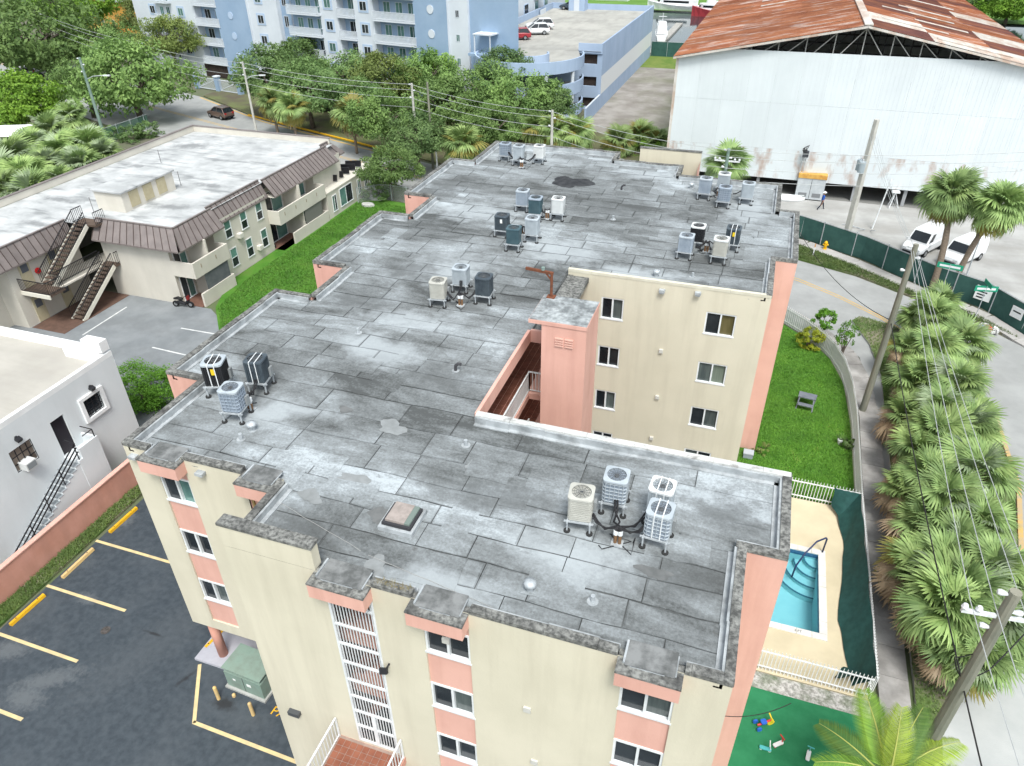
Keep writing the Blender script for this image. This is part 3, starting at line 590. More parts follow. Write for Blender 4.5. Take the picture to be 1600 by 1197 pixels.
# small rectangular repair pieces torched on over the years
for i in range(70):
    x, y = rng.uniform(-18, 1), rng.uniform(11.2, 47.5); w_, h_ = rng.uniform(.35, 1.1), rng.uniform(.3, .75)
    if not (xl(y)+1.0 < x-w_ and x+w_ < xr(y)-.8 and xl(y+h_) < x-w_-.9 and xr(y+h_) > x+w_+.8 and xl(y-h_) < x-w_-.9 and xr(y-h_) > x+w_+.8): continue
    if y-h_ < 10.9 and x < -11: continue
    a = rng.uniform(-.06, .06)+(0 if rng.random() < .8 else 1.57); ca, sa = math.cos(a), math.sin(a); pts = []
    for k in range(16):
        t = k/16*4; e = int(t); f_ = t-e; u, v = ((-1+2*f_, -1), (1, -1+2*f_), (1-2*f_, 1), (-1, 1-2*f_))[e]; u = u*w_+rng.uniform(-.03, .03); v = v*h_+rng.uniform(-.03, .03); pts.append((x+u*ca-v*sa, y+u*sa+v*ca))
    q = MB(); q.prism(pts, ZR, ZR+.013+.004*rng.random(), bottom=False); sub(q, 'roof_patch', memb, roof)
# patches, tar and bleached repairs lying on the sheets
def rblob(name, px, py, rx, ry, mat, seed, z=.012, rot=0):
    x, y = gp(px, py, ZR); o = blob(name, x, y, rx, ry, ZR+z, mat, seed, rot); del o['kind']; o.parent = roof; return o
pal = M('pale_patch', (.23, .243, .245), (.27, .285, .29), 2, .85, c3=(.17, .18, .18), s3=3, m3=.5)
tar = M('black_tar', (.022, .023, .026), (.05, .052, .055), 3, .7, .4, 12)
drk = M('dark_patch', (.11, .115, .115), (.16, .165, .165), 2, .9)
rblob('tar_patch', 893, 285, 1.05, 1.1, tar, 4)
for i, (px, py, rx, ry, mt) in enumerate(((613, 668, .5, .35, pal), (550, 750, .5, .3, pal), (745, 727, .3, .25, pal), (587, 885, .3, .35, pal), (485, 775, .4, .25, pal), (592, 805, .3, .3, drk), (1022, 895, .4, .22, drk), (540, 640, .3, .15, drk))):
    rblob('roof_patch', px, py, rx, ry, mt, 30+i)
# parapet: upstand, coping pieces, silver flashing
def coprun(x0, y0, x1, y1, nx, ny, gaps=(), flashing=True, mat=coping, wd=.22):
    """edge from (x0,y0) to (x1,y1); (nx,ny) points inwards to the roof"""
    L_ = math.hypot(x1-x0, y1-y0); dx, dy = (x1-x0)/L_, (y1-y0)/L_
    cuts = [0]; s_ = rng.uniform(1, 2.4)
    while s_ < L_-.6: cuts.append(s_); s_ += rng.uniform(1.1, 2.6)
    cuts.append(L_)
    for a, b in zip(cuts, cuts[1:]):
        segs = [(a, b)]
        for g0, g1 in gaps:
            segs = [s for (p, q) in segs for s in ((p, min(q, g0)), (max(p, g1), q)) if s[1]-s[0] > .03]
        for p, q in segs:
            z = ZC+rng.uniform(-.02, .012); o_ = -.015; w_ = wd+rng.uniform(-.02, .03)
            def pt(s, k): return (x0+dx*s+nx*k, y0+dy*s+ny*k)
            m = MB(); m.prism([pt(p, o_), pt(q-.008, o_), pt(q-.008, w_), pt(p, w_)], ZC-.14, z); P(m, 'coping', mat)
            if flashing:
                m = MB(); zf = z-rng.uniform(.03, .06)
                m.prism([pt(p, w_+.002), pt(q, w_+.002), pt(q, w_+.07), pt(p, w_+.07)], ZR-.02, zf).prism([pt(p, w_+.07), pt(q, w_+.07), pt(q, w_+.2), pt(p, w_+.2)], ZR-.02, ZR+.035)
                P(m, 'flashing', flash)
def E_(a, b, n, **k): coprun(*a, *b, *n, **k)
ft = YF
E_((-9.06, ft), (1.45, ft), (0, 1), gaps=[(0, 1.6), (2.72, 4.26), (7.94, 9.46)])
E_((1.45, ft), (1.45, 14.65), (-1, 0)); E_((1.45-.27, 14.65), (2.52, 14.65), (0, 1), wd=.2); E_((2.52, 14.85), (2.52, 18.15), (-1, 0)); 
wcop = M('white_coping', (.46, .47, .46), (.57, .57, .55), 1.8, .8, .3, 15, c3=(.2, .19, .18), s3=2.4, m3=.7, lo3=.55, hi3=.65)
E_((-7.5, 18.15), (2.52, 18.15), (0, -1), mat=wcop)
E_((-7.5, YC), (1.52, YC), (0, 1), mat=M('cream_coping', (.56, .53, .43), (.64, .61, .5), 2, .85), flashing=False, wd=.16)
E_((1.52, YC), (1.52, 33.9), (-1, 0)); E_((1.3, 33.9), (2.52, 33.9), (0, 1), wd=.2); E_((2.52, 34.1), (2.52, 40.55), (-1, 0)); E_((1.52, 40.55), (2.52, 40.55), (0, -1)); E_((1.52, 40.55), (1.52, 44.95), (-1, 0))
E_((-4.5, 44.95), (1.52, 44.95), (0, -1)); E_((-4.5, 44.95), (-4.5, 46.8), (-1, 0)); E_((-8.9, 46.8), (-4.5, 46.8), (0, -1)); E_((-8.9, 46.8), (-8.9, 48.5), (-1, 0)); E_((-17.75, 48.5), (-8.9, 48.5), (0, -1))
E_((-17.75, 13.1), (-11.9, 13.1), (0, 1), gaps=[(.95, 2.3), (4.5, 6)]); E_((-17.75, 13.1), (-17.75, 16.95), (1, 0))
E_((-11.9, 11.0), (-11.9, 13.1), (1, 0))
for y0, y1 in ((16.95, 23.95), (27, 33.9), (36.95, 43.9)):
    E_((-19.3, y0), (-19.3, y1), (1, 0)); E_((-19.3, y0), (-17.6, y0), (0, 1), flashing=False, wd=.2); E_((-19.3, y1), (-17.5, y1), (0, -1))
for y0, y1 in ((23.95, 27), (33.9, 36.95)): E_((-17.5, y0), (-17.5, y1), (1, 0))
E_((-17.75, 43.9), (-17.75, 48.5), (1, 0))
# straw-coloured weeds growing on the front parapet
wd_ = MB(); 
for i in range(260):
    x = rng.uniform(-7.35, -6.4); y = YF+rng.uniform(.02, .22); a = rng.uniform(0, 6.28); l = rng.uniform(.05, .14); wd_.quad((x, y, ZC-.03), (x+.012, y+.004, ZC-.03), (x+l*.6*math.cos(a), y+l*.6*math.sin(a), ZC-.03+l))
P(wd_, 'weeds', M('dry_weeds', (.30, .24, .11), (.2, .17, .07), 5), kind='stuff')
# ------------------------------------------------------------------ roof furniture
hx, hy = -7.79, 12.96
ht = thing('roof_hatch', 'square roof hatch with a pale weathered lid near the front stairs', 'hatch', (hx, hy, ZR))
m = MB(); m.box(-.52, .52, -.52, .52, 0, .14); m.build('kerb', flash, ht); m = MB(); m.box(-.44, .44, -.42, .42, .14, .24); m.build('frame', M('hatch_tar', (.04, .04, .045), None), ht); m = MB(); m.box(-.36, .22, -.34, .4, .24, .31); m.build('lid', M('grey_board', (.27, .235, .215), (.36, .31, .285), 4), ht); m = MB(); m.box(.22, .38, -.34, .4, .24, .3); m.build('lid_edge', M('hatch_green', (.16, .2, .18), None), ht)
dv = thing('davit_hoist', 'rusty steel davit arm standing on the lift tower roof', 'hoist', (-6.72, 24.2, 12.93))
rust = M('rust_steel', (.20, .07, .035), (.12, .05, .03), 6, .9)
m = MB(); m.tube([(0, 0, 0), (0, 0, 1.0)], .055, 8); m.build('post', rust, dv); m = MB(); m.box(-.16, .16, -.14, .14, 0, .04); m.build('base_plate', rust, dv); m = MB(); m.bar((.06, 0, 1.0), (-1.05, .05, 1.05), .09, .1); m.build('arm', rust, dv); m = MB(); m.bar((0, 0, .7), (-.25, .01, 1.0), .05); m.build('brace', rust, dv); m = MB(); m.tube([(-.35, .02, 1.08), (-.35, .02, 1.2)], .07, 8); m.build('pulley', M('verdigris', (.2, .27, .25), None), dv)
# vents and stub pipes
galv = M('galvanised', (.40, .43, .45), (.52, .55, .57), 5, .45, metal=.3, spec=.5)
def vent(px, py, kind, label):
    x, y = gp(px, py, ZR); v = thing('roof_vent', label, 'vent', (x, y, ZR), group='vents on the grey roof')
    m = MB(); m.tube([(0, 0, 0), (0, 0, .012)], .15, 12); m.build('flange', flash, v)
    if kind == 0: m = MB(); m.tube([(0, 0, 0), (0, 0, .22)], .06, 10); m.build('pipe', galv, v, smooth=False)
    elif kind == 1:
        m = MB(); m.tube([(0, 0, 0), (0, 0, .16)], .09, 10); m.build('pipe', galv, v); m = MB(); m.tube([(0, 0, .15), (0, 0, .2), (0, 0, .3), (0, 0, .34)], [.1, .17, .16, .05], 12); m.build('cap', galv, v, smooth=True)
    else:
        m = MB(); m.tube([(0, 0, 0), (0, 0, .2), (.1, .02, .3), (.22, .03, .3)], .06, 8); m.build('pipe', M('black_pipe', (.05, .05, .055), None, rough=.6), v)
for a in ((395, 672, 1, 'round galvanised vent cap on the roof near the left-hand corner'), (377, 686, 0, 'small stub pipe on the roof just in front of the round vent cap'), (712, 579, 2, 'black bent pipe in the middle of the grey roof'), (728, 696, 0, 'small pipe on the roof beside the courtyard parapet corner'), (828, 922, 1, 'squat metal vent near the front parapet of the roof'), (926, 940, 0, 'thin white stub pipe on the front right roof'), (1025, 432, 1, 'metal vent cap beside the courtyard wall edge'), (958, 343, 0, 'lone stub pipe on the far part of the roof'), (1080, 294, 1, 'low vent in front of the rear right parapet'), (1082, 433, 0, 'dark stub pipe on the roof left of the pink right flank'), (971, 297, 2, 'small bent black pipe on the far roof right of the tar patch'), (560, 520, 0, 'tiny stub pipe on the left half of the roof')): vent(*a)
for i, (p, q_, lab) in enumerate((((420, 776), (565, 862), 'thin pale cable lying across the roof behind the screen wall'), ((575, 868), (770, 950), 'thin pale cable lying along the roof above the front parapet'))):
    m = MB(); pts = []
    for k in range(9):
        t = k/8; x, y = gp(p[0]+(q_[0]-p[0])*t, p[1]+(q_[1]-p[1])*t, ZR); pts.append((x+rng.uniform(-.02, .02), y+rng.uniform(-.02, .02), ZR+.03))
    tag(m.tube(pts, .007, 5).build('roof_cable', M('pale_cable', (.36, .36, .35), None)), lab, 'cable')
# ------------------------------------------------------------------ rooftop air conditioners
def rrect(w, d, r, n=4):
    pts = []
    for cx, cy, a0 in ((w/2-r, d/2-r, 0), (-w/2+r, d/2-r, 90), (-w/2+r, -d/2+r, 180), (w/2-r, -d/2+r, 270)):
        for i in range(n+1): t = R(a0+90*i/n); pts.append((cx+r*math.cos(t), cy+r*math.sin(t)))
    return pts
AW, AHT, ALEG = .70, .82, .42
def ac_meshes(style):
    out = []
    z0 = ALEG; z1 = ALEG+AHT
    if style == 'louvre':
        m = MB(); m.prism(rrect(AW-.06, AW-.06, .08), z0, z1-.05); out.append(('core', m))
        m = MB()
        for k in range(11): m.prism(rrect(AW, AW, .1), z0+.02+k*.067, z0+.02+k*.067+.045)
        out.append(('louvre_panels', m))
    elif style == 'grid':
        m = MB(); m.prism(rrect(AW-.04, AW-.04, .1), z0, z1-.05); out.append(('core', m))
        m = MB(); h = AW/2
        for k in range(6): m.prism(rrect(AW+.01, AW+.01, .11), z0+.05+k*.13, z0+.05+k*.13+.018)
        for s in (-1, 1):
            for i in range(-2, 3):
                m.box(i*.13-.009, i*.13+.009, s*h-.012, s*h+.012, z0+.03, z1-.06); m.box(s*h-.012, s*h+.012, i*.13-.009, i*.13+.009, z0+.03, z1-.06)
        out.append(('guard', m))
    else:
        m = MB(); m.prism(rrect(AW-.05, AW-.05, .09), z0, z1-.05); out.append(('core', m))
        m = MB(); h = AW/2-.012
        for s in (-1, 1):
            for i in range(-4, 5):
                m.box(i*.066-.012, i*.066+.012, s*h-.016, s*h+.012, z0+.03, z1-.06); m.box(s*h-.016, s*h+.012, i*.066-.012, i*.066+.012, z0+.03, z1-.06)
        for s in (-1, 1):
            for u in (-1, 1): m.box(s*(h-.07), s*(h-.005), u*(h-.07), u*(h-.005), z0, z1-.05)
        out.append(('fins', m))
    return out
def ac_top():
    n = 20; m = MB(); z1 = ALEG+AHT; outer = []
    rr = rrect(AW+.03, AW+.03, .12, 4); ring = [(.285*math.cos(2*math.pi*i/n+math.pi/20), .285*math.sin(2*math.pi*i/n+math.pi/20)) for i in range(n)]
    k = len(m.v); m.v += [(x, y, z1-.06) for x, y in rr]+[(x, y, z1) for x, y in rr]+[(x, y, z1+.015) for x, y in ring]+[(x, y, z1-.1) for x, y in ring]
    for i in range(20):
        j = (i+1) % 20; m.f += [(k+i, k+j, k+20+j, k+20+i), (k+20+i, k+20+j, k+40+j, k+40+i), (k+40+i, k+40+j, k+60+j, k+60+i)]; m.mi += [0, 0, 0]
    return m
def ac_fan():
    m = MB(); z = ALEG+AHT-.09; n = 20
    m.quad(*[(.284*math.cos(2*math.pi*i/n), .284*math.sin(2*math.pi*i/n), z) for i in range(n)])
    return m
def ac_blades():
    m = MB(); z = ALEG+AHT-.07
    for k in range(4):
        a = R(90*k+20); b = a+.75; m.quad((.05*math.cos(a), .05*math.sin(a), z), (.26*math.cos(a), .26*math.sin(a), z-.015), (.26*math.cos(b), .26*math.sin(b), z+.02), (.06*math.cos(b), .06*math.sin(b), z+.015))
    m.tube([(0, 0, z-.01), (0, 0, z+.05)], .075, 10); return m
def ac_guard():
    m = MB(); z = ALEG+AHT+.012
    for r in (.1, .16, .22, .28):
        for i in range(16):
            a, b = 2*math.pi*i/16, 2*math.pi*(i+1)/16; m.bar((r*math.cos(a), r*math.sin(a), z), (r*math.cos(b), r*math.sin(b), z), .007)
    for k in range(6): a = math.pi*k/6; m.bar((.29*math.cos(a), .29*math.sin(a), z), (-.29*math.cos(a), -.29*math.sin(a), z), .008)
    return m
def ac_strap():
    m = MB(); z = ALEG+AHT+.02
    for s in (-.1, .12): m.bar((s, -.36, z), (s, .36, z), .03, .01); m.bar((s, -.365, z), (s, -.365, ALEG), .03, .01); m.bar((s, .365, z), (s, .365, ALEG), .03, .01)
    return m
ALEGS = [(s*.33, u*.36) for s in (-1, 1) for u in (-1, 1)]
lg = MB(); lg.box(-.022, .022, -.022, .022, .0, ALEG-.03); lgm = lg.build('leg_proto', galv); LEGME = lgm.data; bpy.data.objects.remove(lgm)
pdm = MB(); pdm.cyl(0, 0, 0, .05, .1, 10); q = pdm.build('pad_proto', M('pad_black', (.03, .03, .03), None)); PADME = q.data; bpy.data.objects.remove(q)
fr = MB()
for s in (-1, 1): fr.box(s*.33-.025, s*.33+.025, -.44, .44, ALEG-.06, ALEG-.002); fr.box(-.43, .43, s*.36-.022, s*.36+.022, ALEG-.055, ALEG-.004)
q = fr.build('frame_proto', galv); FRME = q.data; bpy.data.objects.remove(q)
_mc = {}
def acget(key, fn, mat):
    if (key, mat.name) not in _mc: o = fn().build(key, mat); _mc[(key, mat.name)] = o.data; bpy.data.objects.remove(o)
    return _mc[(key, mat.name)]
acm = dict(beige=M('ac_beige', (.42, .415, .375), (.48, .475, .43), 3, .5, spec=.4), blue=M('ac_bluegrey', (.27, .32, .38), (.33, .38, .44), 3, .5, spec=.4), dark=M('ac_slate', (.045, .06, .075), (.07, .09, .105), 3, .45, spec=.4), black=M('ac_black', (.022, .023, .026), None, rough=.4, spec=.4),
           light=M('ac_lightgrey', (.36, .405, .44), (.42, .465, .50), 3, .5, spec=.4), teal=M('ac_teal', (.05, .095, .115), (.07, .12, .14), 3, .45), white=M('ac_white', (.58, .60, .60), (.64, .66, .66), 3, .5))
fanblk = M('fan_black', (.012, .012, .014), None, rough=.6); fangrey = M('fan_grey', (.16, .17, .18), None, rough=.5)
ACs = []; tank_grey = M('switch_grey', (.25, .265, .27), None, rough=.5)
def ac(px, py, style, body, top, label, rz=0, strap=False, sticker=None, s=1.0):
    x, y = gp(px, py, ZR+ALEG); a = thing('air_conditioner', label, 'air conditioner', (x, y, ZR+.004), R(rz), 'rooftop air conditioners'); s *= .95; a.scale = (s, s, s*rng.uniform(.92, 1.1)); ACs.append((x, y))
    if ('body', style) not in _mc: _mc[('body', style)] = 1
    for nm, mb in ac_meshes(style):
        key = style+nm; bm_ = acm[body]; trim = bm_
        if nm == 'core' and style != 'fins': bm_ = acm['dark'] if body != 'beige' and style == 'grid' and body == 'blue' else acm[body]
        if nm == 'core' and style == 'grid': bm_ = M('coil_grey', (.20, .24, .29), (.26, .3, .35), 4, .5)
        if (key, bm_.name) not in _mc: o = mb.build(nm, bm_); _mc[(key, bm_.name)] = o.data; bpy.data.objects.remove(o)
        O('cabinet' if nm == 'core' else nm, _mc[(key, bm_.name)], a)
    tp = O('top_panel', acget('top', ac_top, acm[top]), a)
    O('fan_well', acget('fan', ac_fan, fanblk), a); O('fan_blades', acget('blades', ac_blades, fangrey if body != 'beige' else acm['beige']), a); O('fan_guard', acget('guard', ac_guard, M('guard_wire', (.1, .105, .11), None, rough=.5)), a)
    if strap: O('tie_strap', acget('strap', ac_strap, whitem), a)
    if sticker:
        m = MB(); m.box(-.02, .10, -.366, -.362, ALEG+.45, ALEG+.68); m.build('sticker', sticker, a)
    O('stand', FRME, a)
    if rng.random() < .6: m = MB(); m.box(.36, .44, .1, .3, ALEG+.05, ALEG+.38); m.build('disconnect_box', tank_grey, a)
    for lx, ly in ALEGS:
        l = O('leg', LEGME, a, (lx, ly, 0)); O('foot_pad', PADME, l)
ysti = M('yellow_sticker', (.7, .5, .02), None); wsti = M('white_sticker', (.75, .75, .73), None)
for a in ((342, 596, 'fins', 'black', 'light', 'black air conditioner with yellow sticker nearest the left roof edge', 20, 1, ysti, 1.08),
          (406, 591, 'fins', 'dark', 'dark', 'dark air conditioner with white straps, right of the left-edge trio', 12, 1),
          (368, 636, 'grid', 'blue', 'light', 'grey caged air conditioner on a tall stand, front of the left-edge trio', 10),
          (686, 461, 'louvre', 'beige', 'beige', 'cream louvred air conditioner, left of the trio in the middle of the roof', 8),
          (721, 439, 'fins', 'light', 'light', 'silvery blue air conditioner, rear of the trio in the middle of the roof', 4),
          (757, 457, 'fins', 'dark', 'dark', 'dark slate air conditioner, right of the trio in the middle of the roof', 4),
          (817, 317, 'fins', 'blue', 'light', 'blue-grey air conditioner, rear left of the group of six', 3),
          (837, 331, 'fins', 'teal', 'blue', 'dark blue air conditioner on a white stand, rear middle of the group of six', 3),
          (872, 330, 'louvre', 'white', 'white', 'white louvred air conditioner, rear right of the group of six', 3),
          (785, 355, 'fins', 'dark', 'dark', 'dark air conditioner with a white notice, front left of the group of six', 3, 0, wsti),
          (803, 377, 'louvre', 'teal', 'teal', 'dark teal louvred air conditioner, nearest of the group of six', 3),
          (832, 363, 'fins', 'light', 'light', 'pale ribbed air conditioner, front right of the group of six', 3),
          (790, 240, 'grid', 'blue', 'blue', 'caged grey air conditioner, left of the three at the far roof corner', 0),
          (811, 247, 'fins', 'light', 'light', 'light grey air conditioner, middle of the three at the far roof corner', 0),
          (843, 244, 'fins', 'white', 'white', 'white air conditioner, right of the three at the far roof corner', 0),
          (1101, 299, 'fins', 'blue', 'light', 'blue-grey air conditioner, left of the far right roof group', -2),
          (1130, 289, 'fins', 'light', 'white', 'pale air conditioner, rear of the far right roof group', -2),
          (1131, 311, 'grid', 'blue', 'blue', 'grey caged air conditioner, front of the far right roof group', -2),
          (1167, 306, 'louvre', 'light', 'light', 'light louvred air conditioner, rightmost of the far right roof group', -2),
          (1071, 389, 'fins', 'blue', 'light', 'ribbed blue-grey air conditioner, left of the foursome above the courtyard wall', -2),
          (1089, 373, 'fins', 'black', 'white', 'black air conditioner with white rim, rear of the foursome above the courtyard wall', -2),
          (1144, 377, 'fins', 'dark', 'dark', 'dark air conditioner with yellow sticker in the foursome above the courtyard wall', -2, 1, ysti),
          (1124, 396, 'louvre', 'beige', 'white', 'cream louvred air conditioner, front right of the foursome above the courtyard wall', -2),
          (907, 802, 'louvre', 'beige', 'beige', 'beige louvred air conditioner, left of the foursome nearest the camera', 6),
          (961, 775, 'grid', 'light', 'light', 'pale blue caged air conditioner, rear left of the foursome nearest the camera', 2),
          (1031, 792, 'fins', 'light', 'white', 'pale grey air conditioner with white straps, rear right of the foursome nearest the camera', -4, 1),
          (1028, 829, 'grid', 'light', 'light', 'pale blue caged air conditioner with straps, front right of the foursome nearest the camera', -4, 1)): ac(*a)
# refrigerant lines from a stub at the middle of each group
hose = M('black_hose', (.018, .018, .02), None, rough=.6); copper = M('brown_pipe', (.18, .10, .05), None, rough=.5)
groups = [((392, 640), [0, 1, 2], 'beside the left-edge trio'), ((720, 478), [3, 4, 5], 'in the trio in the middle of the roof'), ((855, 342), [7, 8], 'behind the group of six'), ((818, 368), [9, 10, 11], 'at the front of the group of six'), ((815, 262), [12, 13, 14], 'among the three at the far corner'), ((1122, 308), [15, 16, 17, 18], 'in the far right roof group'), ((1103, 394), [19, 20, 21, 22], 'in the foursome above the courtyard wall'), ((964, 850), [23, 24, 25, 26], 'in the foursome nearest the camera')]
for (px, py), idx, wh_ in groups:
    x, y = gp(px, py, ZR); h_ = thing('pipe_riser', 'pipe riser with black insulated hoses '+wh_, 'pipes', (x, y, ZR), group='pipe risers between the air conditioners')
    m = MB(); m.box(-.16, .16, -.13, .13, 0, .05); m.build('curb', flash, h_)
    m = MB(); m.tube([(-.06, 0, .04), (-.06, 0, .42)], .05, 8).tube([(.06, 0, .04), (.06, .01, .42)], .05, 8); m.build('riser', copper, h_)
    m = MB(); m.tube([(-.06, 0, .36), (-.06, 0, .5)], .07, 8).tube([(.06, .01, .36), (.06, .01, .5)], .07, 8); m.build('boot', whitem, h_)
    for i in idx:
        ax, ay = ACs[i][0]-x, ACs[i][1]-y; L_ = math.hypot(ax, ay); ux, uy = ax/L_, ay/L_; e_ = max(L_-.38, .3); m = MB()
        for o_ in (-.035, .035):
            ox, oy = -uy*o_, ux*o_; s1 = rng.uniform(-.12, .12)
            m.tube([(ox*.5, oy*.5, .48), (ux*.12+ox, uy*.12+oy, .56), (ux*e_*.5-uy*s1, uy*e_*.5+ux*s1, .3), (ux*e_*.8+ox, uy*e_*.8+oy, .42), (ux*e_+ox, uy*e_+oy, .62)], .028, 6)
        m.build('hose', hose, h_, smooth=True)
    m = MB(); pts = [(rng.uniform(-.5, .5), rng.uniform(-.4, .4), .03) for _ in range(7)]; m.tube(pts, .015, 5); m.build('loose_cable', hose, h_)
# ================================================================== NEIGHBOURING BUILDINGS
def window_x(y0, y1, z0, z1, X, bldg, gl=glass, frame=whitem, fw=.07, d=1, mid='h', proud=.05):
    """window in a wall facing d*x"""
    m = MB(); xa, xb = sorted((X-d*.06, X+d*proud)); zm = (z0+z1)/2; ym = (y0+y1)/2
    m.box(xa, xb, y0, y1, z1-fw, z1).box(xa, xb+.02, y0-.03, y1+.03, z0, z0+fw).box(xa, xb, y0, y0+fw, z0+fw, z1-fw).box(xa, xb, y1-fw, y1, z0+fw, z1-fw)
    if mid == 'h': m.box(xa, xb-.01, y0+fw, y1-fw, zm-.03, zm+.03)
    elif mid == 'v': m.box(xa, xb-.01, ym-.03, ym+.03, z0+fw, z1-fw)
    w_ = P(m, 'window', frame, bldg); x = X+d*.012
    parts = [(y0+fw, y1-fw, z0+fw, zm-.03), (y0+fw, y1-fw, zm+.03, z1-fw)] if mid == 'h' else [(y0+fw, ym-.03, z0+fw, z1-fw), (ym+.03, y1-fw, z0+fw, z1-fw)]
    for k, (a, b, c, e) in enumerate(parts):
        q = MB(); pts = [(x, a, c), (x, b, c), (x, b, e), (x, a, e)]; q.quad(*(pts if d > 0 else pts[::-1])); sub(q, 'pane', gl[k] if isinstance(gl, tuple) else gl, w_)
    return w_
def bx(name, x0, x1, y0, y1, z0, z1, mat, b): q = MB(); q.box(x0, x1, y0, y1, z0, z1); return P(q, name, mat, b)
# ------------------------------------------------------------------ two-storey beige block with brown mansard
beige = M('beige_stucco', (.57, .54, .475), (.62, .585, .515), .5, .9, .15, 15, c3=(.48, .45, .39), s3=.8, m3=.3, st3=(1, 1, .15))
mans = M('brown_standing_seam', (.185, .158, .150), (.225, .193, .183), 1.5, .5, spec=.4, rand=.08, metal=.1)
mansd = M('seam_dark', (.075, .055, .05), None, rough=.6)
proof = M('patched_white_roof', (.52, .53, .53), (.36, .37, .372), .45, .85, .2, 9, c3=(.17, .18, .183), s3=.7, m3=.75, st3=(.35, 1.4, 1), lo3=.52, hi3=.66)
G = thing('mansard_apartments', 'beige two-storey apartment house with brown mansard roof and outside stairs', 'building', (-47, 48, 0))
wt = 5.0
def q4(name, pts, mat, b): q = MB(); q.quad(*pts); return P(q, name, mat, b)
def rwallX(x, y0, y1, z0, z1, mat, b, s=1):
    p = [(x, y0, z0), (x, y1, z0), (x, y1, z1), (x, y0, z1)]; return q4('wall', p if s > 0 else p[::-1], mat, b)
def rwallY(x0, x1, y, z0, z1, mat, b, s=-1):
    p = [(x0, y, z0), (x1, y, z0), (x1, y, z1), (x0, y, z1)]; return q4('wall', p if s < 0 else p[::-1], mat, b)
# walls
rwallX(-39.1, 42.6, 49.6, -.06, wt, beige, G); rwallX(-39.1, 57.0, 62.0, -.06, wt, beige, G); rwallX(-40.0, 38.6, 42.6, -.06, wt, beige, G); rwallX(-40.0, 49.6, 57.0, -.06, wt, beige, G)
for y, x0, x1, s in ((42.6, -40, -39.1, -1), (57.0, -40, -39.1, -1), (49.6, -40, -39.1, 1)): rwallY(x0, x1, y, -.06, wt, beige, G, s)
rwallY(-46.2, -39.95, 38.6, -.06, wt, beige, G); rwallY(-56, -39.1, 62, -.06, wt, beige, G, 1); rwallX(-56, 25, 62, -.06, wt, beige, G, -1)
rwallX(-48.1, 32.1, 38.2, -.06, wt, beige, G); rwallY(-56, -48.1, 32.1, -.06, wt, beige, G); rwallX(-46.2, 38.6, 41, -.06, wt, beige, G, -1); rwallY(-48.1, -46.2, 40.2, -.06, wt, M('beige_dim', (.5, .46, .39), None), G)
rwallX(-49.6, 22, 32.1, -.06, wt, beige, G)
# roof deck and inner parapets
q = MB(); z = 5.8
q.quad((-55.7, 30, z), (-48.3, 30, z), (-48.3, 38.1, z), (-55.7, 38.1, z)).quad((-55.7, 38.1, z), (-46.4, 38.1, z), (-46.4, 39.2, z), (-55.7, 39.2, z)).quad((-55.7, 39.2, z), (-39.5, 39.2, z), (-39.5, 61.8, z), (-55.7, 61.8, z))
P(q, 'roof', proof, G)
bx('parapet', -55.9, -39.9, 61.8, 62.0, z, 6.35, beige, G); bx('parapet', -55.95, -55.75, 28, 62.0, z, 6.36, beige, G)
bx('trim', -56.02, -39.8, 61.76, 62.06, 6.35, 6.40, mans, G); bx('trim', -56.02, -55.7, 28, 62.05, 6.36, 6.42, mans, G)
# mansard: each standing-seam panel a piece
def mansard(a, b, inset_dir, zt=6.05, ze=4.72, out=.95, n=None, hipA=0, hipB=0):
    """top edge a->b, leaning outwards; inset_dir points out of the building"""
    a, b = Vector(a), Vector(b); L_ = (b-a).length; d = (b-a)/L_; n_ = n or max(1, round(L_/.56)); ox, oy = inset_dir; nv = Vector((ox, oy, (out)/(zt-ze))).normalized()
    for i in range(n_):
        t0, t1 = L_*i/n_, L_*(i+1)/n_
        def pt(t, low):
            p = a+d*t; 
            if low: e = t/L_; p = p+Vector((ox*out, oy*out))+d*(hipB*e-hipA*(1-e))
            return Vector((p.x, p.y, ze if low else zt))
        A, Bp, C, D = pt(t0, 0), pt(t1, 0), pt(t1, 1), pt(t0, 1); q = MB(); q.quad(A, D, C, Bp) if True else None
        th = nv*.02; q.v += [tuple(Vector(v)-th) for v in q.v[:4]]
        q.bar(A+nv*.015, D+nv*.015, .04, .05, m=1, up=tuple(nv)); P(q, 'roof_panel', [mans, mansd], G)
    q = MB(); A, Bp = Vector((*a, zt+.02)), Vector((*b, zt+.02)); q.bar(A, Bp, .16, .06); P(q, 'ridge_cap', mans, G)
    C, D = pt(L_, 1), pt(0, 1); q = MB(); q.bar(D+Vector((0, 0, -.06)), C+Vector((0, 0, -.06)), .06, .12); P(q, 'fascia', mans, G)
    q = MB(); ix, iy = ox*(out+.1), oy*(out+.1); q.quad(D+Vector((0, 0, -.1)), D+Vector((-ix, -iy, -.1)), C+Vector((-ix, -iy, -.1)), C+Vector((0, 0, -.1))); P(q, 'soffit', beige, G)
mansard((-46.3, 39.0), (-39.3, 39.0), (0, -1), hipB=.85)
mansard((-39.3, 39.0), (-39.3, 43.2), (1, 0), hipA=.85, out=.95)
mansard((-39.75, 43.2), (-39.75, 50.0), (1, 0), out=.7)
mansard((-39.45, 50.0), (-39.45, 60.4), (1, 0), out=1.05, hipB=.3)
mansard((-40.1, 60.4), (-40.1, 62.0), (1, 0), out=.85, hipB=1.3)
mansard((-48.3, 28.5), (-48.3, 38.0), (1, 0), out=.55)
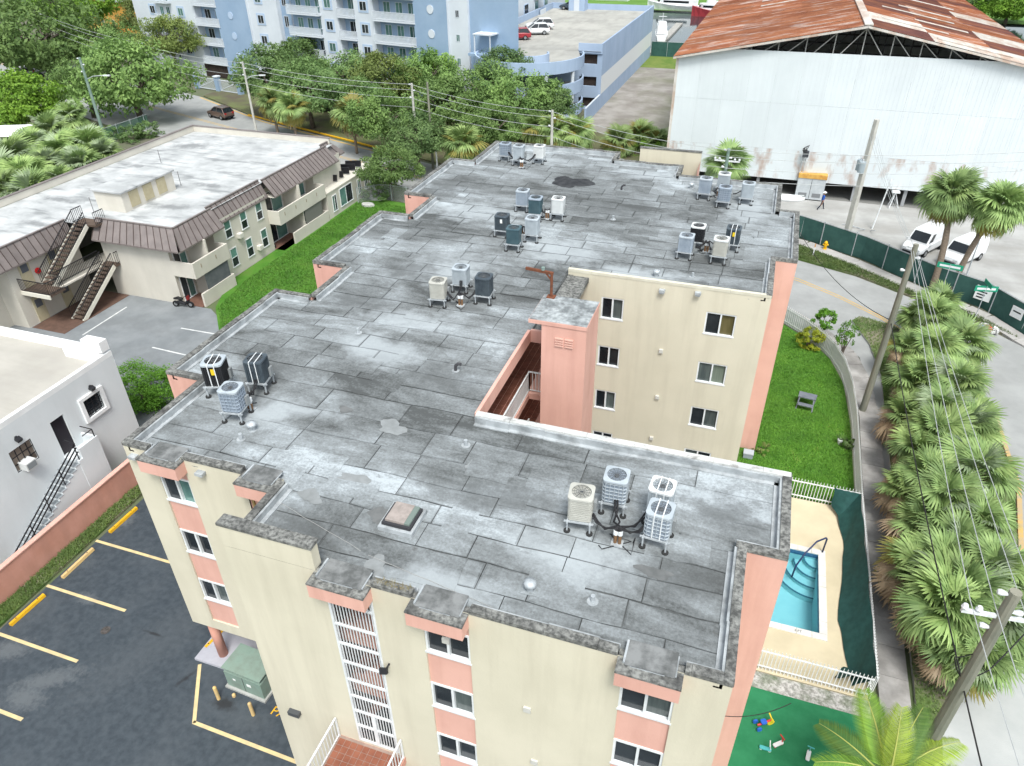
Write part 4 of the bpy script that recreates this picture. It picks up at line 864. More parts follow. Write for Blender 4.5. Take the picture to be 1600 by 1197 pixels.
# east windows, two floors
for y in (44.35, 46.4, 48.5):
    window_x(y-.42, y+.42, 3.2, 4.68, -39.1, G, (glass, glassg)); window_x(y-.42, y+.42, .75, 2.35, -39.1, G, (glass, glassg))
for y, z in ((45.4, 2.85), (43.1, 2.6), (47.5, .95)): bx('wall_ac', -39.1, -38.75, y-.25, y+.25, z, z+.36, M('wall_ac_white', (.62, .6, .54), None), G)
# balconies
for y0, y1 in ((38.6, 42.6), (49.6, 57.0)):
    bx('balcony_slab', -40.0, -38.0, y0, y1, 2.42, 2.6, beige, G); bx('balcony_parapet', -38.14, -37.98, y0-.01, y1+.01, 2.38, 3.6, beige, G)
    bx('balcony_parapet', -40.0, -38.14, y0-.02, y0+.12, 2.39, 3.59, beige, G); bx('balcony_parapet', -39.1, -38.14, y1-.12, y1+.02, 2.39, 3.59, beige, G)
    bx('patio_wall', -38.14, -37.98, y0+(.2 if y0 < 40 else 1.6), y1+.01, -.05, 1.05, beige, G); bx('patio_wall', -39.1, -38.14, y1-.12, y1, -.05, 1.04, beige, G); bx('patio_floor', -40.0, -38.14, y0, y1, -.05, .05, M('brown_patio', (.14, .07, .05), (.18, .095, .07), 2), G)
    bx('divider', -40.0, -38.16, (y0+y1)/2-.06, (y0+y1)/2+.06, .05, 4.7, beige, G)
    for z in (.08, 2.62):
        for ya, yb_ in ((y0+.35, (y0+y1)/2-.3), ((y0+y1)/2+.3, y1-.35)):
            window_x(ya, yb_, z, z+2.0, -40.0, G, (glass, glassg), mid='v', fw=.06)
    q = MB()
    for y in [y0+.8+1.7*i for i in range(int((y1-y0)/1.7))]: q.box(-37.985, -37.95, y-.03, y+.03, 3.0, 3.3)
    P(q, 'scupper', M('scupper_brown', (.3, .25, .18), None), G)
bx('privacy_screen', -38.1, -38.06, 39.6, 42.3, 1.06, 2.38, M('grey_screen', (.10, .11, .12), (.13, .14, .15), 2), G); bx('privacy_screen', -38.1, -38.06, 53.4, 56.2, 1.06, 2.38, M('tan_screen', (.17, .17, .155), None), G)
# single-storey annex with dark pergola beyond
bx('annex', -39.3, -38.05, 57.2, 66.6, -.05, 2.5, beige, G); bx('annex_coping', -39.35, -38.0, 57.15, 66.65, 2.5, 2.62, beige, G)
for y0, y1, z0, z1 in ((58.0, 58.8, .5, 2.1), (59.4, 61.8, .5, 2.3), (62.9, 63.6, .6, 2.1), (64.3, 65.0, .6, 2.0), (65.4, 66.2, .3, 2.2)): window_x(y0, y1, z0, z1, -38.05, G, (glassg, glass), mid='v')
for i in range(5): q = MB(); q.obox((-39.6, 60.4+1.2*i, 2.95), (.9, 0, .1), (0, .06, 0), (0, .05, .28)); P(q, 'awning', black, G)
# roof penthouse
ph = bx('penthouse', -48.0, -45.35, 41.0, 46.6, z, 7.3, beige, G); q = MB(); q.box(-48.15, -45.2, 40.85, 46.75, 7.3, 7.42); sub(q, 'penthouse_roof', proof, ph)
q = MB(); tan = M('tan_panel', (.40, .35, .23), (.45, .4, .27), 2)
for y in (41.7, 43.2, 44.7): q.box(-45.36, -45.3, y, y+.95, 6.0, 7.2)
sub(q, 'louvre_panel', tan, ph)
for px, py in ((252, 255), (283, 290), (147, 332)):
    x, y = gp(px, py, 5.8); q = MB(); q.cyl(x, y, 5.8, 7.0, .03, 6); P(q, 'vent_pipe', M('pipe_grey', (.2, .2, .2), None), G)
for i, (px, py, rx, ry, mt) in enumerate(((300, 228, 1.7, .8, drk), (265, 323, 1.5, .4, drk), (95, 312, 1.6, .3, drk))):
    pass
spots(proof, [(*gp(300, 228, 5.8), 2.2, 1.0, .2), (*gp(265, 323, 5.8), 2.0, .6, .2), (*gp(95, 312, 5.8), 2.4, .5, 0), (*gp(220, 260, 5.8), 2.5, .5, 0), (*gp(330, 290, 5.8), 2, .6, 0), (*gp(60, 350, 5.8), 2, .5, 0)], (.15, .157, .16), .7, 1.2)
# outside stairs: two flights going away, landing, black railings
tread = M('stair_tread', (.085, .06, .045), (.12, .085, .065), 3, .8); strg = M('stringer_cream', (.7, .67, .58), None)
def flight(x0, x1, y0, z0, y1, z1, n):
    fl_ = MB()
    for i in range(n):
        t0 = i/n; y = y0+(y1-y0)*t0; z_ = z0+(z1-z0)*(i+1)/n; q = MB(); q.box(x0+.06, x1-.06, y, y+(y1-y0)/n+.03, z_-.07, z_); P(q, 'step', tread, G)
    q = MB()
    q.bar((x1, y0, z0-.05), (x1, y1, z1-.1), .07, .32); q.bar((x0, y0, z0-.05), (x0, y1, z1-.1), .07, .32); P(q, 'stringer', strg, G)
    for x in (x0, x1):
        q = MB(); q.bar((x, y0, z0+.95), (x, y1, z1+.95), .05, .05).bar((x, y0, z0+.2), (x, y1, z1+.2), .035, .035); k = n*2
        for i in range(k+1): t = i/k; y = y0+(y1-y0)*t; z_ = z0+(z1-z0)*t; q.box(x-.012, x+.012, y-.012, y+.012, z_+.1, z_+.95)
        P(q, 'stair_railing', black, G)
flight(-46.15, -45.1, 34.1, .05, 38.2, 2.75, 14); flight(-47.55, -46.45, 33.9, 2.75, 38.2, 5.8, 14)
bx('landing', -48.1, -45.5, 32.6, 33.95, 2.6, 2.76, tread, G); bx('landing', -46.2, -44.9, 38.2, 38.6, 2.6, 2.76, tread, G); bx('landing_edge', -48.1, -45.44, 32.52, 32.6, 2.5, 2.8, strg, G); bx('upper_landing', -47.7, -45.6, 38.2, 39.2, 5.66, 5.81, tread, G)
def rail3(a, b, z, h=.95):
    a, b = Vector((*a, z)), Vector((*b, z)); q = MB(); up = Vector((0, 0, h)); q.bar(a+up, b+up, .05).bar(a+Vector((0, 0, .1)), b+Vector((0, 0, .1)), .035); n = max(2, int((b-a).length/.14))
    for i in range(n+1): p = a+(b-a)*i/n; q.box(p.x-.012, p.x+.012, p.y-.012, p.y+.012, p.z, p.z+h)
    P(q, 'stair_railing', black, G)
for a, b, z_ in (((-48.05, 32.6), (-45.5, 32.6), 2.76), ((-45.5, 32.6), (-45.5, 33.9), 2.76), ((-44.9, 38.25), (-44.9, 38.6), 2.76), ((-47.65, 38.25), (-47.65, 39.2), 5.81), ((-45.6, 38.25), (-45.6, 39.2), 5.81), ((-46.4, 34.1), (-46.4, 38.2), 2.76)): rail3(a, b, z_)
bx('patio_floor', -48.0, -45.0, 32.2, 38.55, -.05, .035, M('brown_patio2', (.10, .06, .045), (.135, .08, .06), 2), G)
bx('ceiling', -48.05, -46.25, 34.2, 40.1, 2.45, 2.58, beige, G)
dcol = M('tan_door', (.45, .40, .27), (.5, .45, .31), 2)
for z_ in (.04, 2.78):
    for y in (33.0, 35.4):
        d_ = bx('door', -48.1, -48.04, y, y+.85, z_, z_+1.95, dcol, G); q = MB(); q.box(-48.04, -48.02, y+.15, y+.7, z_+1.1, z_+1.7); sub(q, 'door_pane', M('door_pane', (.12, .13, .15), None), d_)
q = MB(); q.tube([(-48.05, 34.3, 3.6), (-47.95, 34.3, 3.6)], .22, 14); P(q, 'bell', M('fire_red', (.5, .02, .02), None), G); bx('alarm_box', -48.1, -47.98, 34.4, 34.65, 1.35, 1.6, MATS['fire_red'], G)
# ------------------------------------------------------------------ white house with outside steps, left
whst = M('bluish_white_stucco', (.64, .675, .69), (.69, .72, .735), .4, .9, .2, 14, c3=(.54, .565, .575), s3=.7, m3=.4, st3=(1, 1, .2)); tanroof = M('tan_flat_roof', (.37, .35, .315), (.43, .407, .365), .35, .9, .2, 12, c3=(.35, .33, .29), s3=1.2, m3=.5, st3=(.3, 1.5, 1))
W = thing('white_house', 'bluish white flat-roofed house with outside steps behind the pink wall', 'building', (-38, 16, 0))
x0 = -30.1; zt = 6.45
hl = [(19.07, 19.85, 2.95, 5.0), (20.98, 22.08, 3.92, 4.98), (16.75, 17.92, 3.78, 4.95)]
m = MB(); ys = sorted({2, 23.57, *[h[0] for h in hl], *[h[1] for h in hl]}); zs = sorted({-.06, 6.2, *[h[2] for h in hl], *[h[3] for h in hl]})
for a, b in zip(ys, ys[1:]):
    for c, e in zip(zs, zs[1:]):
        if any(h[0] <= a and b <= h[1] and h[2] <= c and e <= h[3] for h in hl): continue
        m.quad((x0, a, c), (x0, b, c), (x0, b, e), (x0, a, e))
for a, b, c, e in hl:
    x2 = x0-.14; m.quad((x0, a, c), (x0, a, e), (x2, a, e), (x2, a, c)).quad((x0, b, c), (x2, b, c), (x2, b, e), (x0, b, e)).quad((x0, a, e), (x0, b, e), (x2, b, e), (x2, a, e)).quad((x0, a, c), (x2, a, c), (x2, b, c), (x0, b, c))
P(m, 'wall', whst, W); rwallY(-46, x0, 23.57, -.06, 6.2, whst, W, 1)
q = MB(); q.quad((-46, 2, 6.2), (x0-.2, 2, 6.2), (x0-.2, 23.4, 6.2), (-46, 23.4, 6.2)); P(q, 'roof', tanroof, W)
bx('parapet', x0-.22, x0+.0, 2, 23.57, 6.2, zt+.02, white, W)
q = MB(); q.prism([(-46, 23.3), (-33.2, 23.3), (-32.3, 22.7), (x0-.23, 22.7), (x0-.23, 23.57), (-46, 23.57)], 6.2, 6.62); P(q, 'parapet', white, W)
q = MB(); q.obox((x0-.6, 23.3, 6.9), (.6, 0, 0), (0, .25, 0), (0, 0, .3)); P(q, 'corner_upstand', white, W)
bx('door', x0-.14, x0-.1, 19.07, 19.85, 2.95, 5.0, M('black_door', (.018, .014, .02), None, rough=.35), W)
for y0, y1, z0, z1, g_ in ((20.98, 22.08, 3.92, 4.98, glass), (16.75, 17.92, 3.78, 4.95, M('beige_blind', (.20, .16, .13), (.27, .22, .18), 8, .4, st=(1, .05, 1)))):
    q = MB(); q.quad((x0-.12, y0, z0), (x0-.12, y1, z0), (x0-.12, y1, z1), (x0-.12, y0, z1)); w_ = P(q, 'window', g_, W); q = MB()
    for i in range(5): y = y0+(y1-y0)*i/4; q.box(x0-.04, x0-.01, y-.018, y+.018, z0, z1)
    for i in range(4): z_ = z0+(z1-z0)*i/3; q.box(x0-.045, x0-.005, y0, y1, z_-.015, z_+.015)
    sub(q, 'window_bars', black, w_)
q = MB()
for a in ((20.78, 22.28, 4.98, 5.16), (20.78, 22.28, 3.74, 3.92), (20.78, 20.98, 3.92, 4.98), (22.08, 22.28, 3.92, 4.98)): q.box(x0, x0+.12, *a)
P(q, 'window_surround', white, W)
wa = bx('window_ac', x0-.1, x0+.42, 16.95, 17.5, 3.8, 4.2, M('ac_offwhite', (.6, .61, .6), None), W); q = MB(); q.box(x0+.42, x0+.43, 17.0, 17.45, 3.85, 4.15); sub(q, 'grille', M('ac_grille', (.22, .24, .25), None), wa)
for y in (17.35, 21.7): q = MB(); q.obox((x0+.14, y, 5.35), (.1, 0, -.05), (0, .12, 0), (.03, 0, .07)).box(x0, x0+.08, y-.05, y+.05, 5.35, 5.5); P(q, 'wall_lamp', black, W)
bx('stair_platform', x0, -29.15, 19.0, 20.4, -.05, 2.93, whst, W); bx('platform_wall', -29.27, -29.15, 19.25, 20.4, 2.93, 3.5, whst, W); bx('platform_wall', x0, -29.27, 20.28, 20.4, 2.93, 3.49, whst, W)
n = 16; ys_, ye = 14.6, 19.0
gst = M('grey_step', (.22, .245, .26), (.28, .30, .32), 3)
for i in range(n):
    y = ys_+(ye-ys_)*i/n; z_ = 2.93*(i+1)/(n+1); s_ = bx('step', x0, -29.17, y, y+(ye-ys_)/n, -.05, z_, [whst], W); q = MB(); q.box(x0, -29.15, y-.01, y+(ye-ys_)/n, z_, z_+.02); sub(q, 'tread', gst, s_)
q = MB(); X = -29.22
for dz in (.95, .68, .42): q.bar((X, ys_-.15, dz+.05), (X, ye+.2, 2.95+dz), .05)
for i in range(5): t = i/4; y = ys_-.1+(ye-ys_+.2)*t; q.box(X-.02, X+.02, y-.02, y+.02, 2.93*t, 2.93*t+1.0)
q.tube([(X, ys_-.15, .98), (X, ys_-.5, .85), (X, ys_-.5, .5), (X, ys_-.1, .5)], .022, 6).bar((X, ye+.2, 3.9), (X-.6, ye+.2, 3.95), .035).bar((X, 20.3, 3.95), (X, 19.7, 3.95), .035).bar((X, 20.3, 3.95), (X-.75, 20.3, 3.95), .035).box(X-.02, X+.02, 20.28, 20.32, 3.45, 3.95)
P(q, 'stair_railing', black, W)
# boundary wall between the lots
bw = thing('boundary_wall', 'long low salmon-pink wall between the white house and the parking lot', 'wall', (-28.45, 12, 0)); q = MB(); q.box(-28.6, -28.42, 0, 24.5, -.06, 1.5); kid(q.build('wall', pinkdk), bw); q = MB(); q.box(-28.64, -28.38, 0, 24.5, 1.5, 1.56); kid(q.build('wall_cap', pink), bw)
# ------------------------------------------------------------------ blue and white high-rise beyond the trees
blue = M('powder_blue', (.25, .35, .48), (.285, .385, .515), .3, .9, c3=(.23, .32, .44), s3=.5, m3=.25); hw = M('highrise_white', (.55, .59, .635), (.60, .64, .685), .3, .85); hblue = M('light_blue_trim', (.40, .50, .64), None)
hang = math.atan2(-.208, .978)
Hh = thing('high_rise', 'blue and white apartment tower with white balconies behind the trees', 'building', (-95, 110.5, 0), hang)
def hb(name, s0, s1, d0, d1, z0, z1, mat, parent=None):     # s along the front, d outwards (towards the street)
    q = MB(); q.box(s0, s1, -d1, -d0, z0, z1); o = q.build(name, mat, parent or Hh); return o
HT = 24; fz = [2.35+2.95*k for k in range(7)]
def hwall(s0, s1, d, mat, holes=()):
    m = wallY(s0, s1, -.06, HT, -d, holes, .2); return m.build('wall', mat, Hh)
def hwin(s0, s1, z0, z1, d, g_=None, trim=True):
    if trim: hb('window_surround', s0-.28, s1+.28, d, d+.06, z0-.25, z1+.25, hblue)
    q = MB(); dd = d+(.07 if trim else .02)
    q.box(s0, s1, -dd-.02, -dd, z1-.06, z1).box(s0, s1, -dd-.02, -dd, z0, z0+.06).box(s0, s0+.06, -dd-.02, -dd, z0+.06, z1-.06).box(s1-.06, s1, -dd-.02, -dd, z0+.06, z1-.06).box((s0+s1)/2-.03, (s0+s1)/2+.03, -dd-.02, -dd, z0+.06, z1-.06)
    w_ = q.build('window', hw, Hh); q = MB(); q.quad((s0+.06, -dd-.006, z0+.06), (s1-.06, -dd-.006, z0+.06), (s1-.06, -dd-.006, z1-.06), (s0+.06, -dd-.006, z1-.06)); q.build('pane', g_ or rng.choice((glass, glassg)), w_)
def balcony(s0, s1, d0, z, out, tier):
    b_ = hb('balcony', s0, s1, d0, out, z-.22, z, hw); q = MB()
    for z_ in (z+.1, z+1.05): q.box(s0, s1, -out, -out+.05, z_-.03, z_+.03)
    n_ = int((s1-s0)/.22)
    for i in range(n_+1): s_ = s0+(s1-s0)*i/n_; q.box(s_-.03, s_+.03, -out+.005, -out+.04, z, z+1.05)
    for s_ in (s0, s1-.05):
        for z_ in (z+.1, z+1.05): q.box(s_, s_+.05, -out+.05, -d0, z_-.03, z_+.03)
    q.build('railing', hw, b_); q = MB(); q.quad((s0+.05, -out+.03, z+.12), (s1-.05, -out+.03, z+.12), (s1-.05, -out+.03, z+1.0), (s0+.05, -out+.03, z+1.0)); q.build('railing_panel', mesh_alpha('frosted_panel', (.72, .76, .8), .45), b_)
def sliders(s0, s1, d, z, k):
    for i in range(k):
        a = s0+(s1-s0)*(i+.2)/k; b = a+(s1-s0)/k*.55; hwin(a, min(b, s1-.1), z+.05, z+2.15, d, rng.choice((glassg, glass, glassg)), trim=False)
hwall(-14, 2, 0, hw); hwall(2, 7.6, -1.3, blue); hwall(7.6, 15, .4, blue); hwall(15, 21.3, 0, hw); hwall(21.3, 23.3, -.8, blue); hwall(23.3, 30.1, -1.1, blue); hwall(30.1, 33.6, 0, hw); hwall(33.6, 36.8, -1.4, blue); hwall(36.8, 40.4, 0, hw); hwall(40.4, 47.8, -1.3, blue); hwall(47.8, 53.4, .4, blue); hwall(53.4, 56.5, 0, hw); hwall(56.5, 64, -.4, blue)
for s_, d0, d1 in ((2, -1.3, 0), (7.6, -1.3, .4), (15, 0, .4), (21.3, -.8, 0), (23.3, -1.1, -.8), (30.1, -1.1, 0), (33.6, -1.4, 0), (36.8, -1.4, 0), (40.4, -1.3, 0), (47.8, -1.3, .4), (53.4, 0, .4), (56.5, -.4, 0)):
    q = MB(); q.quad((s_, -d0, 0), (s_, -d1, 0), (s_, -d1, HT), (s_, -d0, HT)); q.build('wall', hw, Hh)
q = MB(); q.quad((-14, 0, HT), (64, .4, HT), (50.5, 19, HT), (-14, 18, HT)); q.build('roof', hw, Hh); q = MB(); q.quad((64, .4, 0), (50.5, 19, 0), (50.5, 19, HT), (64, .4, HT)); q.build('wall', blue, Hh)
q = MB(); q.quad((-43, 112, 0), (-43, 160, 0), (-43, 160, 20), (-43, 112, 20)); kid(q.build('wing_wall', hw), Hh)
for i, y in enumerate((118, 123, 128, 134, 140, 146)):
    for z in (8.4, 11.3, 14.2):
        q = MB(); q.box(-43, -42.9, y-1.2, y+1.2, z, z+1.5); w_ = kid(q.build('window', hblue if i % 2 else hw), Hh); q = MB(); q.box(-42.9, -42.88, y-1.0, y+1.0, z+.1, z+1.4); p_ = q.build('pane', glassg if i % 3 else glass); p_.parent = w_
        if i % 3 == 1: q = MB(); q.box(-43, -41.6, y-1.6, y+1.6, z-1.0, z-.8).box(-41.7, -41.6, y-1.6, y+1.6, z-.8, z+.1); kid(q.build('balcony', hw), Hh)
for z in fz[:6]:
    for s0, s1, d0, o_ in ((2.0, 8.0, -1.3, .5), (23.8, 30.3, -1.1, .6), (33.6, 36.9, -1.4, .25), (40.5, 48.0, -1.3, .5)): balcony(s0, s1, d0, z, o_, 0)
    sliders(2.3, 7.4, -1.3, z, 2); sliders(23.9, 29.9, -1.1, z, 3); sliders(34, 36.6, -1.4, z, 1); sliders(40.8, 47.4, -1.3, z, 3)
    for s_ in (16.8, 31.2, 38.0, -2.2, -9.5): hwin(s_, s_+1.25, z+.95, z+2.15, 0)
    hwin(54.5, 55.1, z+1.0, z+1.9, 0, trim=False); hwin(21.7, 22.6, z+.6, z+2.2, -.8, glass, trim=False)
    balcony(-7.5, -3.6, 0, z, .9, 0); sliders(-7.2, -3.9, .0, z, 2)
for z_ in (4.0, 7.0, 10.0, 13.0):
    for s_, mt in ((11, hblue), (50.7, hw)): q = MB(); q.tube([(s_, -.4, z_), (s_, -.47, z_)], .55, 20); q.build('medallion', mt, Hh)
cn = hb('canopy', 58.2, 61.0, -.4, 1.6, 10.55, 10.7, hw)
for s_ in (58.4, 60.8): hb('canopy_post', s_-.06, s_+.06, 1.42, 1.54, 8.3, 10.55, hw)
hb('canopy_deck', 57.5, 63.5, -.4, 1.8, 8.0, 8.3, blue)
hb('undercroft', 1.5, 8.2, -.2, .1, 0, 2.1, dark)
gt = thing('entrance_gate', 'white metal gate with a blue pier below the balconies of the tower', 'gate', (*gp(343, 143), 0), hang)
for s_ in (-5, 0, 5): q = MB(); q.box(s_-.35, s_+.35, -.35, .35, 0, 2.2); q.build('pier', blue, gt); q = MB(); q.box(s_-.45, s_+.45, -.45, .45, 2.2, 2.35); q.build('pier_cap', hw, gt)
for s0, s1 in ((-4.6, -.4), (.4, 4.6)):
    q = MB(); q.box(s0, s1, -.04, .04, 1.75, 1.85).box(s0, s1, -.04, .04, .15, .25).bar((s0, 0, .25), (s1, 0, 1.75), .07)
    for i in range(22): s_ = s0+(s1-s0)*i/21; q.box(s_-.02, s_+.02, -.02, .02, .15, 1.85)
    q.build('gate_leaf', hw, gt)
# ------------------------------------------------------------------ parking garage with ramp drum
gblue = M('garage_blue', (.33, .42, .56), (.37, .46, .60), .3, .9, c3=(.29, .37, .48), s3=.6, m3=.4, st3=(1, 1, .2)); gdeck = M('garage_deck', (.42, .41, .375), (.33, .325, .30), .2, .9, .2, 8, c3=(.25, .245, .225), s3=.4, m3=.5, st3=(1.4, .5, 1))
K = thing('parking_garage', 'pale blue parking garage with a curved ramp drum and roof parking', 'building', (-30, 120, 0))
DZ2 = 7.7
rwallX(-23, 106.3, 148, 4.5, DZ2-.3, gblue, K); rwallX(-23, 106.3, 148, 2.05, 4.5, M('garage_white', (.70, .71, .71), None), K); rwallX(-23, 98, 148, -.06, 2.05, gblue, K)
q4('low_wall_top', [(-23.25, 98, 2.05), (-23, 98, 2.05), (-23, 106.3, 2.05), (-23.25, 106.3, 2.05)], hw, K); rwallX(-23.25, 98, 106.3, -.06, 2.05, gblue, K, -1); rwallY(-23.25, -23, 98, -.06, 2.05, gblue, K)
m = wallY(-42, -23, -.06, DZ2-.3, 106.3, [(-26.2, -23.7, z_, z_+1.25) for z_ in (.3, 3.1, 6.0)], .3); P(m, 'wall', gblue, K)
for z_ in (.3, 3.1, 6.0): q4('opening', [(-26.2, 106.6, z_), (-23.7, 106.6, z_), (-23.7, 106.6, z_+1.35), (-26.2, 106.6, z_+1.35)], dark, K)
q4('roof_deck', [(-42, 106, DZ2), (-23.2, 106, DZ2), (-23.2, 148, DZ2), (-42, 148, DZ2)], gdeck, K)
bx('parapet', -23.2, -23.0, 106.1, 148, DZ2-.3, 8.68, gblue, K); bx('parapet', -26.4, -23.2, 106.1, 106.3, DZ2-.3, 8.66, gblue, K); bx('parapet', -42, -23.2, 147.8, 148, DZ2-.2, 8.67, gblue, K); bx('parapet', -42.2, -42, 106.1, 148, DZ2-.2, 8.69, gblue, K)
bx('stair_head', -38.3, -35.3, 145.2, 147.7, DZ2, 10.6, gblue, K); bx('stair_door', -37.3, -36.3, 145.1, 145.2, DZ2, 9.9, hw, K)
cx_, cy_ = -31.0, 98.2
def ringwall(r, z0, z1, a0, a1, mat, th=.22, n=40, nm='ramp_parapet'):
    q = MB()
    for i in range(n):
        a, b = R(a0+(a1-a0)*i/n), R(a0+(a1-a0)*(i+1)/n); pts = [(cx_+k*math.cos(t), cy_+k*math.sin(t)) for k, t in ((r, a), (r, b), (r-th, b), (r-th, a))]; q.prism(pts, z0, z1)
    P(q, nm, mat, K)
def disc(r0, r1, z, mat, a0=0, a1=360, n=40, dz=0):
    q = MB()
    for i in range(n):
        a, b = R(a0+(a1-a0)*i/n), R(a0+(a1-a0)*(i+1)/n); za, zb_ = z+dz*i/n, z+dz*(i+1)/n
        q.quad((cx_+r0*math.cos(a), cy_+r0*math.sin(a), za), (cx_+r1*math.cos(a), cy_+r1*math.sin(a), za), (cx_+r1*math.cos(b), cy_+r1*math.sin(b), zb_), (cx_+r0*math.cos(b), cy_+r0*math.sin(b), zb_))
    P(q, 'ramp_deck', mat, K)
for z_ in (7.4, 4.6, 1.8): ringwall(7.2, z_-.35, z_+1.1, 170, 385, gblue); ringwall(2.6, z_-.2, z_+1.1, 150, 395, gblue); disc(2.4, 7.1, z_, gdeck, 150, 395, dz=.0)
for a in (200, 235, 270, 305, 340): q = MB(); q.cyl(cx_+6.95*math.cos(R(a)), cy_+6.95*math.sin(R(a)), -.06, 7.2, .22, 8); P(q, 'column', hw, K)
q4('roof_deck', [(-38, 99, DZ2-.3), (-24, 99, DZ2-.29), (-26.4, 106.1, DZ2-.01), (-38, 106.1, DZ2-.01)], gdeck, K)
# ------------------------------------------------------------------ warehouse with rusted roof
wclad = M('white_cladding', (.62, .665, .685), (.65, .695, .715), .4, .6, .05, 6, spec=.4, c3=(.57, .61, .63), s3=1.5, m3=.3, st3=(1.6, 1, .06), rand=.03)
wcladr = M('white_cladding_rusty', (.61, .655, .675), (.64, .685, .705), .5, .65, .1, 6, c3=(.40, .30, .25), s3=.9, m3=.85, st3=(1.2, 1, .5), rand=.03, lo3=.50, hi3=.68)
rustroof = M('rusted_roof', (.24, .085, .042), (.36, .15, .075), .5, .85, .3, 5, st=(.5, 1.2, .5), c3=(.48, .40, .36), s3=.6, m3=.8, st3=(.45, 1.6, .45), lo3=.52, hi3=.66, rand=.14)
rustdk = M('dark_rust_roof', (.115, .05, .045), (.165, .07, .058), .4, .85, .3, 5, c3=(.27, .11, .055), s3=.4, m3=.8, st3=(.5, 1.4, 1), rand=.12)
galr = M('pale_roof_sheet', (.50, .47, .43), (.60, .57, .53), .6, .8, .2, 6, c3=(.36, .2, .12), s3=.6, m3=.6, st3=(1.5, .4, 1), rand=.1)
Q = thing('warehouse', 'big white corrugated shed with a rusted gable roof and open truss', 'warehouse', (7, 77, 0))
Yw, XL, XRd, XR2, ZE, ZRg, ZB = 77.0, -9.3, 7.06, 23.4, 12.65, 15.9, 1.7
YW2 = 138
rows_ = [(ZB, 4.6, wcladr), (4.606, 8.9, wclad), (8.906, 13.5, wclad)]
nx = 14; cw = (XR2-XL)/nx
def zroof(x): return ZE+(ZRg-ZE)*(1-abs(x-XRd)/(XRd-XL))
for z0, z1, mt in rows_:
    for i in range(nx):
        a, b = XL+cw*i+.003, XL+cw*(i+1)-.003; ya = Yw+rng.uniform(-.006, .006); q = MB(); top = [(a, min(z1, zroof(a)-.1)), (b, min(z1, zroof(b)-.1))]
        q.quad((a, ya, z0), (b, ya, z0), (b, ya, top[1][1]), (a, ya, top[0][1]))
        for k in range(6):     # ribs
            x = a+(b-a)*(k+.5)/6; q.box(x-.03, x+.03, ya-.014, ya-.002, z0+.01, min(z1, zroof(x)-.12)-.01)
        P(q, 'cladding_sheet', mt, Q)
for x, s in ((XL, -1), (XR2, 1)): rwallX(x, Yw, YW2, ZB-.3, ZE-.05, wclad, Q, s)
rwallY(XL, XR2, YW2, 0, ZE, wclad, Q, -1); bx('back_gable', XL+2, XR2-2, YW2-.3, YW2-.2, 9, 13.4, wclad, Q)
bx('corner_post', XL-.05, XL+.2, Yw-.06, Yw+.2, -.06, 12.4, galr, Q)
for x in [XL+.3+4.6*i for i in range(8)]: bx('column', x-.15, x+.15, Yw+.25, Yw+.55, -.06, ZE-.3, M('grey_steel', (.30, .31, .32), None), Q)
# roof sheets: bays up the slope and along the length
for side in (-1, 1):
    nb_ = 12; ns = 3
    for j in range(nb_):
        y0 = Yw-.5+(YW2-Yw+.5)*j/nb_; y1 = Yw-.5+(YW2-Yw+.5)*(j+1)/nb_
        for k in range(ns):
            t0, t1 = k/ns, (k+1)/ns; xe = XL-.3 if side < 0 else XR2+.3; xa = XRd+(xe-XRd)*t0; xb = XRd+(xe-XRd)*t1; dz = rng.uniform(-.012, .012); za = ZRg+.1+(ZE-ZRg)*t0*1.02+dz; zb_ = ZRg+.1+(ZE-ZRg)*t1*1.02+dz
            mt = rustroof
            if side > 0: mt = galr if (j == 0 and k > 0) or rng.random() < .16 else (rustdk if rng.random() < .62 else rustroof)
            q = MB(); q.quad(*([(xa, y0, za), (xa, y1, za), (xb, y1, zb_), (xb, y0, zb_)] if side > 0 else [(xa, y0, za), (xb, y0, zb_), (xb, y1, zb_), (xa, y1, za)])); nr = 7
            for i in range(nr):
                y = y0+(y1-y0)*(i+.5)/nr; q.bar((xa, y, za+.02), (xb, y, zb_+.02), .07, .05)
            P(q, 'roof_sheet', mt, Q)
        if rng.random() < .7:
            y = (y0+y1)/2; t0 = rng.uniform(.1, .4); t1 = t0+rng.uniform(.25, .45); xe = XL if side < 0 else XR2; q = MB(); q.bar((XRd+(xe-XRd)*t0, y, ZRg+.15+(ZE-ZRg)*t0), (XRd+(xe-XRd)*t1, y, ZRg+.15+(ZE-ZRg)*t1), .7, .04); P(q, 'skylight_strip', galr, Q)
bx('ridge_cap', XRd-.35, XRd+.35, Yw-.55, YW2, ZRg+.08, ZRg+.2, galr, Q)
for s_, xe in ((-1, XL-.3), (1, XR2+.3)): q = MB(); q.bar((XRd, Yw-.5, ZRg-.05), (xe, Yw-.5, ZE-.1), .1, .18); P(q, 'barge_board', galr, Q)
tsteel = M('truss_steel', (.05, .05, .055), None, rough=.6); tsl = M('truss_pale', (.40, .40, .38), None)
for j, y in enumerate((Yw+.35, Yw+6, Yw+12, Yw+18, Yw+24)):
    q = MB(); mt = tsl if j == 0 else tsteel; q.bar((XL+.3, y, ZE-.05), (XR2-.3, y, ZE-.05), .14); q.bar((XL+.3, y, ZE+.05), (XRd, y, ZRg-.25), .14).bar((XR2-.3, y, ZE+.05), (XRd, y, ZRg-.25), .14)
    for i in range(-6, 7):
        x = XRd+i*2.4; zt_ = zroof(x)-.28; q.bar((x, y, ZE), (x, y, zt_), .08); x2 = x+(2.4 if i < 0 else -2.4); 
        if i: q.bar((x, y, ZE), (x2, y, zroof(x2)-.28), .07)
    P(q, 'truss', mt, Q)
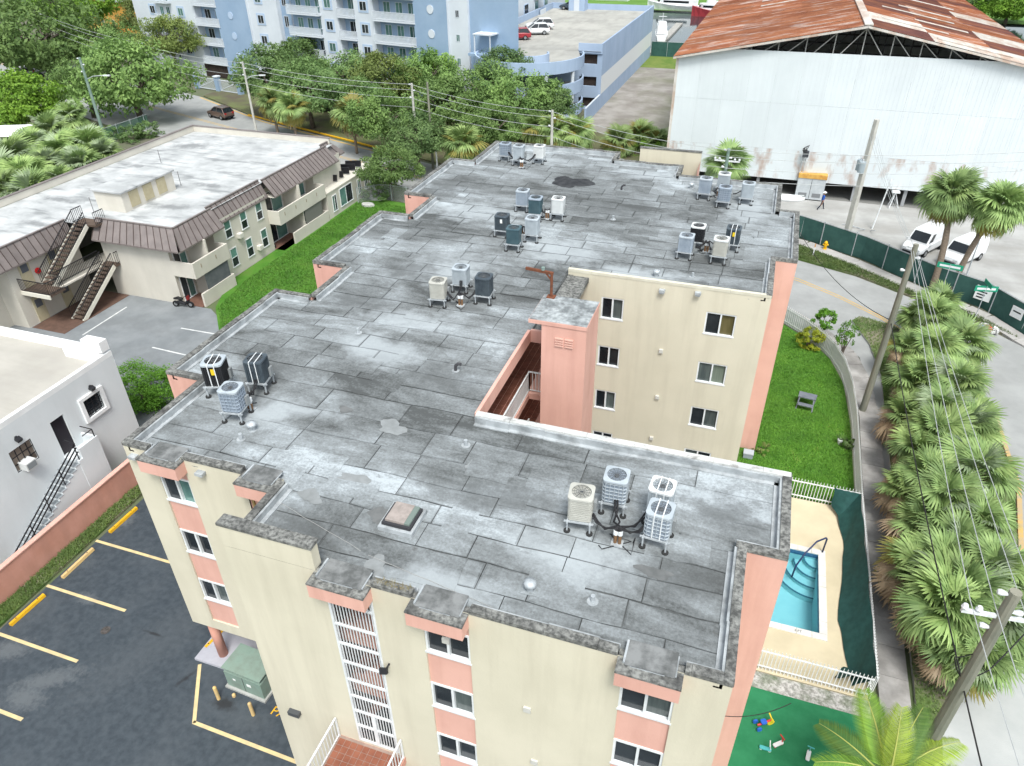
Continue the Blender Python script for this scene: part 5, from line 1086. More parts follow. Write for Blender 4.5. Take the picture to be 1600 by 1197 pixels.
bx('floor', XL, XR2, Yw+.1, YW2-.4, .02, .06, M('shed_floor', (.2, .2, .19), None), Q)
for px, py in ((1243, 262), (1283, 235)):
    pass
# ------------------------------------------------------------------ ochre house far left
ox, oy = -150, 146
Og = thing('ochre_house', 'orange-yellow house with a grey roof glimpsed between the trees at the top left', 'building', (ox, oy, 0), R(-20)); och = M('ochre_wall', (.62, .33, .07), (.68, .38, .10), .4)
q = MB(); q.box(-9, 9, 0, 10, -.06, 6.5); q.build('wall', och, Og); q = MB(); q.box(-9.6, 9.6, -.6, 10.6, 6.5, 6.8); q.build('roof', M('grey_roof', (.38, .40, .42), (.48, .5, .52), .3), Og)
for x in (-5, 0, 5):
    for z_ in (1.2, 4.0): q = MB(); q.box(x-.6, x+.6, -.06, .02, z_, z_+1.5); w_ = q.build('window', hw, Og); q = MB(); q.box(x-.5, x+.5, -.08, -.061, z_+.1, z_+1.4); q.build('pane', glass, w_)
# ================================================================== VEGETATION
def leafmat(name, c, c2, c3=None, trans=.25, rough=.6, s=.35):
    m = bpy.data.materials.new(name); m.use_nodes = True; t = m.node_tree; N = t.nodes; L = t.links; b = N['Principled BSDF']; b.inputs['Roughness'].default_value = rough; b.inputs['Specular IOR Level'].default_value = .35
    g = N.new('ShaderNodeNewGeometry'); rp = N.new('ShaderNodeValToRGB'); e = rp.color_ramp.elements; e[0].color = (*c, 1); e[1].color = (*c2, 1)
    if c3: q = e.new(.9); q.color = (*c2, 1); e[-1].color = (*c3, 1)
    nz = N.new('ShaderNodeTexNoise'); nz.inputs['Scale'].default_value = s; nz.inputs['Detail'].default_value = 4; L.new(g.outputs['Position'], nz.inputs[0])
    mx = N.new('ShaderNodeMath'); mx.operation = 'MULTIPLY_ADD'; mx.inputs[1].default_value = .55; L.new(g.outputs['Random Per Island'], mx.inputs[0])
    mr = N.new('ShaderNodeMapRange'); mr.inputs[1].default_value = .32; mr.inputs[2].default_value = .68; mr.inputs[3].default_value = -.05; mr.inputs[4].default_value = .5; L.new(nz.outputs[0], mr.inputs[0]); L.new(mr.outputs[0], mx.inputs[2]); L.new(mx.outputs[0], rp.inputs[0])
    oi = N.new('ShaderNodeObjectInfo'); hs = N.new('ShaderNodeHueSaturation'); m2 = N.new('ShaderNodeMapRange'); m2.inputs[3].default_value = .74; m2.inputs[4].default_value = 1.22; L.new(oi.outputs['Random'], m2.inputs[0]); L.new(m2.outputs[0], hs.inputs['Value']); L.new(rp.outputs[0], hs.inputs['Color'])
    L.new(hs.outputs[0], b.inputs['Base Color'])
    if trans:
        tr = N.new('ShaderNodeBsdfTranslucent'); ms = N.new('ShaderNodeMixShader'); ms.inputs[0].default_value = trans; L.new(hs.outputs[0], tr.inputs[0]); L.new(b.outputs[0], ms.inputs[1]); L.new(tr.outputs[0], ms.inputs[2]); L.new(ms.outputs[0], N['Material Output'].inputs[0])
    MATS[name] = m; return m
bark = M('oak_bark', (.10, .08, .065), (.16, .135, .11), 4, .95, .5, 20); palmbark = M('palm_bark', (.20, .155, .12), (.30, .235, .18), 5, .95, .6, 15, st=(1, 1, 4))
lm_oak = leafmat('oak_leaves', (.085, .165, .045), (.29, .43, .13), trans=.35); lm_bright = leafmat('bright_leaves', (.09, .20, .02), (.29, .47, .06), trans=.35); lm_dark = leafmat('dark_leaves', (.07, .14, .045), (.25, .37, .13), trans=.35); lm_olive = leafmat('olive_leaves', (.09, .135, .035), (.25, .31, .085), (.28, .27, .07), trans=.35); lm_hedge = leafmat('hedge_leaves', (.08, .22, .018), (.21, .45, .045), trans=.35); lm_yel = leafmat('golden_leaves', (.20, .26, .02), (.48, .50, .04))
def crown_mesh(name, seed, rx, rz, n_clump, n_leaf, ls, mat, flat=.55, clump=.24):
    r_ = random.Random(seed); V, F = [], []
    cl = []
    for i in range(n_clump):
        while True:
            p = Vector((r_.gauss(0, 1), r_.gauss(0, 1), r_.gauss(0, 1)))
            if p.length > .1: break
        p.normalize(); k = r_.uniform(.55, 1.0)**.6
        lump = 1+.22*math.sin(3*math.atan2(p.y, p.x)+seed)+.15*math.sin(5*math.atan2(p.y, p.x)+2*seed+p.z*3)
        z = p.z*rz if p.z > 0 else p.z*rz*flat
        cl.append((Vector((p.x*rx*k*lump, p.y*rx*k*lump, z*k)), rx*clump*r_.uniform(.65, 1.25)))
    for c, cr in cl:
        for j in range(n_leaf):
            while True:
                o = Vector((r_.uniform(-1, 1), r_.uniform(-1, 1), r_.uniform(-1, 1)))
                if o.length < 1: break
            p = c+Vector((o.x*cr, o.y*cr, o.z*cr*.75)); out = (p+Vector((0, 0, rz*.4))).normalized()
            nrm = (out*.8+Vector((r_.gauss(0, .6), r_.gauss(0, .6), r_.gauss(0, .5)+.35))).normalized()
            a = nrm.cross(Vector((r_.gauss(0, 1), r_.gauss(0, 1), r_.gauss(0, 1)))).normalized(); b = nrm.cross(a); l = ls*r_.uniform(.7, 1.35); w_ = l*.5; k = len(V)
            V += [tuple(p-a*l*.5), tuple(p+b*w_*.5), tuple(p+a*l*.5-nrm*l*.12), tuple(p-b*w_*.5)]; F.append((k, k+1, k+2, k+3))
    me = bpy.data.meshes.new(name); me.from_pydata(V, [], F); me.materials.append(mat); return me
def trunk_mesh(name, seed, h, r, spread, nlimb=5):
    r_ = random.Random(seed); m = MB(); top = h*.45
    m.tube([(0, 0, -.1), (r_.uniform(-.1, .1), r_.uniform(-.1, .1), top*.5), (r_.uniform(-.2, .2), r_.uniform(-.2, .2), top)], [r*1.25, r, r*.8], 9)
    for i in range(nlimb):
        a = 2*math.pi*i/nlimb+r_.uniform(-.4, .4); e = spread*r_.uniform(.55, .95); zz = h*r_.uniform(.6, .92)
        pts = [(0, 0, top*r_.uniform(.7, .98)), (e*.35*math.cos(a), e*.35*math.sin(a), top+(zz-top)*.45), (e*math.cos(a+.15), e*math.sin(a+.15), zz)]; m.tube(pts, [r*.6, r*.38, r*.1], 6)
        for s_ in (-1, 1): b = a+s_*.6; m.tube([pts[1], (e*.8*math.cos(b), e*.8*math.sin(b), zz*.95)], [r*.25, r*.06], 5)
    o = m.build(name, bark, smooth=True); d = o.data; bpy.data.objects.remove(o); return d
CROWN = {}
for nm, mt in (('oak', lm_oak), ('bright', lm_bright), ('dark', lm_dark), ('olive', lm_olive)):
    CROWN[nm] = [crown_mesh('crown', 11*i+len(nm), 4.6, 3.3, 120, 85, .36 if nm != 'bright' else .44, mt) for i in range(2)]
TR = [trunk_mesh('trunk', i, 7.5, .28, 3.6) for i in range(3)]
def tree(px, py, rpx, kind, label, zc=5.0, name='oak_tree', xy=None, squash=1.0):
    x, y = xy or gp(px, py, zc); depth = Vector((x, y, zc-CH)).dot(_f); r = rpx*depth/FPX
    t = thing(name, label, 'tree', (x, y, 0), group='trees along the street'); s = r/4.6; k = rng.randrange(2)
    zc2 = max(zc, r*.45); O('crown', CROWN[kind][k], t, (0, 0, zc2), rot=(0, 0, rng.uniform(0, 6.28)), scale=(s, s, s*squash*rng.uniform(.9, 1.1)))
    O('trunk', TR[rng.randrange(3)], t, (0, 0, 0), rot=(0, 0, rng.uniform(0, 6.28)), scale=(s, s, (zc2+1.2*s)/6.2))
for a in ((205, 128, 78, 'oak', 'large spreading oak beyond the mansard apartments, left of the brown car', 5.2), (62, 62, 88, 'oak', 'big grey-green tree filling the top left corner', 6.0), (25, 160, 58, 'bright', 'light green tree at the left edge above the palms', 4.5), (130, 130, 50, 'oak', 'oak between the top left tree and the large spreading oak', 4.6), (100, 12, 62, 'bright', 'dense bright green tree at the top edge left of the ochre house', 7.0), (222, 28, 34, 'olive', 'olive-leaved tree in front of the ochre house', 7.5), (265, 60, 42, 'olive', 'reddish olive sea-grape tree in front of the lower balconies', 6.0), (165, 70, 48, 'oak', 'grey-green tree behind the large spreading oak', 5.0),
          (420, 120, 55, 'dark', 'dark oak right of the entrance gate', 5.4), (510, 76, 34, 'bright', 'bright rounded tree under the middle balconies', 5.2), (465, 95, 46, 'oak', 'grey-green tree left of the bright rounded tree', 4.8), (592, 76, 34, 'bright', 'bright bushy tree below the right-hand white bay', 5.4), (480, 140, 56, 'dark', 'dark oak above the pair of street palms', 5.0), (545, 120, 50, 'dark', 'dark green oak in the middle of the street row', 4.8), (600, 128, 55, 'olive', 'yellowish oak left of the twin poles', 5.0), (665, 118, 46, 'oak', 'oak directly behind the twin poles', 5.6), (690, 100, 36, 'bright', 'bright pointed tree in front of the white stair bay', 6.0), (600, 185, 52, 'oak', 'oak overhanging the street palm by the kerb', 4.4), (700, 165, 60, 'oak', 'broad oak right of the twin poles', 4.6), (760, 140, 56, 'oak', 'oak in front of the blue wall with the canopy', 5.4), (785, 105, 42, 'dark', 'tall thin-leaved tree left of the ramp drum', 7.5), (815, 155, 56, 'oak', 'oak in front of the ramp drum', 5.0), (862, 160, 38, 'dark', 'oak at the right end of the street row, below the drum', 4.6), (650, 215, 50, 'dark', 'dark oak at the rear left corner of the grey roof', 4.0), (607, 262, 44, 'oak', 'bushy tree at the end of the garden lawn', 3.2), (770, 200, 46, 'oak', 'low oak behind the far roof corner', 3.6), (560, 155, 44, 'dark', 'dark oak between the street palms', 4.2)): tree(*a)
for i, (px, py, r_, k) in enumerate(((1580, 8, 40, 'bright'), (1530, 2, 30, 'dark'))):
    tree(px, py, r_, k, ('leafy tree on the far bank at the top right corner', 'dark tree on the far bank beside the rusted roof')[i], 4.0, 'bank_tree')
# --- fan palms
def fan_mesh(seed, mat, pet=.75, L0=.95, n=30, droop=.35):
    r_ = random.Random(seed); m = MB(); hub = Vector((pet, 0, .06)); m.tube([(0, 0, 0), (pet*.5, 0, .07), tuple(hub)], [.022, .018, .014], 4)
    for i in range(n):
        a = R(-128+256*i/(n-1)+r_.uniform(-3, 3)); l = L0*(.72+.28*math.cos(a*.6))*r_.uniform(.88, 1.08); d = Vector((math.cos(a), math.sin(a), 0)); s = Vector((-d.y, d.x, 0)); zb = .03*(1 if i % 2 else -1)
        def pt(t, w_): z = -droop*l*t*t*(1+.4*abs(math.sin(a)))+zb*(1-t)+.10*math.cos(a)*0; c = hub+d*l*t*(1-.10*t*t)+Vector((0, 0, z)); return c-s*w_, c+s*w_
        k = len(m.v); p0, p1, p2 = pt(.04, .012), pt(.5, .05*l/.95), pt(.8, .03); tip = hub+d*l*.93+Vector((0, 0, -droop*l*1.15-.05*r_.random()))
        m.v += [tuple(x) for x in (*p0, *p1, *p2, tip)]; m.f += [(k, k+1, k+3, k+2), (k+2, k+3, k+5, k+4), (k+4, k+5, k+6)]; m.mi += [0, 0, 0]
    o = m.build('frond', mat); d = o.data; bpy.data.objects.remove(o); return d
fp_g = leafmat('palm_green', (.13, .215, .07), (.32, .44, .165), s=.8); fp_l = leafmat('palm_light', (.18, .28, .085), (.41, .53, .20), s=.8); fp_y = leafmat('palm_yellow', (.22, .23, .06), (.36, .30, .08), s=.8); fp_b = leafmat('palm_dead', (.24, .17, .10), (.44, .34, .23), trans=.1, s=.8); fp_s = leafmat('palm_silver', (.19, .26, .14), (.38, .46, .28), s=.8)
FAN = {k: [fan_mesh(3+i+7*j, mt, droop=.28+.16*i) for i in range(3)] for j, (k, mt) in enumerate((('g', fp_g), ('l', fp_l), ('y', fp_y), ('b', fp_b), ('s', fp_s)))}
def merge(parts):      # one joined mesh for crowns too small to show single fronds
    me = bpy.data.meshes.new('crown'); V, F, MI, mats = [], [], [], []
    for d, mtx in parts:
        k = len(V); V += [tuple(mtx @ v.co) for v in d.vertices]; mt = d.materials[0]
        if mt not in mats: mats.append(mt)
        for p in d.polygons: F.append(tuple(k+i for i in p.vertices)); MI.append(mats.index(mt))
    me.from_pydata(V, [], F)
    for q in mats: me.materials.append(q)
    me.polygons.foreach_set('material_index', MI); return me
def frond_set(r_, n, size, dead=.12, lo=-38, pal='gggl', skirt=False):
    out = []
    for i in range(n):
        t = i/(n-1); el = 82-(82-lo)*t**.85+r_.uniform(-7, 7); az = i*2.39996+r_.uniform(-.25, .25); c = r_.choice(pal)
        if t > 1-dead: c = 'b'
        elif t > .8-dead*.4 and r_.random() < .55: c = 'y'
        if skirt and t > .42 and math.cos(az) < -.25 and r_.random() < .75: c = r_.choice('bby')
        k = 0 if t < .3 else (1 if t < .7 else 2); s = size*r_.uniform(.85, 1.12)*(.8 if t < .12 else 1)
        out.append((c, k, Matrix.Rotation(az, 4, 'Z') @ Matrix.Rotation(-R(el), 4, 'Y') @ Matrix.Rotation(r_.uniform(-.5, .5), 4, 'X') @ Matrix.Scale(s, 4)))
    return out
_pt = {}
def palm_trunk(base, top, r0, r1, parent):
    m = MB(); b, t = Vector(base), Vector(top); n = 9; pts = []; rs = []
    for i in range(n+1):
        k = i/n; p = b.lerp(t, k); bend = math.sin(k*math.pi)*.04*(t-b).length; d = Vector((t.x-b.x, t.y-b.y, 0)); d = d.normalized() if d.length > .01 else Vector((0, 0, 0)); pts.append(p-d*bend); rs.append((r0+(r1-r0)*k)*(1.06 if i % 2 else .97))
    m.tube(pts, rs, 9).build('trunk', palmbark, parent, smooth=True)
def fan_palm(px, py, zc, size, label, n=28, joined=False, base=None, dead=.12, lo=-38, pal='gggl', name='fan_palm', group='fan palms', r=.14, xy=None, skirt=False):
    x, y = xy or gp(px, py, zc); r_ = random.Random(int(px*7+py*3)); bx_, by_ = base or (x, y)
    t = thing(name, label, 'palm', (bx_, by_, 0), group=group); off = (x-bx_, y-by_, zc); fs = frond_set(r_, n, size, dead, lo, pal, skirt)
    palm_trunk((0, 0, -.05), off, r*1.25, r, t)
    if joined: O('crown', merge([(FAN[c][k], mx) for c, k, mx in fs]), t, off)
    else:
        for c, k, mx in fs: o = O('frond', FAN[c][k], t); o.matrix_basis = Matrix.Translation(off) @ mx
    return t
ordn = ['first', 'second', 'third', 'fourth', 'fifth', 'sixth', 'seventh', 'eighth', 'ninth', 'tenth', 'eleventh', 'twelfth']
sw_side = [(1420, 500), (1402, 545), (1415, 600), (1400, 655), (1420, 705), (1400, 768), (1425, 830), (1412, 895), (1440, 965), (1470, 1020)]
rd_side = [(1468, 478), (1505, 540), (1495, 600), (1470, 640), (1510, 665), (1480, 715), (1525, 740), (1475, 780), (1530, 815), (1490, 860), (1550, 890), (1500, 935), (1555, 970), (1525, 1025)]
for i, (px, py) in enumerate(sw_side[::-1]):
    fan_palm(px+16, py, 1.7+.5*((i*7) % 3)/2, .92+.22*((i*5) % 4)/3, 'fan palm on the sidewalk edge of the roadside thicket, %s from the near end' % ordn[i], 34, dead=.3, lo=-48, pal='ggllg', skirt=i in (0, 1, 2, 3, 4, 6, 8), group='palms in the roadside thicket')
wd2 = ['first', 'second', 'third', 'fourth', 'fifth', 'sixth', 'seventh', 'eighth', 'ninth', 'tenth', 'eleventh', 'twelfth', 'thirteenth', 'fourteenth']
for i, (px, py) in enumerate(rd_side[::-1]):
    fan_palm(px, py, 2.1+.9*((i*5) % 4)/3, 1.0+.32*((i*7) % 5)/4, 'fan palm on the road side of the thicket, %s from the near end' % wd2[i], 36, dead=.1, lo=-42, pal='ggllgs', group='palms in the roadside thicket')
mid_row = [(1452, 492), (1455, 545), (1448, 590), (1452, 680), (1442, 745), (1455, 815), (1462, 890), (1470, 955), (1495, 985)]
for i, (px, py) in enumerate(mid_row[::-1]):
    fan_palm(px+8, py, 2.2+.6*((i*5) % 3)/2, 1.0+.25*((i*3) % 4)/3, 'fan palm in the middle of the roadside thicket, %s from the near end' % ordn[i], 34, dead=.08, lo=-40, pal='ggllg', group='palms in the roadside thicket')
fan_palm(1487, 303, 7.4, 1.42, 'tall fan palm with straight trunk in front of the white vans', 62, True, gp(1455, 455), dead=.05, lo=-60, r=.2)
fan_palm(1562, 322, 7.2, 1.4, 'tall leaning fan palm at the right edge by the vans', 62, True, gp(1483, 462), dead=.05, lo=-60, r=.18)
fan_palm(1137, 258, 5.0, 1.5, 'fan palm growing against the white warehouse behind the roof', 42, True, dead=.1, lo=-50, pal='ggs')
for i, (px, py, z, s, lab) in enumerate(((425, 158, 4.4, 1.5, 'street palm on the left of the pair by the yellow kerb'), (455, 168, 4.2, 1.45, 'street palm on the right of the pair by the yellow kerb'), (550, 178, 4.6, 1.55, 'single street palm at the bend of the yellow kerb'), (723, 226, 3.6, 1.75, 'full round fan palm just beyond the far roof corner'), (868, 205, 2.4, 1.6, 'low fan palm at the foot of the ramp drum, on the left'), (900, 208, 2.2, 1.6, 'low fan palm with yellowing fronds beside the garage low wall'), (965, 222, 1.5, 1.5, 'fan palm bush left of the gravel lot shrubs'), (1000, 214, 1.4, 1.6, 'wide fan palm bush on the gravel lot'), (1025, 222, 1.2, 1.4, 'fan palm bush against the warehouse corner'), (838, 200, 2.4, 1.6, 'fan palm under the oaks left of the drum'))): fan_palm(px, py, z, s, lab, 46, True, dead=.06, lo=-55, pal='gllly')
lf = [(112, 182), (78, 205), (140, 232), (50, 228), (100, 238), (20, 250), (75, 262), (128, 262), (40, 280), (95, 290), (12, 300), (55, 308), (160, 245), (5, 275)]
for i, (px, py) in enumerate(lf): fan_palm(px, py, 2.8, 1.55+.2*(i % 3), 'fan palm in the left-hand grove, %s from the top' % wd2[i] if i < 14 else '', 46, True, dead=.03, lo=-50, pal='glls', group='palms in the left-hand grove')
# --- coconut palm, bottom right
def pinnate(seed, mat, L0=2.9, n=70):
    r_ = random.Random(seed); m = MB(); pts = []
    for i in range(13): t = i/12; pts.append(Vector((L0*t*(1-.12*t), 0, .9*t-1.55*t*t)))
    m.tube(pts, [.045*(1-.85*i/12) for i in range(13)], 5)
    for i in range(n):
        t = .14+.86*i/(n-1); f_ = t*12; k = min(int(f_), 11); p = pts[k].lerp(pts[k+1], f_-k); d = (pts[k+1]-pts[k]).normalized(); l = .62*math.sin(math.pi*(.18+.78*t))**.7+.12
        for s_ in (-1, 1):
            dr = (d*.55+Vector((0, s_, -.12+r_.uniform(-.1, .1)))).normalized(); w_ = d*.017; q = p+dr*l*.55+Vector((0, 0, -.05*l)); e = p+dr*l+Vector((0, 0, -.28*l)); k2 = len(m.v)
            m.v += [tuple(p-w_*.6), tuple(p+w_*.6), tuple(q+w_), tuple(q-w_), tuple(e)]; m.f += [(k2, k2+1, k2+2, k2+3), (k2+3, k2+2, k2+4)]; m.mi += [1, 1]
    o = m.build('frond', [M('rachis', (.35, .38, .10), None), mat]); d = o.data; bpy.data.objects.remove(o); return d
cc1 = leafmat('coconut_green', (.10, .21, .025), (.23, .38, .055), s=1.5); cc2 = leafmat('coconut_yellow', (.20, .31, .035), (.38, .48, .07), s=1.5); cc3 = leafmat('coconut_dark', (.06, .13, .025), (.14, .24, .05), s=1.5)
PN = [pinnate(1, cc1), pinnate(2, cc2), pinnate(3, cc3)]
x, y = gp(1388, 1222, 3.4); cp = thing('coconut_palm', 'coconut palm with feathery yellow-green fronds at the bottom right', 'palm', (x, y, 0)); palm_trunk((0, 0, -.05), (0, 0, 3.4), .2, .13, cp)
for i, (az, el, k, s) in enumerate(((112, 42, 0, 1), (72, 55, 2, .95), (42, 34, 1, 1.02), (150, 22, 2, .9), (12, 30, 2, .95), (190, 38, 0, .9), (232, 28, 0, 1), (275, 35, 2, 1), (318, 25, 0, 1), (92, 70, 1, .85), (300, 66, 1, .8), (345, 48, 0, .9))):
    o = O('frond', PN[k], cp); o.matrix_basis = Matrix.Translation((0, 0, 3.4)) @ Matrix.Rotation(R(az), 4, 'Z') @ Matrix.Rotation(-R(el-8), 4, 'Y') @ Matrix.Rotation(rng.uniform(-.3, .3), 4, 'X') @ Matrix.Scale(s, 4)
# --- hedge, shrubs
def shrub(name, label, cat, x, y, rx, ry, rz, z, mat, ncl, nl, ls, trunk=True, group=None):
    t = thing(name, label, cat, (x, y, 0), group=group); me = crown_mesh('foliage', int(abs(x*31+y*17)), 1, 1, ncl, nl, ls/max(rx, rz), mat, flat=.9); O('foliage', me, t, (0, 0, z), scale=(rx, ry, rz))
    m = MB(); 
    for i in range(4): a = i*1.6; m.tube([(0, 0, -.05), (.12*rx*math.cos(a), .12*rx*math.sin(a), z*.5), (.5*rx*math.cos(a), .5*ry*math.sin(a), z*1.1)], [.05, .04, .012], 5)
    m.build('stem', bark, t)
hx, hy = gp(225, 612, .9); shrub('clipped_hedge', 'dense bright green hedge beside the white house', 'hedge', hx, hy, 2.5, 1.8, 1.35, 1.2, lm_hedge, 160, 90, .16)
x, y = gp(1265, 530, .7); shrub('golden_shrub', 'yellow-green rounded shrub on the side lawn', 'shrub', x, y, .85, .85, .8, .75, lm_yel, 50, 50, .13)
x, y = gp(1288, 502, 1.3); shrub('young_tree', 'small leafy tree behind the yellow shrub by the white fence', 'tree', x, y, .75, .75, .75, 1.5, lm_hedge, 40, 45, .15)
x, y = gp(1322, 530, 1.6); shrub('young_tree', 'slender young tree leaning over the curved white fence', 'tree', x, y, .7, .7, 1.1, 1.8, lm_hedge, 34, 40, .15)
x, y = gp(1325, 690, .5); shrub('agave_shrub', 'small spiky dark shrub against the white fence of the lawn', 'shrub', x, y, .35, .35, .4, .4, lm_dark, 14, 30, .18)
x, y = gp(1190, 700, .3); shrub('flower_bush', 'low flower bush at the foot of the pink right flank', 'shrub', x, y, .45, .4, .35, .3, lm_olive, 16, 30, .12)
for i, (px, py, r_) in enumerate(((1010, 232, 1.6), (590, 300, 1.1), (170, 210, 1.3), (230, 205, 1.2), (205, 212, 1.2))):
    x, y = gp(px, py, .6); shrub('wild_shrub', ('tangled green shrub on the gravel lot by the warehouse', 'scrubby bush at the end of the garden lawn', 'dark shrub left of the green fence behind the mansard roof', 'dark shrub by the road behind the mansard roof', 'dark shrub in the middle behind the mansard roof')[i], 'shrub', x, y, r_*1.3, r_*1.3, r_, .7, lm_dark if i else lm_bright, 50, 50, .22)
# --- grass: blades over the lawns
def inpoly(x, y, pts):
    c = False; j = len(pts)-1
    for i in range(len(pts)):
        if (pts[i][1] > y) != (pts[j][1] > y) and x < (pts[j][0]-pts[i][0])*(y-pts[i][1])/(pts[j][1]-pts[i][1])+pts[i][0]: c = not c
        j = i
    return c
gm = leafmat('grass_blades', (.055, .165, .015), (.145, .33, .035), (.24, .32, .06), trans=.2, s=.6); gm2 = leafmat('verge_blades', (.07, .13, .03), (.17, .24, .06), trans=.2, s=.6)
def grass(name, pts, n, z, h, mat, label):
    r_ = random.Random(n); xs = [p[0] for p in pts]; ys = [p[1] for p in pts]; V, F = [], []; k = 0
    while k < n:
        x, y = r_.uniform(min(xs), max(xs)), r_.uniform(min(ys), max(ys))
        if not inpoly(x, y, pts): continue
        k += 1
        for _ in range(2):
            a = r_.uniform(0, 6.28); l = h*r_.uniform(.6, 1.4); wd_ = .022; dx, dy = math.cos(a), math.sin(a); b = len(V); px_, py_ = x+r_.uniform(-.05, .05), y+r_.uniform(-.05, .05)
            V += [(px_-dy*wd_, py_+dx*wd_, z), (px_+dy*wd_, py_-dx*wd_, z), (px_+dx*l*.8, py_+dy*l*.8, z+l)]; F.append((b, b+1, b+2))
    me = bpy.data.meshes.new(name); me.from_pydata(V, [], F); me.materials.append(mat); o = O(name, me, kind='stuff'); o['label'] = label; o['category'] = 'grass'; return o
grass('lawn_grass', [(1.5, 30.9), (7.5, 30.9), (7.6, 38), (7.35, 42.4), (6.6, 45.2), (5.3, 47.2), (3.4, 49.2), (1.5, 50.5)], 42000, .06, .07, gm, 'mown bright green grass of the side lawn')
grass('garden_grass', [(-37.0, 39.0), (-34.0, 35.4), (-30, 31.2), (-26, 32), (-24, 61.5), (-37.8, 63), (-37.8, 43.5)], 50000, .05, .10, gm, 'bright green grass between the mansard apartments and the grey roof')
grass('strip_grass', [(-28.3, 10), (-27.45, 10), (-27.6, 21), (-27.6, 24), (-28.3, 24)], 5000, .07, .09, gm2, 'narrow strip of grass at the foot of the salmon wall')
grass('island_grass', island, 16000, .13, .10, gm2, 'patchy grass under the roadside palms')
grass('far_strip_grass', [(2, 61.9), (4, 61.5), (9, 59.4), (13.2, 56.4), (17.1, 53.6), (19.2, 52.0), (16.9, 55.0), (13.9, 56.9), (9, 61.3), (4.7, 64.3), (2, 65)], 7000, .09, .12, gm2, 'patchy grass between the bend in the road and the green fence')
# ================================================================== POLES, WIRES, FENCES
wood = M('weathered_pole', (.17, .175, .14), (.26, .25, .20), 2, .95, .5, 10, st=(1, 1, .2)); conc = M('concrete_pole', (.44, .43, .39), (.52, .51, .47), 2, .9); greenpole = M('green_pole', (.16, .24, .20), (.22, .29, .25), 2, .6); porc = M('porcelain', (.66, .68, .7), None, rough=.3, spec=.5); tank = M('transformer_grey', (.36, .42, .45), None, rough=.5)
def pole(x, y, h, r, mat, label, square=False, lean=(0, 0), lamp=None, cross=None, tanks=0, name='utility_pole', ins=True):
    p = thing(name, label, 'pole', (x, y, 0), group='poles along the streets'); m = MB(); top = (lean[0], lean[1], h)
    if square: m.tube([(0, 0, -.1), top], [r*1.35, r*.9], 4)
    else: m.tube([(0, 0, -.1), (lean[0]*.5, lean[1]*.5, h*.5), top], [r*1.2, r, r*.8], 10)
    m.build('pole', mat, p)
    if cross is not None:
        a = R(cross); dx, dy = math.cos(a), math.sin(a); m = MB(); z = h-1.0; m.bar((lean[0]-dx*1.0, lean[1]-dy*1.0, z), (lean[0]+dx*1.0, lean[1]+dy*1.0, z), .09, .11); m.build('crossarm', whitem, p)
        for s in (-.95, -.6, .6, .95): m = MB(); m.tube([(lean[0]+dx*s, lean[1]+dy*s, z+.05), (lean[0]+dx*s, lean[1]+dy*s, z+.14), (lean[0]+dx*s, lean[1]+dy*s, z+.24)], [.05, .1, .06], 8); m.build('insulator', porc, p)
    if ins:
        for k, z in enumerate((h-.15, h-.75, h-1.5)): m = MB(); sd = 1 if k % 2 else -1; m.tube([(lean[0]+sd*r*.7, lean[1], z), (lean[0]+sd*(r+.12), lean[1], z+.02), (lean[0]+sd*(r+.2), lean[1], z+.02)], [.04, .09, .07], 8); m.build('insulator', porc, p)
    if lamp:
        a, l, z = R(lamp[0]), lamp[1], lamp[2]; dx, dy = math.cos(a), math.sin(a); m = MB(); m.tube([(0, 0, z), (dx*l*.4, dy*l*.4, z+.35), (dx*l, dy*l, z+.45)], .045, 6); m.build('lamp_arm', galv, p); m = MB(); m.obox((dx*(l+.3), dy*(l+.3), z+.44), (dx*.36, dy*.36, 0), (-dy*.13, dx*.13, 0), (0, 0, .06)); m.build('lamp_head', porc, p)
    for k in range(tanks):
        a = 2.6+k*1.5; m = MB(); ox, oy = .42*math.cos(a), .42*math.sin(a); m.tube([(ox, oy, h*.63), (ox, oy, h*.63+.85)], .26, 14); tk = m.build('transformer', tank, p); m = MB(); m.tube([(ox, oy, h*.63+.85), (ox, oy, h*.63+1.05)], .05, 6); m.build('bushing', porc, tk)
    return p
pI = gp(1347, 643); pJ = gp(1588, 925, 10.7); pH = gp(1316, 392); pD = gp(653, 252); pE = gp(677, 264); pC = gp(403, 217); pB = gp(175, 250)
pole(*pI, 10.7, .17, wood, 'greenish wooden pole between the palm thicket and the lawn fence', lamp=None)
pole(*pJ, 10.7, .19, wood, 'thick wooden pole with white crossarm at the bottom right', cross=5)
pole(*pH, 11.0, .24, conc, 'tall concrete pole with two grey transformers before the warehouse', square=True, tanks=2, ins=False)
pole(*pD, 8.6, .15, conc, 'concrete pole with insulators, left of the twin poles beyond the roof')
pole(*pE, 9.3, .13, wood, 'slimmer wooden pole, right of the twin poles beyond the roof', ins=False)
pole(*pC, 9.2, .14, conc, 'concrete street light pole beside the pair of street palms', lamp=(20, 1.8, 7.2), name='street_light')
pole(*pB, 11.3, .17, greenpole, 'green-based street light pole behind the mansard roof', lamp=(15, 2.2, 9.0), name='street_light')
xA = gp(52, 15, 10); pole(*xA, 10, .18, wood, 'wooden pole among the trees at the top left corner', cross=70)
xF = gp(863, 172, 8.5); pole(*xF, 8.5, .15, conc, 'grey pole standing among low palms by the drum')
xG = gp(1139, 232, 8.8); pole(*xG, 8.8, .16, greenpole, 'green wooden pole in front of the warehouse palm', cross=0)
x2 = gp(200, 62, 9.5); pole(*x2, 9.5, .15, conc, 'pale pole poking out above the large spreading oak', lamp=(10, 1.4, 8.6))
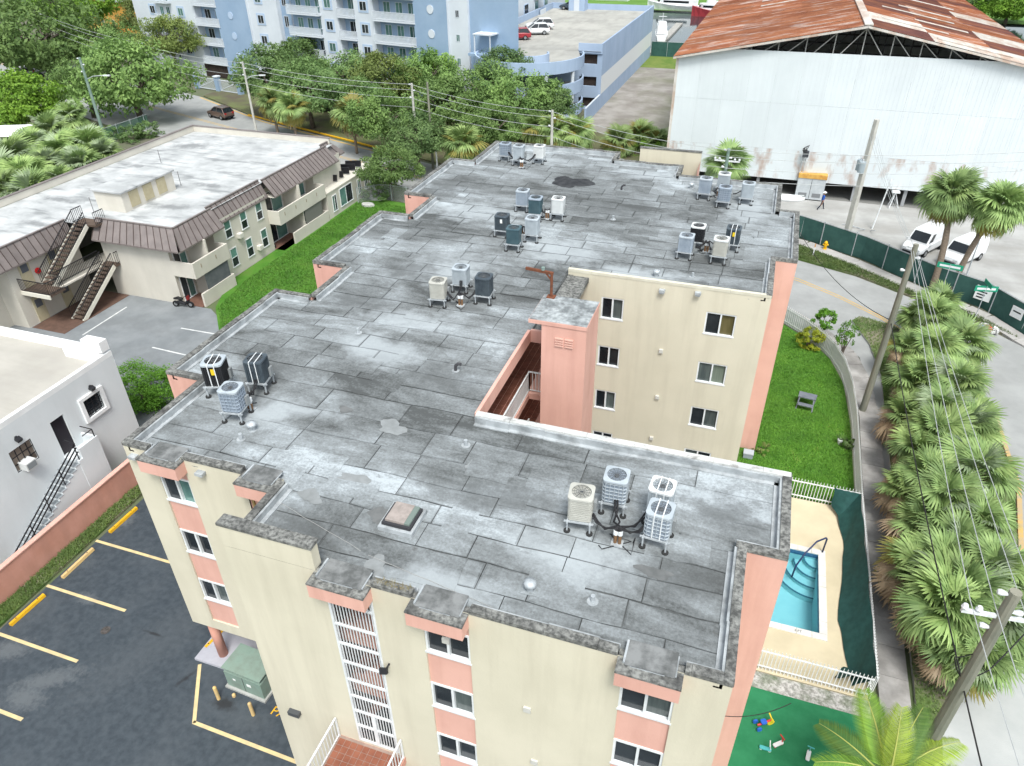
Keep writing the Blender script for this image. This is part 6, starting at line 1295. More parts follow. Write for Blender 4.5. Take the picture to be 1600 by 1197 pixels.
xk = gp(1362, 358); pole(*xk, 4.6, .06, whitem, 'thin white post in the yard right of the concrete pole', ins=False, lean=(.5, .3), name='yard_post')
xk = gp(1100//1+412, 425); pole(*gp(1510, 430), 3.2, .05, galv, 'short grey gate post in the yard beside the second van', ins=False, name='yard_post')
xt = gp(677, 265); pole(xt[0]+1.2, xt[1]-1.5, 3.4, .09, whitem, 'short white pipe post at the foot of the twin poles', ins=False, name='marker_post')
wire_m = M('wire_pale', (.42, .44, .44), None, rough=.6); wire_b = M('wire_black', (.02, .02, .02), None, rough=.6)
def wire(pts, sag, label, r=.014, mat=wire_m):
    m = MB()
    for a, b in zip(pts, pts[1:]):
        a, b = Vector(a), Vector(b); n = 14; m.tube([a.lerp(b, i/n)-Vector((0, 0, sag*4*(i/n)*(1-i/n))) for i in range(n+1)], r, 4)
    tag(m.build('overhead_wire', mat), label, 'wire', 'overhead wires')
chain = [(*xA, 10), (*x2, 9.5), (*pC, 9.2), (*pD, 8.6), (*xF, 8.5), (*xG, 8.8), (pI[0], pI[1]+18, 9.6)]
for k, (dz, nm) in enumerate(((-.05, 'topmost'), (-.75, 'second'), (-1.5, 'third'), (-2.6, 'lowest'))):
    wire([(x, y+(.25 if k % 2 else -.25), z+dz) for x, y, z in chain[:-1]]+[(22, 66, 9.4+dz)], .45, '%s pale wire of the line crossing the picture behind the grey roof' % nm, r=.02)
jx = (pJ[0]+1.0, pJ[1]-14, 10.4)
for k, (o_, nm) in enumerate(((-.85, 'leftmost'), (-.25, 'second'), (.45, 'third'), (.9, 'rightmost'))):
    wire([(8.1+o_*.3, 64, 9.9), (pI[0]+o_*.25, pI[1], 10.5-.12*k), (pJ[0]+o_, pJ[1], 10.0), (jx[0]+o_, jx[1], jx[2])], .35, '%s pale wire running over the roadside palms' % nm, r=.013)
wire([(2.5, 47, 8.8), (pI[0], pI[1], 6.2)], .9, 'black cable sagging from the far right roof corner to the wooden pole', .022, wire_b)
wire([(pI[0], pI[1], 6.1), (pJ[0], pJ[1], 6.6), (jx[0], jx[1], 6.4)], .3, 'black telephone cable between the two wooden poles on the right', .025, wire_b)
wire([(pJ[0], pJ[1], 8.3), (pJ[0]-.5, pJ[1]+.1, 7.6), (pJ[0]-.1, pJ[1], 6.9), (pJ[0]+.5, pJ[1]+.2, 7.3), (pJ[0]+2.2, pJ[1]+2.5, 7.6)], .12, 'looped black cable on the bottom right pole', .02, wire_b)
wire([(1.4, 12.6, 7.0), (4.2, 16.5, 3.0)], .4, 'thin black cable from the front pink flank towards the playground', .015, wire_b)
# --- white picket fences round the grounds
PK = {}
def picket_fence(name, pts, h, step, label, z0=.05, mat=white, backing=None, rail=True):
    t = thing(name, label, 'fence', (*pts[0], 0)); ox, oy = pts[0]
    key = (h, mat.name)
    if key not in PK:
        m = MB(); m.box(-.013, .013, -.013, .013, 0, h); m.quad((-.013, -.013, h), (.013, -.013, h), (0, 0, h+.04)); o = m.build('picket', mat); PK[key] = o.data; bpy.data.objects.remove(o)
    m = MB(); tot = 0
    for a, b in zip(pts, pts[1:]):
        for z in (h*.16, h*.86): m.bar((a[0]-ox, a[1]-oy, z+z0), (b[0]-ox, b[1]-oy, z+z0), .04, .05)
        if backing: q = MB(); q.quad((a[0]-ox, a[1]-oy, z0), (b[0]-ox, b[1]-oy, z0), (b[0]-ox, b[1]-oy, z0+h*.94), (a[0]-ox, a[1]-oy, z0+h*.94)); q.build('screen', backing, t)
    m.build('rail', mat, t)
    for p in along(pts, step): O('picket', PK[key], t, (p.x-ox, p.y-oy, z0))
    return t
scr = mesh_alpha('white_screen', (.62, .66, .70), .8)
cur = [(7.62, 30.6), (7.68, 34), (7.74, 38), (7.62, 41), (7.3, 43.4), (6.75, 45.3), (5.9, 46.9), (4.9, 48.2), (3.6, 49.5), (1.8, 51), (-1, 52.5)]
picket_fence('white_fence', cur, 1.35, .17, 'curved white picket fence with pale screening round the side lawn', backing=scr)
picket_fence('white_fence', [(2.4, 30.6), (7.6, 30.6)], 1.3, .15, 'straight white picket fence between the lawn and the pool deck')
picket_fence('white_fence', [(1.5, 19.8), (7.5, 19.8)], 1.3, .14, 'white picket fence between the pool deck and the green playground')
picket_fence('white_fence', [(7.6, 19.8), (7.62, 25), (7.62, 30.6)], 1.35, .14, 'white picket fence along the sidewalk beside the pool')
# drooping dark green screen cloth hung on the pool fence
def cloth(name, label, top, bot, mat, n=24):
    m = MB(); k = 7; r_ = random.Random(5)
    for i in range(n+1):
        t = i/n
        def L(pl): f_ = t*(len(pl)-1); j = min(int(f_), len(pl)-2); return Vector(pl[j]).lerp(Vector(pl[j+1]), f_-j)
        a, b = L(top), L(bot); a.z -= .05*abs(math.sin(i*1.3))
        for j in range(k+1): s = j/k; p = a.lerp(b, s)+Vector((.03*math.sin(i*1.1+j), .02*math.cos(i*.7+j*1.3), -.12*math.sin(math.pi*s))); p.z = max(p.z, .075); m.v.append(tuple(p))
    for i in range(n):
        for j in range(k): a = i*(k+1)+j; m.f.append((a, a+1, a+k+2, a+k+1)); m.mi.append(0)
    tag(m.build(name, mat, smooth=True), label, 'screen')
gcl = M('green_screen_cloth', (.012, .055, .05), (.018, .075, .068), 3, .8, .2, 30)
cloth('screen_cloth', 'dark green screen cloth sagging inwards from the fence beside the pool', [(7.55, 19.9, 1.3), (7.55, 22, 1.35), (7.55, 25, 1.35), (7.55, 28, 1.32), (7.55, 30.5, 1.3)], [(6.95, 20.1, .1), (6.75, 21.8, .1), (6.55, 23.2, .1), (6.75, 25.5, .1), (6.95, 27.6, .1), (6.85, 28.8, .1), (6.6, 30.3, .3)], gcl)
cloth('screen_cloth', 'dark green cloth hanging over the corner of the fence by the lawn', [(6.35, 30.55, 1.25), (7.0, 30.52, 1.28), (7.55, 30.5, 1.25)], [(6.4, 30.2, .3), (6.9, 29.5, .2), (7.3, 29.4, .2)], gcl, 10)
cloth('screen_cloth', 'dark green cloth on the near corner of the pool fence', [(6.5, 19.85, .9), (7.0, 19.88, 1.2), (7.5, 19.9, 1.25)], [(6.3, 20.3, .1), (6.7, 20.9, .1), (7.2, 20.9, .15)], gcl, 10)
# chain-link with green privacy screen beyond the bend
def screen_fence(pts, h, mat, label, name='screen_fence', step=3.0):
    t = thing(name, label, 'fence', (*pts[0], 0)); ox, oy = pts[0]
    for a, b in zip(pts, pts[1:]):
        n = max(1, int(math.hypot(b[0]-a[0], b[1]-a[1])/1.2)); q = MB()
        for i in range(n+1): k = i/n; x, y = a[0]+(b[0]-a[0])*k-ox, a[1]+(b[1]-a[1])*k-oy; w_ = .06*math.sin(i*1.9); q.v += [(x+w_, y+w_, .03), (x+w_*.5, y, h*.5), (x, y, h*.97)]
        for i in range(n):
            for j in range(2): c = i*3+j; q.f.append((c, c+3, c+4, c+1)); q.mi.append(0)
        q.build('screen_panel', mat, t, smooth=True)
    q = MB()
    for a, b in zip(pts, pts[1:]): q.bar((a[0]-ox, a[1]-oy, h), (b[0]-ox, b[1]-oy, h), .05)
    q.build('top_rail', galv, t); pm = None
    for p in along(pts, step):
        if pm is None: q = MB(); q.cyl(0, 0, 0, h+.12, .04, 8); o = q.build('post', galv, t, (p.x-ox, p.y-oy, 0)); pm = o.data
        else: O('post', pm, t, (p.x-ox, p.y-oy, 0))
fg = M('green_privacy_screen', (.030, .085, .075), (.042, .11, .095), 1.2, .8, .2, 20)
screen_fence([(1.0, 67.8), (4.64, 66.1), (9.54, 62.9), (14.37, 58.3), (17.4, 56.4), (20.2, 51.8), (25, 46.8)], 2.05, fg, 'dark green screened fence round the warehouse yard at the bend')
screen_fence([(-23, 149), (-8, 149)], 2.6, fg, 'green fence at the end of the gravel lot by the canal')
chn = mesh_alpha('chain_link', (.5, .52, .53), .25)
screen_fence([gp(560, 318), gp(600, 312), gp(640, 318)], 1.6, chn, 'chain-link fence across the end of the garden lawn', 'chain_fence', 1.8)
screen_fence([(-20.6, 26.0), (-20.6, 36), (-20.6, 46)], 1.7, mesh_alpha('white_mesh', (.66, .7, .7), .55), 'white mesh fence along the left side of the grey-roofed block', 'mesh_fence', 2.0)
screen_fence([gp(165, 225), gp(235, 200)], 1.8, mesh_alpha('green_mesh', (.08, .2, .14), .5), 'green mesh fence behind the mansard roof', 'chain_fence', 2.4)
# ================================================================== LOT FURNITURE
def wheel_stop(a, b, mat, label):
    x, y = (a[0]+b[0])/2, (a[1]+b[1])/2; L_ = math.hypot(b[0]-a[0], b[1]-a[1]); rz = math.atan2(b[1]-a[1], b[0]-a[0]); t = thing('wheel_stop', label, 'wheel stop', (x, y, .0), rz, 'wheel stops in the parking lot'); m = MB(); h = .14
    pr = [(-.085, 0), (.085, 0), (.06, h), (-.06, h)]; n = len(m.v); m.v += [(-L_/2, p[0], p[1]+.005) for p in pr]+[(L_/2, p[0], p[1]+.005) for p in pr]; m.f += [(0, 1, 5, 4), (1, 2, 6, 5), (2, 3, 7, 6), (3, 0, 4, 7), (3, 2, 1, 0), (4, 5, 6, 7)]; m.mi += [0]*6; m.build('stop_block', mat, t)
    for s in (-.32, .32): m = MB(); m.cyl(s*L_, 0, h, h+.012, .03, 8); m.build('anchor_pin', black, t)
ypale = M('faded_yellow', (.68, .47, .19), (.55, .40, .2), 3, .8)
wheel_stop(gp(172, 833), gp(214, 795), yel, 'bright yellow wheel stop nearest the building corner'); wheel_stop(gp(98, 904), gp(146, 859), ypale, 'faded yellow wheel stop, the middle of three by the grass'); wheel_stop(gp(17, 978), gp(70, 931), yel, 'bright yellow wheel stop nearest the left picture edge'); wheel_stop(gp(322, 1014), gp(350, 987), yel, 'yellow wheel stop beside the round pillar under the building')
x, y = gp(395, 1078); tb = thing('transformer_cabinet', 'pale green transformer cabinet beside the building corner', 'cabinet', (x-.1, y+.35, 0), R(-3)); tg = M('cabinet_green', (.20, .28, .235), (.25, .335, .28), 2, .6, c3=(.12, .14, .12), s3=2, m3=.5)
m = MB(); m.box(-.95, .95, -.65, .65, -.05, .1); m.build('pad', concrete, tb); m = MB(); m.box(-.85, .85, -.05, .55, .1, 1.2); m.build('body', tg, tb); m = MB(); m.prism([(-.87, -.55), (.87, -.55), (.87, -.05), (-.87, -.05)], .1, .98); m.build('front_hood', tg, tb); m = MB(); m.box(-.9, .9, -.58, .6, 1.2, 1.24); m.build('lid', tg, tb)
m = MB(); m.box(-.012, .012, -.556, -.549, .12, .96); m.build('door_seam', black, tb); m = MB(); m.box(.15, .35, -.557, -.549, .55, .7).box(-.5, -.38, -.557, -.549, .6, .7); m.build('notice', wsti, tb)
for i, (px, py) in enumerate(((342, 1092), (396, 1117), (366, 1088))):
    x, y = gp(px, py); b_ = thing('bollard', ('pale yellow bollard left of the green cabinet', 'pale yellow bollard in front of the green cabinet', 'short stub bollard between the two bollards')[i], 'bollard', (x, y, 0), group='bollards by the cabinet'); h = .75 if i < 2 else .12; m = MB(); m.cyl(0, 0, -.05, h, .07, 12); m.build('post', ypale, b_); m = MB(); m.tube([(0, 0, h), (0, 0, h+.05)], [.07, .03], 12); m.build('cap', ypale, b_)
x, y = gp(421, 1115); text('PARK', .5, (x, y, .012), (0, 0, R(-3)), yel, pk, 'painted_lettering', 'LEFT', 1.1)
x, y = gp(165, 985); mc = tag(MB().tube([(x, y, .002), (x, y, .012)], .2, 18).build('manhole_cover', M('iron', (.05, .045, .042), (.09, .08, .075), 9, .8)), 'small round iron cover in the asphalt of the parking lot', 'manhole')
x, y = gp(103, 510); tag(MB().prism([(x-.5, y-.3), (x+.3, y-.35), (x+.6, y+.1), (x-.1, y+.35)], .013, .022).build('asphalt_patch', asphdk), 'dark asphalt patch below the outside stairs of the mansard apartments', 'patch')
# ================================================================== LAWN, PLAYGROUND
sheet('playground_turf', [(1.46, 8), (7.6, 8), (7.6, 18.9), (1.46, 18.9)], .03, turf); slab('gravel_bed', [(1.46, 18.9), (7.6, 18.9), (7.6, 19.65), (1.46, 19.65)], -.05, .05, whgrav)
x, y = gp(1257, 637); tbn = thing('play_table', 'grey plastic table with a bench on the side lawn', 'table', (x, y, .06), R(-8)); gp_ = M('grey_plastic', (.13, .145, .17), (.17, .185, .21), 3, .5)
m = MB(); m.box(-.5, .5, -.05, .55, .62, .68); m.build('table_top', gp_, tbn); m = MB(); m.box(-.42, .42, -.5, -.2, .34, .39); m.build('bench_seat', gp_, tbn)
for a, b in (((-.46, .5), (-.5, .6)), ((.46, .5), (.5, .6)), ((-.46, -.45), (-.4, 0)), ((.46, -.45), (.4, 0))): m = MB(); m.bar((a[0], a[1], 0), (b[0], b[1], .62), .06); m.build('leg', gp_, tbn)
x, y = gp(1168, 715); ub = thing('cooler_box', 'small grey box at the foot of the pink right flank', 'box', (x, y, .06)); m = MB(); m.box(-.25, .25, -.2, .2, 0, .3); m.build('box', M('grey_box', (.3, .33, .38), None), ub); m = MB(); m.box(-.27, .27, -.22, .22, .3, .36); m.build('lid', M('grey_box_lid', (.4, .43, .47), None), ub)
x, y = gp(1321, 690); pt = thing('potted_plant', 'white pot with a spiky plant beside the lawn fence', 'plant', (x-.35, y-.4, .06)); m = MB(); m.tube([(0, 0, 0), (0, 0, .3)], [.1, .16], 10); m.build('pot', whitem, pt); m = MB()
for i in range(12): a = i*.52; m.bar((0, 0, .3), (.3*math.cos(a), .3*math.sin(a), .55), .02)
m.build('leaves', lm_dark, pt)
toyc = dict(r=M('toy_red', (.6, .03, .03), None, rough=.4), y=M('toy_yellow', (.75, .55, .03), None, rough=.4), b=M('toy_blue', (.03, .12, .5), None, rough=.4), g=M('toy_green', (.05, .35, .1), None, rough=.4), t=M('toy_teal', (.08, .4, .4), None, rough=.4), w=M('toy_white', (.7, .7, .68), None, rough=.4))
x, y = gp(1191, 1135); ty = thing('toy_tricycle', 'red, yellow and blue toy tricycle on the green playground', 'toy', (x, y, .035), R(30)); s = 1.0
for (wx, wy, r_) in ((.3, 0, .14), (-.22, .16, .1), (-.22, -.16, .1)): m = MB(); m.tube([(wx, wy-.03, r_), (wx, wy+.03, r_)], r_, 14); m.build('wheel', toyc['y' if wx > 0 else 'b'], ty)
m = MB(); m.tube([(-.22, 0, .12), (.05, 0, .2), (.28, 0, .3)], .04, 8); m.build('frame', toyc['r'], ty); m = MB(); m.prism(rrect(.22, .2, .06), .24, .3); m.build('seat', toyc['b'], ty); m = MB(); m.tube([(.28, -.18, .46), (.28, 0, .42), (.28, .18, .46)], .025, 8).bar((.28, 0, .28), (.28, 0, .43), .04); m.build('handlebar', toyc['y'], ty)
for i, (px, py, c1, c2) in enumerate(((1195, 1172, 't', 'w'), (1215, 1165, 'w', 'r'), (1262, 1183, 'w', 't'))):
    x, y = gp(px, py); ty = thing('toy_scooter', ('teal and white toy at the foot of the tricycle', 'white and red toy right of the tricycle', 'small white toy near the coconut palm')[i], 'toy', (x, y, .035), R(40*i)); m = MB(); m.prism(rrect(.42, .14, .05), .06, .1); m.build('deck', toyc[c1], ty)
    for sx in (-.15, .15): m = MB(); m.tube([(sx, -.06, .05), (sx, .06, .05)], .05, 10); m.build('wheel', toyc[c2], ty)
    m = MB(); m.bar((.18, 0, .1), (.1, 0, .45), .03).bar((.1, -.12, .45), (.1, .12, .45), .03); m.build('handle', toyc[c2], ty)
# ================================================================== VEHICLES, PERSON, BOATS, SIGNS
tyre = M('tyre', (.018, .018, .019), None, rough=.85); rim = M('rim_silver', (.35, .36, .37), None, rough=.35, metal=.6); cglass = M('car_glass', (.012, .016, .02), None, rough=.08, spec=.6); redl = M('tail_red', (.35, .01, .01), None, rough=.3); headl = M('head_clear', (.6, .62, .62), None, rough=.2)
def loft(m, rings, mi=0):
    n = len(rings[0]); ks = []
    for r in rings: ks.append(len(m.v)); m.v += [tuple(p) for p in r]
    for a, b in zip(ks, ks[1:]):
        for j in range(n): q = (j+1) % n; m.f.append((a+j, a+q, b+q, b+j)); m.mi.append(mi)
    m.f.append(tuple(ks[0]+n-1-j for j in range(n))); m.f.append(tuple(ks[-1]+j for j in range(n))); m.mi += [mi, mi]
def car(x, y, z, rz, paint, label, kind='suv', L=4.4, W=1.8, H=1.62, name='parked_car', cat='car', group='vehicles'):
    c = thing(name, label, cat, (x, y, z), R(rz), group); h = W/2; van = kind == 'van'
    st = [(-L/2, .45, .86 if not van else 1.05, .86), (-L/2+.12, .34, 1.0 if not van else 1.12, .96), (-L*.2, .3, 1.02 if not van else 1.12, 1), (L*.12, .3, .99 if not van else 1.1, 1), (L*.24, .3, .96 if not van else 1.08, .99), (L*.40, .32, .88 if not van else .95, .96), (L/2-.1, .36, .74 if not van else .8, .88), (L/2, .44, .62, .78)]
    m = MB(); rings = []
    for xs, zb, zt, k in st:
        w_ = h*k; rings.append([(xs, -w_*.9, zb), (xs, -w_, zb+.16), (xs, -w_, zt-.12), (xs, -w_*.93, zt), (xs, w_*.93, zt), (xs, w_, zt-.12), (xs, w_, zb+.16), (xs, w_*.9, zb)][::-1])
    loft(m, rings); m.build('body', paint, c, smooth=False)
    if not van: b0, b1, t0, t1, zbt = -L/2+.1, L*.25, -L/2+.5, L*.04, .97
    else: b0, b1, t0, t1, zbt = -L/2+.02, L*.30, -L/2+.12, L*.16, 1.08
    hb_, ht_ = h*.93, h*(.76 if not van else .86); m = MB()
    lo = [(b1, -hb_, zbt), (b1, hb_, zbt), (b0, hb_, zbt), (b0, -hb_, zbt)]; hi = [(t1, -ht_, H-.06), (t1, ht_, H-.06), (t0, ht_, H-.06), (t0, -ht_, H-.06)]
    for i in range(4): j = (i+1) % 4; m.quad(lo[i], lo[j], hi[j], hi[i], m=0)
    m.build('cabin', cglass if not van else paint, c)
    rf = [(p[0]*.98, p[1]*.96, H) for p in hi]; m = MB()
    for i in range(4): j = (i+1) % 4; m.quad(hi[i], hi[j], rf[j], rf[i])
    m.quad(*rf); m.build('roof', paint, c)
    def lerp(a, b, t): return tuple(a[k]+(b[k]-a[k])*t for k in range(3))
    if not van:
        m = MB()
        for i in range(4): m.bar(lo[i], hi[i], .08, .06)
        for s in (-1, 1):
            a = lerp((b1, s*hb_, zbt), (b0, s*hb_, zbt), .45); b = lerp((t1, s*ht_, H-.06), (t0, s*ht_, H-.06), .35); m.bar(a, b, .07, .04)
        m.build('pillars', paint, c)
    else:
        def off(p, d): return (p[0]+d[0], p[1]+d[1], p[2]+d[2])
        q = [lerp(lerp(lo[0], lo[1], u), lerp(hi[0], hi[1], u), v) for u, v in ((.07, .08), (.93, .08), (.93, .92), (.07, .92))]; m = MB(); m.quad(*[off(p, (.02, 0, .012)) for p in q]); m.build('windscreen', cglass, c)
        for s in (-1, 1):
            a, b = (lo[0], lo[3]) if s < 0 else (lo[1], lo[2]); a2, b2 = (hi[0], hi[3]) if s < 0 else (hi[1], hi[2]); q = [lerp(lerp(a, b, u), lerp(a2, b2, u), v) for u, v in ((.03, .1), (.22, .1), (.22, .85), (.06, .85))]; m = MB(); m.quad(*[off(p, (0, s*.012, 0)) for p in q]); m.build('side_window', cglass, c)
    wb, wr = L*.30, .33
    ws = MB(); ws.tube([(0, -.11, 0), (0, .11, 0)], wr, 18); wo = None
    for sx in (-1, 1):
        for sy in (-1, 1):
            if wo is None: wo = ws.build('wheel', tyre, c, (sx*wb, sy*(h-.1), wr)); wme = wo.data; o = wo
            else: o = O('wheel', wme, c, (sx*wb, sy*(h-.1), wr))
            m = MB(); m.tube([(0, sy*.06, 0), (0, sy*.118, 0)], .2, 12); m.build('rim', rim, o)
    for s in (-1, 1):
        m = MB(); m.box(-L/2-.012, -L/2+.1, s*h*.66-.14, s*h*.66+.14, .8, 1.0); m.build('tail_light', redl, c); m = MB(); m.box(L/2-.16, L/2-.02, s*h*.62-.16, s*h*.62+.16, .6, .74); m.build('headlight', headl, c)
        m = MB(); m.obox((b1-.35, s*(h+.08), 1.05), (.06, 0, 0), (0, .09, 0), (0, 0, .07)); m.build('mirror', paint, c)
    m = MB(); m.box(-L/2-.03, -L/2+.14, -h*.8, h*.8, .38, .56); m.build('rear_bumper', black, c); m = MB(); m.box(L/2-.1, L/2+.03, -h*.7, h*.7, .36, .5); m.build('front_bumper', black, c)
    return c
pt_brown = M('paint_brown', (.16, .105, .085), None, rough=.3, metal=.4, spec=.5, coat=.5); pt_white = M('paint_white', (.74, .75, .76), None, rough=.3, coat=.4); pt_blue = M('paint_slate', (.06, .085, .115), None, rough=.3, metal=.4, coat=.5); pt_red = M('paint_red', (.35, .03, .04), None, rough=.3, coat=.4); pt_dark = M('paint_navy', (.015, .02, .035), None, rough=.3, coat=.4)
x, y = gp(346, 184); car(x, y, .01, 162, pt_brown, 'bronze-brown small SUV driving on the street', name='suv', L=4.3)
for px, py, rz, pm, lab in ((836, 54, 205, pt_white, 'white SUV on the garage roof, nearer of the two'), (843, 46, 205, pt_white, 'white SUV on the garage roof, farther of the two'), (806, 62, 205, pt_red, 'red car half hidden by the blue wall on the garage roof'), (893, 15, 182, pt_blue, 'slate-blue SUV at the back of the garage roof')):
    x, y = gp(px, py, 7.7); car(x, y, 7.71, rz, pm, lab, name='suv')
car(14.6, 66.4, .04, 236, pt_white, 'white cargo van behind the green fence, the left one', 'van', 4.5, 1.85, 1.95, 'cargo_van', 'van'); car(17.35, 65.0, .04, 232, pt_white, 'white cargo van behind the leaning palm, the right one', 'van', 4.3, 1.8, 1.85, 'cargo_van', 'van')
x, y = gp(500, 172); car(x, y, .11, 150, pt_dark, 'dark blue car in the shade of the trees behind the yellow kerb', name='sedan', H=1.5)
for i, (px, py, z, rz, pm) in enumerate(((60, 128, 0, 150, pt_dark), (45, 118, 0, 150, M('paint_grey', (.25, .26, .27), None, rough=.3)))):
    x, y = gp(px, py); car(x, y, .01, rz, pm, ('dark car under the trees at the far left', 'grey car parked under the trees at the far left')[i], name='sedan', H=1.5)
# motor scooters
def moto(px, py, rz, label):
    x, y = gp(px, py); t = thing('motor_scooter', label, 'scooter', (x, y, .02), R(rz), 'scooters by the mansard apartments')
    for sx in (-.6, .6): m = MB(); m.tube([(sx, -.05, .25), (sx, .05, .25)], .25, 14); w_ = m.build('wheel', tyre, t); m = MB(); m.tube([(sx, -.055, .25), (sx, .055, .25)], .13, 10); m.build('rim', rim, w_)
    m = MB(); m.tube([(-.6, 0, .35), (-.2, 0, .45), (.2, 0, .3), (.5, 0, .6), (.45, 0, .95)], [.1, .16, .12, .12, .06], 8); m.build('body', black, t); m = MB(); m.tube([(-.65, 0, .68), (-.3, 0, .74), (.05, 0, .68)], [.08, .14, .1], 8); m.build('seat', M('seat_black', (.02, .02, .02), None), t); m = MB(); m.tube([(.4, -.33, 1.02), (.46, 0, .96), (.4, .33, 1.02)], .025, 6); m.build('handlebar', black, t); m = MB(); m.obox((.52, 0, .82), (.06, 0, .03), (0, .14, 0), (-.03, 0, .14)); m.build('front_shield', M('shield_red', (.2, .02, .02), None), t)
moto(288, 480, 10, 'black motor scooter against the patio wall of the mansard apartments'); moto(418, 392, 60, 'black and red motor scooter between the patio walls')
# person walking in the yard
x, y = gp(1282, 328); pe = thing('person', 'person in blue shirt, dark trousers and white hat walking across the yard', 'person', (x, y, .03), R(25))
bm_v = [(0, 0, .92), (0, 0, 1.12), (0, 0, 1.36), (.02, 0, 1.47), (.04, 0, 1.6), (.05, 0, 1.7), (0, .17, 1.38), (.14, .2, 1.12), (.32, .17, .98), (0, -.17, 1.38), (-.12, -.2, 1.12), (-.1, -.18, .9), (.02, .09, .86), (.22, .1, .48), (.30, .1, .08), (.42, .1, .05), (-.02, -.09, .86), (-.14, -.1, .48), (-.42, -.1, .14), (-.34, -.1, .05)]
ed = [(0, 1), (1, 2), (2, 3), (3, 4), (4, 5), (2, 6), (6, 7), (7, 8), (2, 9), (9, 10), (10, 11), (0, 12), (12, 13), (13, 14), (14, 15), (0, 16), (16, 17), (17, 18), (18, 19)]
rad = [.15, .14, .16, .06, .095, .08, .075, .055, .04, .075, .055, .04, .1, .075, .05, .045, .1, .075, .05, .045]
me = bpy.data.meshes.new('body'); me.from_pydata(bm_v, ed, []); bo = O('body', me); bo.modifiers.new('s', 'SKIN'); bo.modifiers.new('d', 'SUBSURF').levels = 1
for i, r_ in enumerate(rad): me.skin_vertices[0].data[i].radius = (r_, r_); me.skin_vertices[0].data[i].use_root = i == 0
dg = bpy.context.evaluated_depsgraph_get(); ne = bpy.data.meshes.new_from_object(bo.evaluated_get(dg)); bpy.data.objects.remove(bo)
ne.materials.clear()
for mt in (M('trousers', (.02, .025, .04), None), M('blue_shirt', (.02, .09, .38), None), M('skin', (.35, .2, .14), None)): ne.materials.append(mt)
ne.polygons.foreach_set('material_index', [0 if p.center.z < .93 and abs(p.center.y) < .16 else (2 if p.center.z > 1.47 or (p.center.z < 1.05 and abs(p.center.y) > .14) else 1) for p in ne.polygons]); smoothpoly(ne); O('body', ne, pe)
m = MB(); m.tube([(.05, 0, 1.69), (.05, 0, 1.71)], .19, 14).tube([(.05, 0, 1.70), (.05, 0, 1.80), (.05, 0, 1.83)], [.11, .1, .04], 12); m.build('hat', white, pe)
# yard: steel cabinet, hydrant, marker, service mast, dinghies
x, y = gp(1262, 313); cb = thing('steel_locker', 'pale steel locker with a yellow top at the foot of the warehouse wall', 'locker', (x, y+.5, .03), 0); lk = M('locker_grey', (.50, .53, .55), (.42, .45, .47), 2, .6)
m = MB(); m.box(-1.3, 1.3, -.6, .6, .12, 2.2); m.build('body', lk, cb); m = MB(); m.box(-1.34, 1.34, -.66, .66, 2.2, 2.62); m.build('top_band', M('locker_yellow', (.62, .38, .10), (.5, .25, .06), 3), cb); m = MB(); m.box(-.02, .02, -.615, -.601, .2, 2.1); m.build('door_seam', black, cb)
for s in (-.65, .65): m = MB(); m.box(s-.4, s+.4, -.62, -.601, .35, .75); m.build('vent', M('locker_vent', (.2, .21, .22), None), cb); m = MB(); m.box(s-.55, s-.45, -.5, .5, 0, .12); m.build('foot', black, cb)
x, y = gp(1288, 391); hy_ = thing('fire_hydrant', 'yellow fire hydrant on the far sidewalk beside the concrete pole', 'hydrant', (x, y, .1)); yh = M('hydrant_yellow', (.75, .42, .01), None, rough=.45)
m = MB(); m.tube([(0, 0, 0), (0, 0, .06), (0, 0, .08), (0, 0, .55)], [.17, .17, .12, .12], 12); m.build('barrel', yh, hy_); m = MB(); m.tube([(0, 0, .55), (0, 0, .6), (0, 0, .7), (0, 0, .76)], [.16, .16, .1, .03], 12); m.build('bonnet', yh, hy_); m = MB(); m.tube([(-.22, 0, .42), (.22, 0, .42)], .065, 10).tube([(0, 0, .4), (0, -.22, .4)], .08, 10); m.build('outlets', yh, hy_)
x, y = gp(1270, 400); mk = thing('marker_stake', 'thin orange-topped stake on the grass beside the hydrant', 'stake', (x, y, .09)); m = MB(); m.box(-.04, .04, -.02, .02, 0, .7); m.build('stake', whitem, mk); m = MB(); m.box(-.042, .042, -.022, .022, .7, 1.0); m.build('tip', M('orange_tip', (.6, .3, .12), None), mk)
x, y = 4.0, 76.7; ms_ = thing('service_mast', 'electrical service mast with tangled black cables on the warehouse wall', 'mast', (x, y, 0)); m = MB(); m.tube([(0, 0, 1.5), (0, 0, 4.6)], .06, 8).tube([(.3, 0, 1.5), (.3, 0, 4.3)], .045, 8); m.build('conduit', galv, ms_); m = MB()
for i in range(9): a = i*.7; m.tube([(.1, 0, 4.1+.05*i), (.1+.3*math.cos(a), -.3-.15*math.sin(a), 4.4+.12*i), (.15+.2*math.cos(a+1), -.2, 4.9+.06*i)], .03, 5)
m.build('cables', wire_b, ms_); m = MB(); m.box(-.1, .45, -.3, -.05, 4.2, 4.8); m.build('meter_box', M('box_dark', (.07, .075, .085), None), ms_)
x, y = gp(1232, 312); dn = thing('dinghy', 'upturned white dinghy beside the steel locker', 'boat', (x, y, .03), R(5)); m = MB(); rings = []
for xs, w_, h in ((-1.5, .55, .4), (-1.0, .68, .5), (0, .72, .52), (.9, .5, .45), (1.5, .1, .3)): rings.append([(xs, -w_, 0), (xs, -w_*.8, h*.7), (xs, 0, h), (xs, w_*.8, h*.7), (xs, w_, 0)])
loft(m, rings); m.build('hull', white, dn, smooth=True); m = MB(); m.bar((-1.5, 0, .42), (1.4, 0, .5), .06, .06); m.build('keel', whitem, dn)
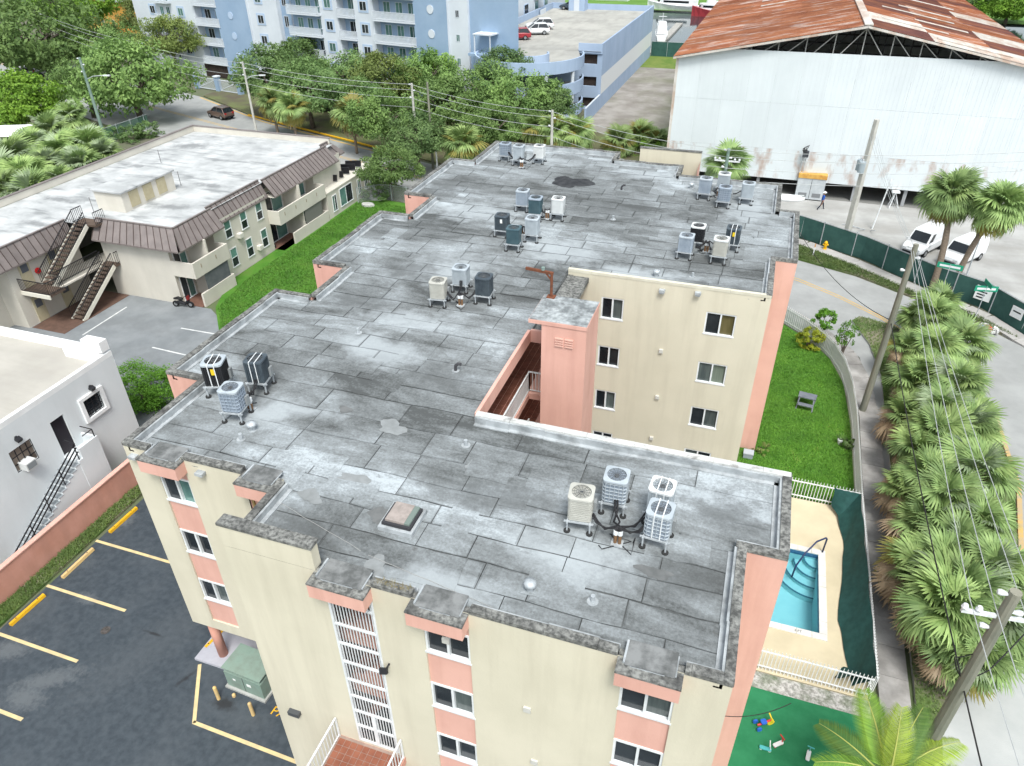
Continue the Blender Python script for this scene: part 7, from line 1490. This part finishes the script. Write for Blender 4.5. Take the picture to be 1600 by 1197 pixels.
x, y = gp(1398, 325); fl_ = thing('boat_stand', 'white tripod boat stand before the dark opening of the warehouse', 'stand', (x-.3, y, .03)); m = MB()
for a in (0, 2.1, 4.2): m.bar((.6*math.cos(a), .6*math.sin(a), 0), (0, 0, 1.5), .07)
m.build('legs', whitem, fl_); m = MB(); m.box(-.35, .35, -.3, .3, 1.5, 1.62); m.build('pad', whitem, fl_)
for i in range(6):
    x, y = gp(1315+9*i, 352+2*i); q = MB(); q.bar((x, y, .1), (x+.9*math.cos(i), y+.9*math.sin(i), .25+.1*(i % 3)), .06); tag(q.build('scrap_pipe', galv), ['bent scrap pipe at the left end of the pile behind the fence', 'second scrap pipe in the pile behind the fence', 'third scrap pipe in the pile behind the fence', 'fourth scrap pipe in the pile behind the fence', 'fifth scrap pipe in the pile behind the fence', 'scrap pipe at the right end of the pile behind the fence'][i], 'pipe', 'scrap pipes in the yard')
# yachts on the canal
def yacht(x, y, rz, L, hullm, label, letter=None, fly=True):
    t = thing('motor_yacht', label, 'boat', (x, y, 0), R(rz), 'yachts moored on the canal'); m = MB(); rings = []
    for u, w_, zt in ((-.5, .13, 1.3), (-.3, .155, 1.4), (0, .16, 1.6), (.25, .13, 1.9), (.4, .075, 2.1), (.5, .008, 2.3)): xs, w_ = u*L, w_*L; rings.append([(xs, -w_*.6, -.2), (xs, -w_, zt), (xs, w_, zt), (xs, w_*.6, -.2)][::-1])
    loft(m, rings); m.build('hull', hullm, t); m = MB(); m.prism([(-.42*L, -.12*L), (.18*L, -.12*L), (.3*L, -.03*L), (.3*L, .03*L), (.18*L, .12*L), (-.42*L, .12*L)], 1.5, 2.9); m.build('cabin', white, t); m = MB(); m.prism([(-.3*L, -.122*L), (.17*L, -.122*L), (.305*L, -.03*L), (.305*L, .03*L), (.17*L, .122*L), (-.3*L, .122*L)], 2.05, 2.55); m.build('windows', cglass, t)
    m = MB(); m.prism([(-.38*L, -.1*L), (.05*L, -.1*L), (.12*L, 0), (.05*L, .1*L), (-.38*L, .1*L)], 2.9, 3.5); m.build('flybridge', white, t); m = MB(); m.tube([(-.1*L, 0, 3.4), (-.2*L, 0, 5.2)], .08, 6).bar((-.2*L, -.8, 4.6), (-.2*L, .8, 4.6), .1); m.build('radar_arch', white, t); m = MB(); m.box(-.48*L, .3*L, -.163*L, -.158*L, .15, .4); m.build('boot_stripe', black, t)
    if letter: text(letter, .95, (.1*L, -.16*L-.02, .6), (R(82), 0, 0), pt_red if hullm is white else white, t, 'hull_lettering', local=True)
    return t
def tosc(t):   # keep hull lettering under the rotated boat
    pass
x, y = gp(1052, 17); yacht(x, y, 174, 14, white, 'white motor yacht with dark windows moored on the canal'); x, y = gp(1108, 26); yacht(x, y, 172, 9, M('hull_red', (.45, .06, .07), None, rough=.3), 'red-hulled yacht with white deck beside the rusted roof'); x, y = gp(1030, 62); yacht(x+.3, y, 100, 8, white, 'small white boat moored beside the end of the garage'); x, y = gp(950, 2); yacht(x, y, 175, 12, white, 'white yacht at the very top edge behind the garage')
dk_ = MB(); dk_.box(-24, -22.5, 150, 190, -.05, .35); tag(dk_.build('dock', M('dock_wood', (.4, .39, .36), (.3, .29, .27), 2)), 'narrow grey dock running out along the canal by the garage', 'dock')
# street name signs, fence signs
grs = M('sign_green', (.02, .28, .17), None, rough=.5)
for i, (px, py, zt, wd_, lab) in enumerate(((1466, 468, 2.9, .85, 'green street name sign on a pole beside the tall palms'), (1520, 505, 2.9, .75, 'second green street name sign to the right along the fence'))):
    x, y = gp(px, py); s_ = thing('street_sign', lab, 'sign', (x, y, .05), R(-12 if i == 0 else 10)); m = MB(); m.cyl(0, 0, 0, zt, .03, 8); m.build('post', galv, s_); m = MB(); m.box(-wd_, wd_, -.015, .015, zt-.42, zt); pl_ = m.build('sign_plate', grs, s_); m = MB(); m.box(-wd_*.8, wd_*.8, -.02, -.016, zt-.3, zt-.14); m.build('sign_legend', whitem, s_)
    if i == 1: m = MB(); m.box(-.015, .015, -.6, .6, zt+.02, zt+.32); m.build('cross_plate', grs, s_)
x, y = gp(1478, 455, 1.3)
fs = thing('fence_notice', 'white notice with black marks hung on the green fence', 'sign', (17.25, 56.2, 0), R(-32)); m = MB(); m.box(-.55, .55, -.04, -.01, .7, 1.75); m.build('board', white, fs)
for k in range(4): m = MB(); m.box(-.4, .35-.1*k, -.048, -.041, 1.5-.22*k, 1.6-.22*k); m.build('print', black, fs)
fs = thing('fence_notice', 'small white notice on the green fence at the right edge', 'sign', (18.95, 53.7, 0), R(-52)); m = MB(); m.box(-.45, .45, -.04, -.01, .8, 1.6); m.build('board', white, fs); m = MB(); m.box(-.3, .3, -.048, -.041, 1.2, 1.3); m.build('print', black, fs)
x, y = gp(1530, 520); mr_ = thing('wall_mural_box', 'rubbish heap with red and blue bags beside the road', 'bags', (x, y, .1))
for i, (dx, dy, c) in enumerate(((0, 0, 'b'), (.5, .2, 'r'), (.9, .1, 'w'), (.3, .5, 'w'))): o = O('bag', crown_mesh('bag', 5+i, .3, .25, 18, 8, .3, toyc[c]), mr_, (dx, dy, .2))
# concrete debris, rubbish on the lawns
for i, (px, py) in enumerate(((575, 322), (588, 312), (600, 300), (596, 285))):
    x, y = gp(px, py); r_ = random.Random(i); pts = [(x+(.5+.3*r_.random())*math.cos(a*.9)*(1+.6*(i % 2)), y+(.35+.3*r_.random())*math.sin(a*.9)) for a in range(7)]; q = MB(); q.prism(pts, .03, .25+.1*i); tag(q.build('rubble_slab', M('pale_rubble', (.4, .4, .38), (.5, .5, .48), 3)), ('nearest pale slab of rubble on the garden lawn', 'second pale slab of rubble on the garden lawn', 'third pale slab of rubble on the garden lawn', 'farthest and thickest slab of rubble by the annex')[i], 'rubble', 'rubble on the garden lawn')
# white awning at the left edge
x, y = gp(15, 205, 2.6); aw = thing('white_canopy', 'white tent roof at the left edge among the trees', 'canopy', (x, y, 0), R(25)); m = MB(); m.quad((-4, -2.5, 2.6), (4, -2.5, 2.6), (3.4, 0, 3.3), (-3.4, 0, 3.3)).quad((4, 2.5, 2.6), (-4, 2.5, 2.6), (-3.4, 0, 3.3), (3.4, 0, 3.3)); m.build('canopy_sheet', white, aw)
for sx in (-3.8, 3.8):
    for sy in (-2.3, 2.3): m = MB(); m.cyl(sx, sy, 0, 2.6, .04, 6); m.build('post', galv, aw)
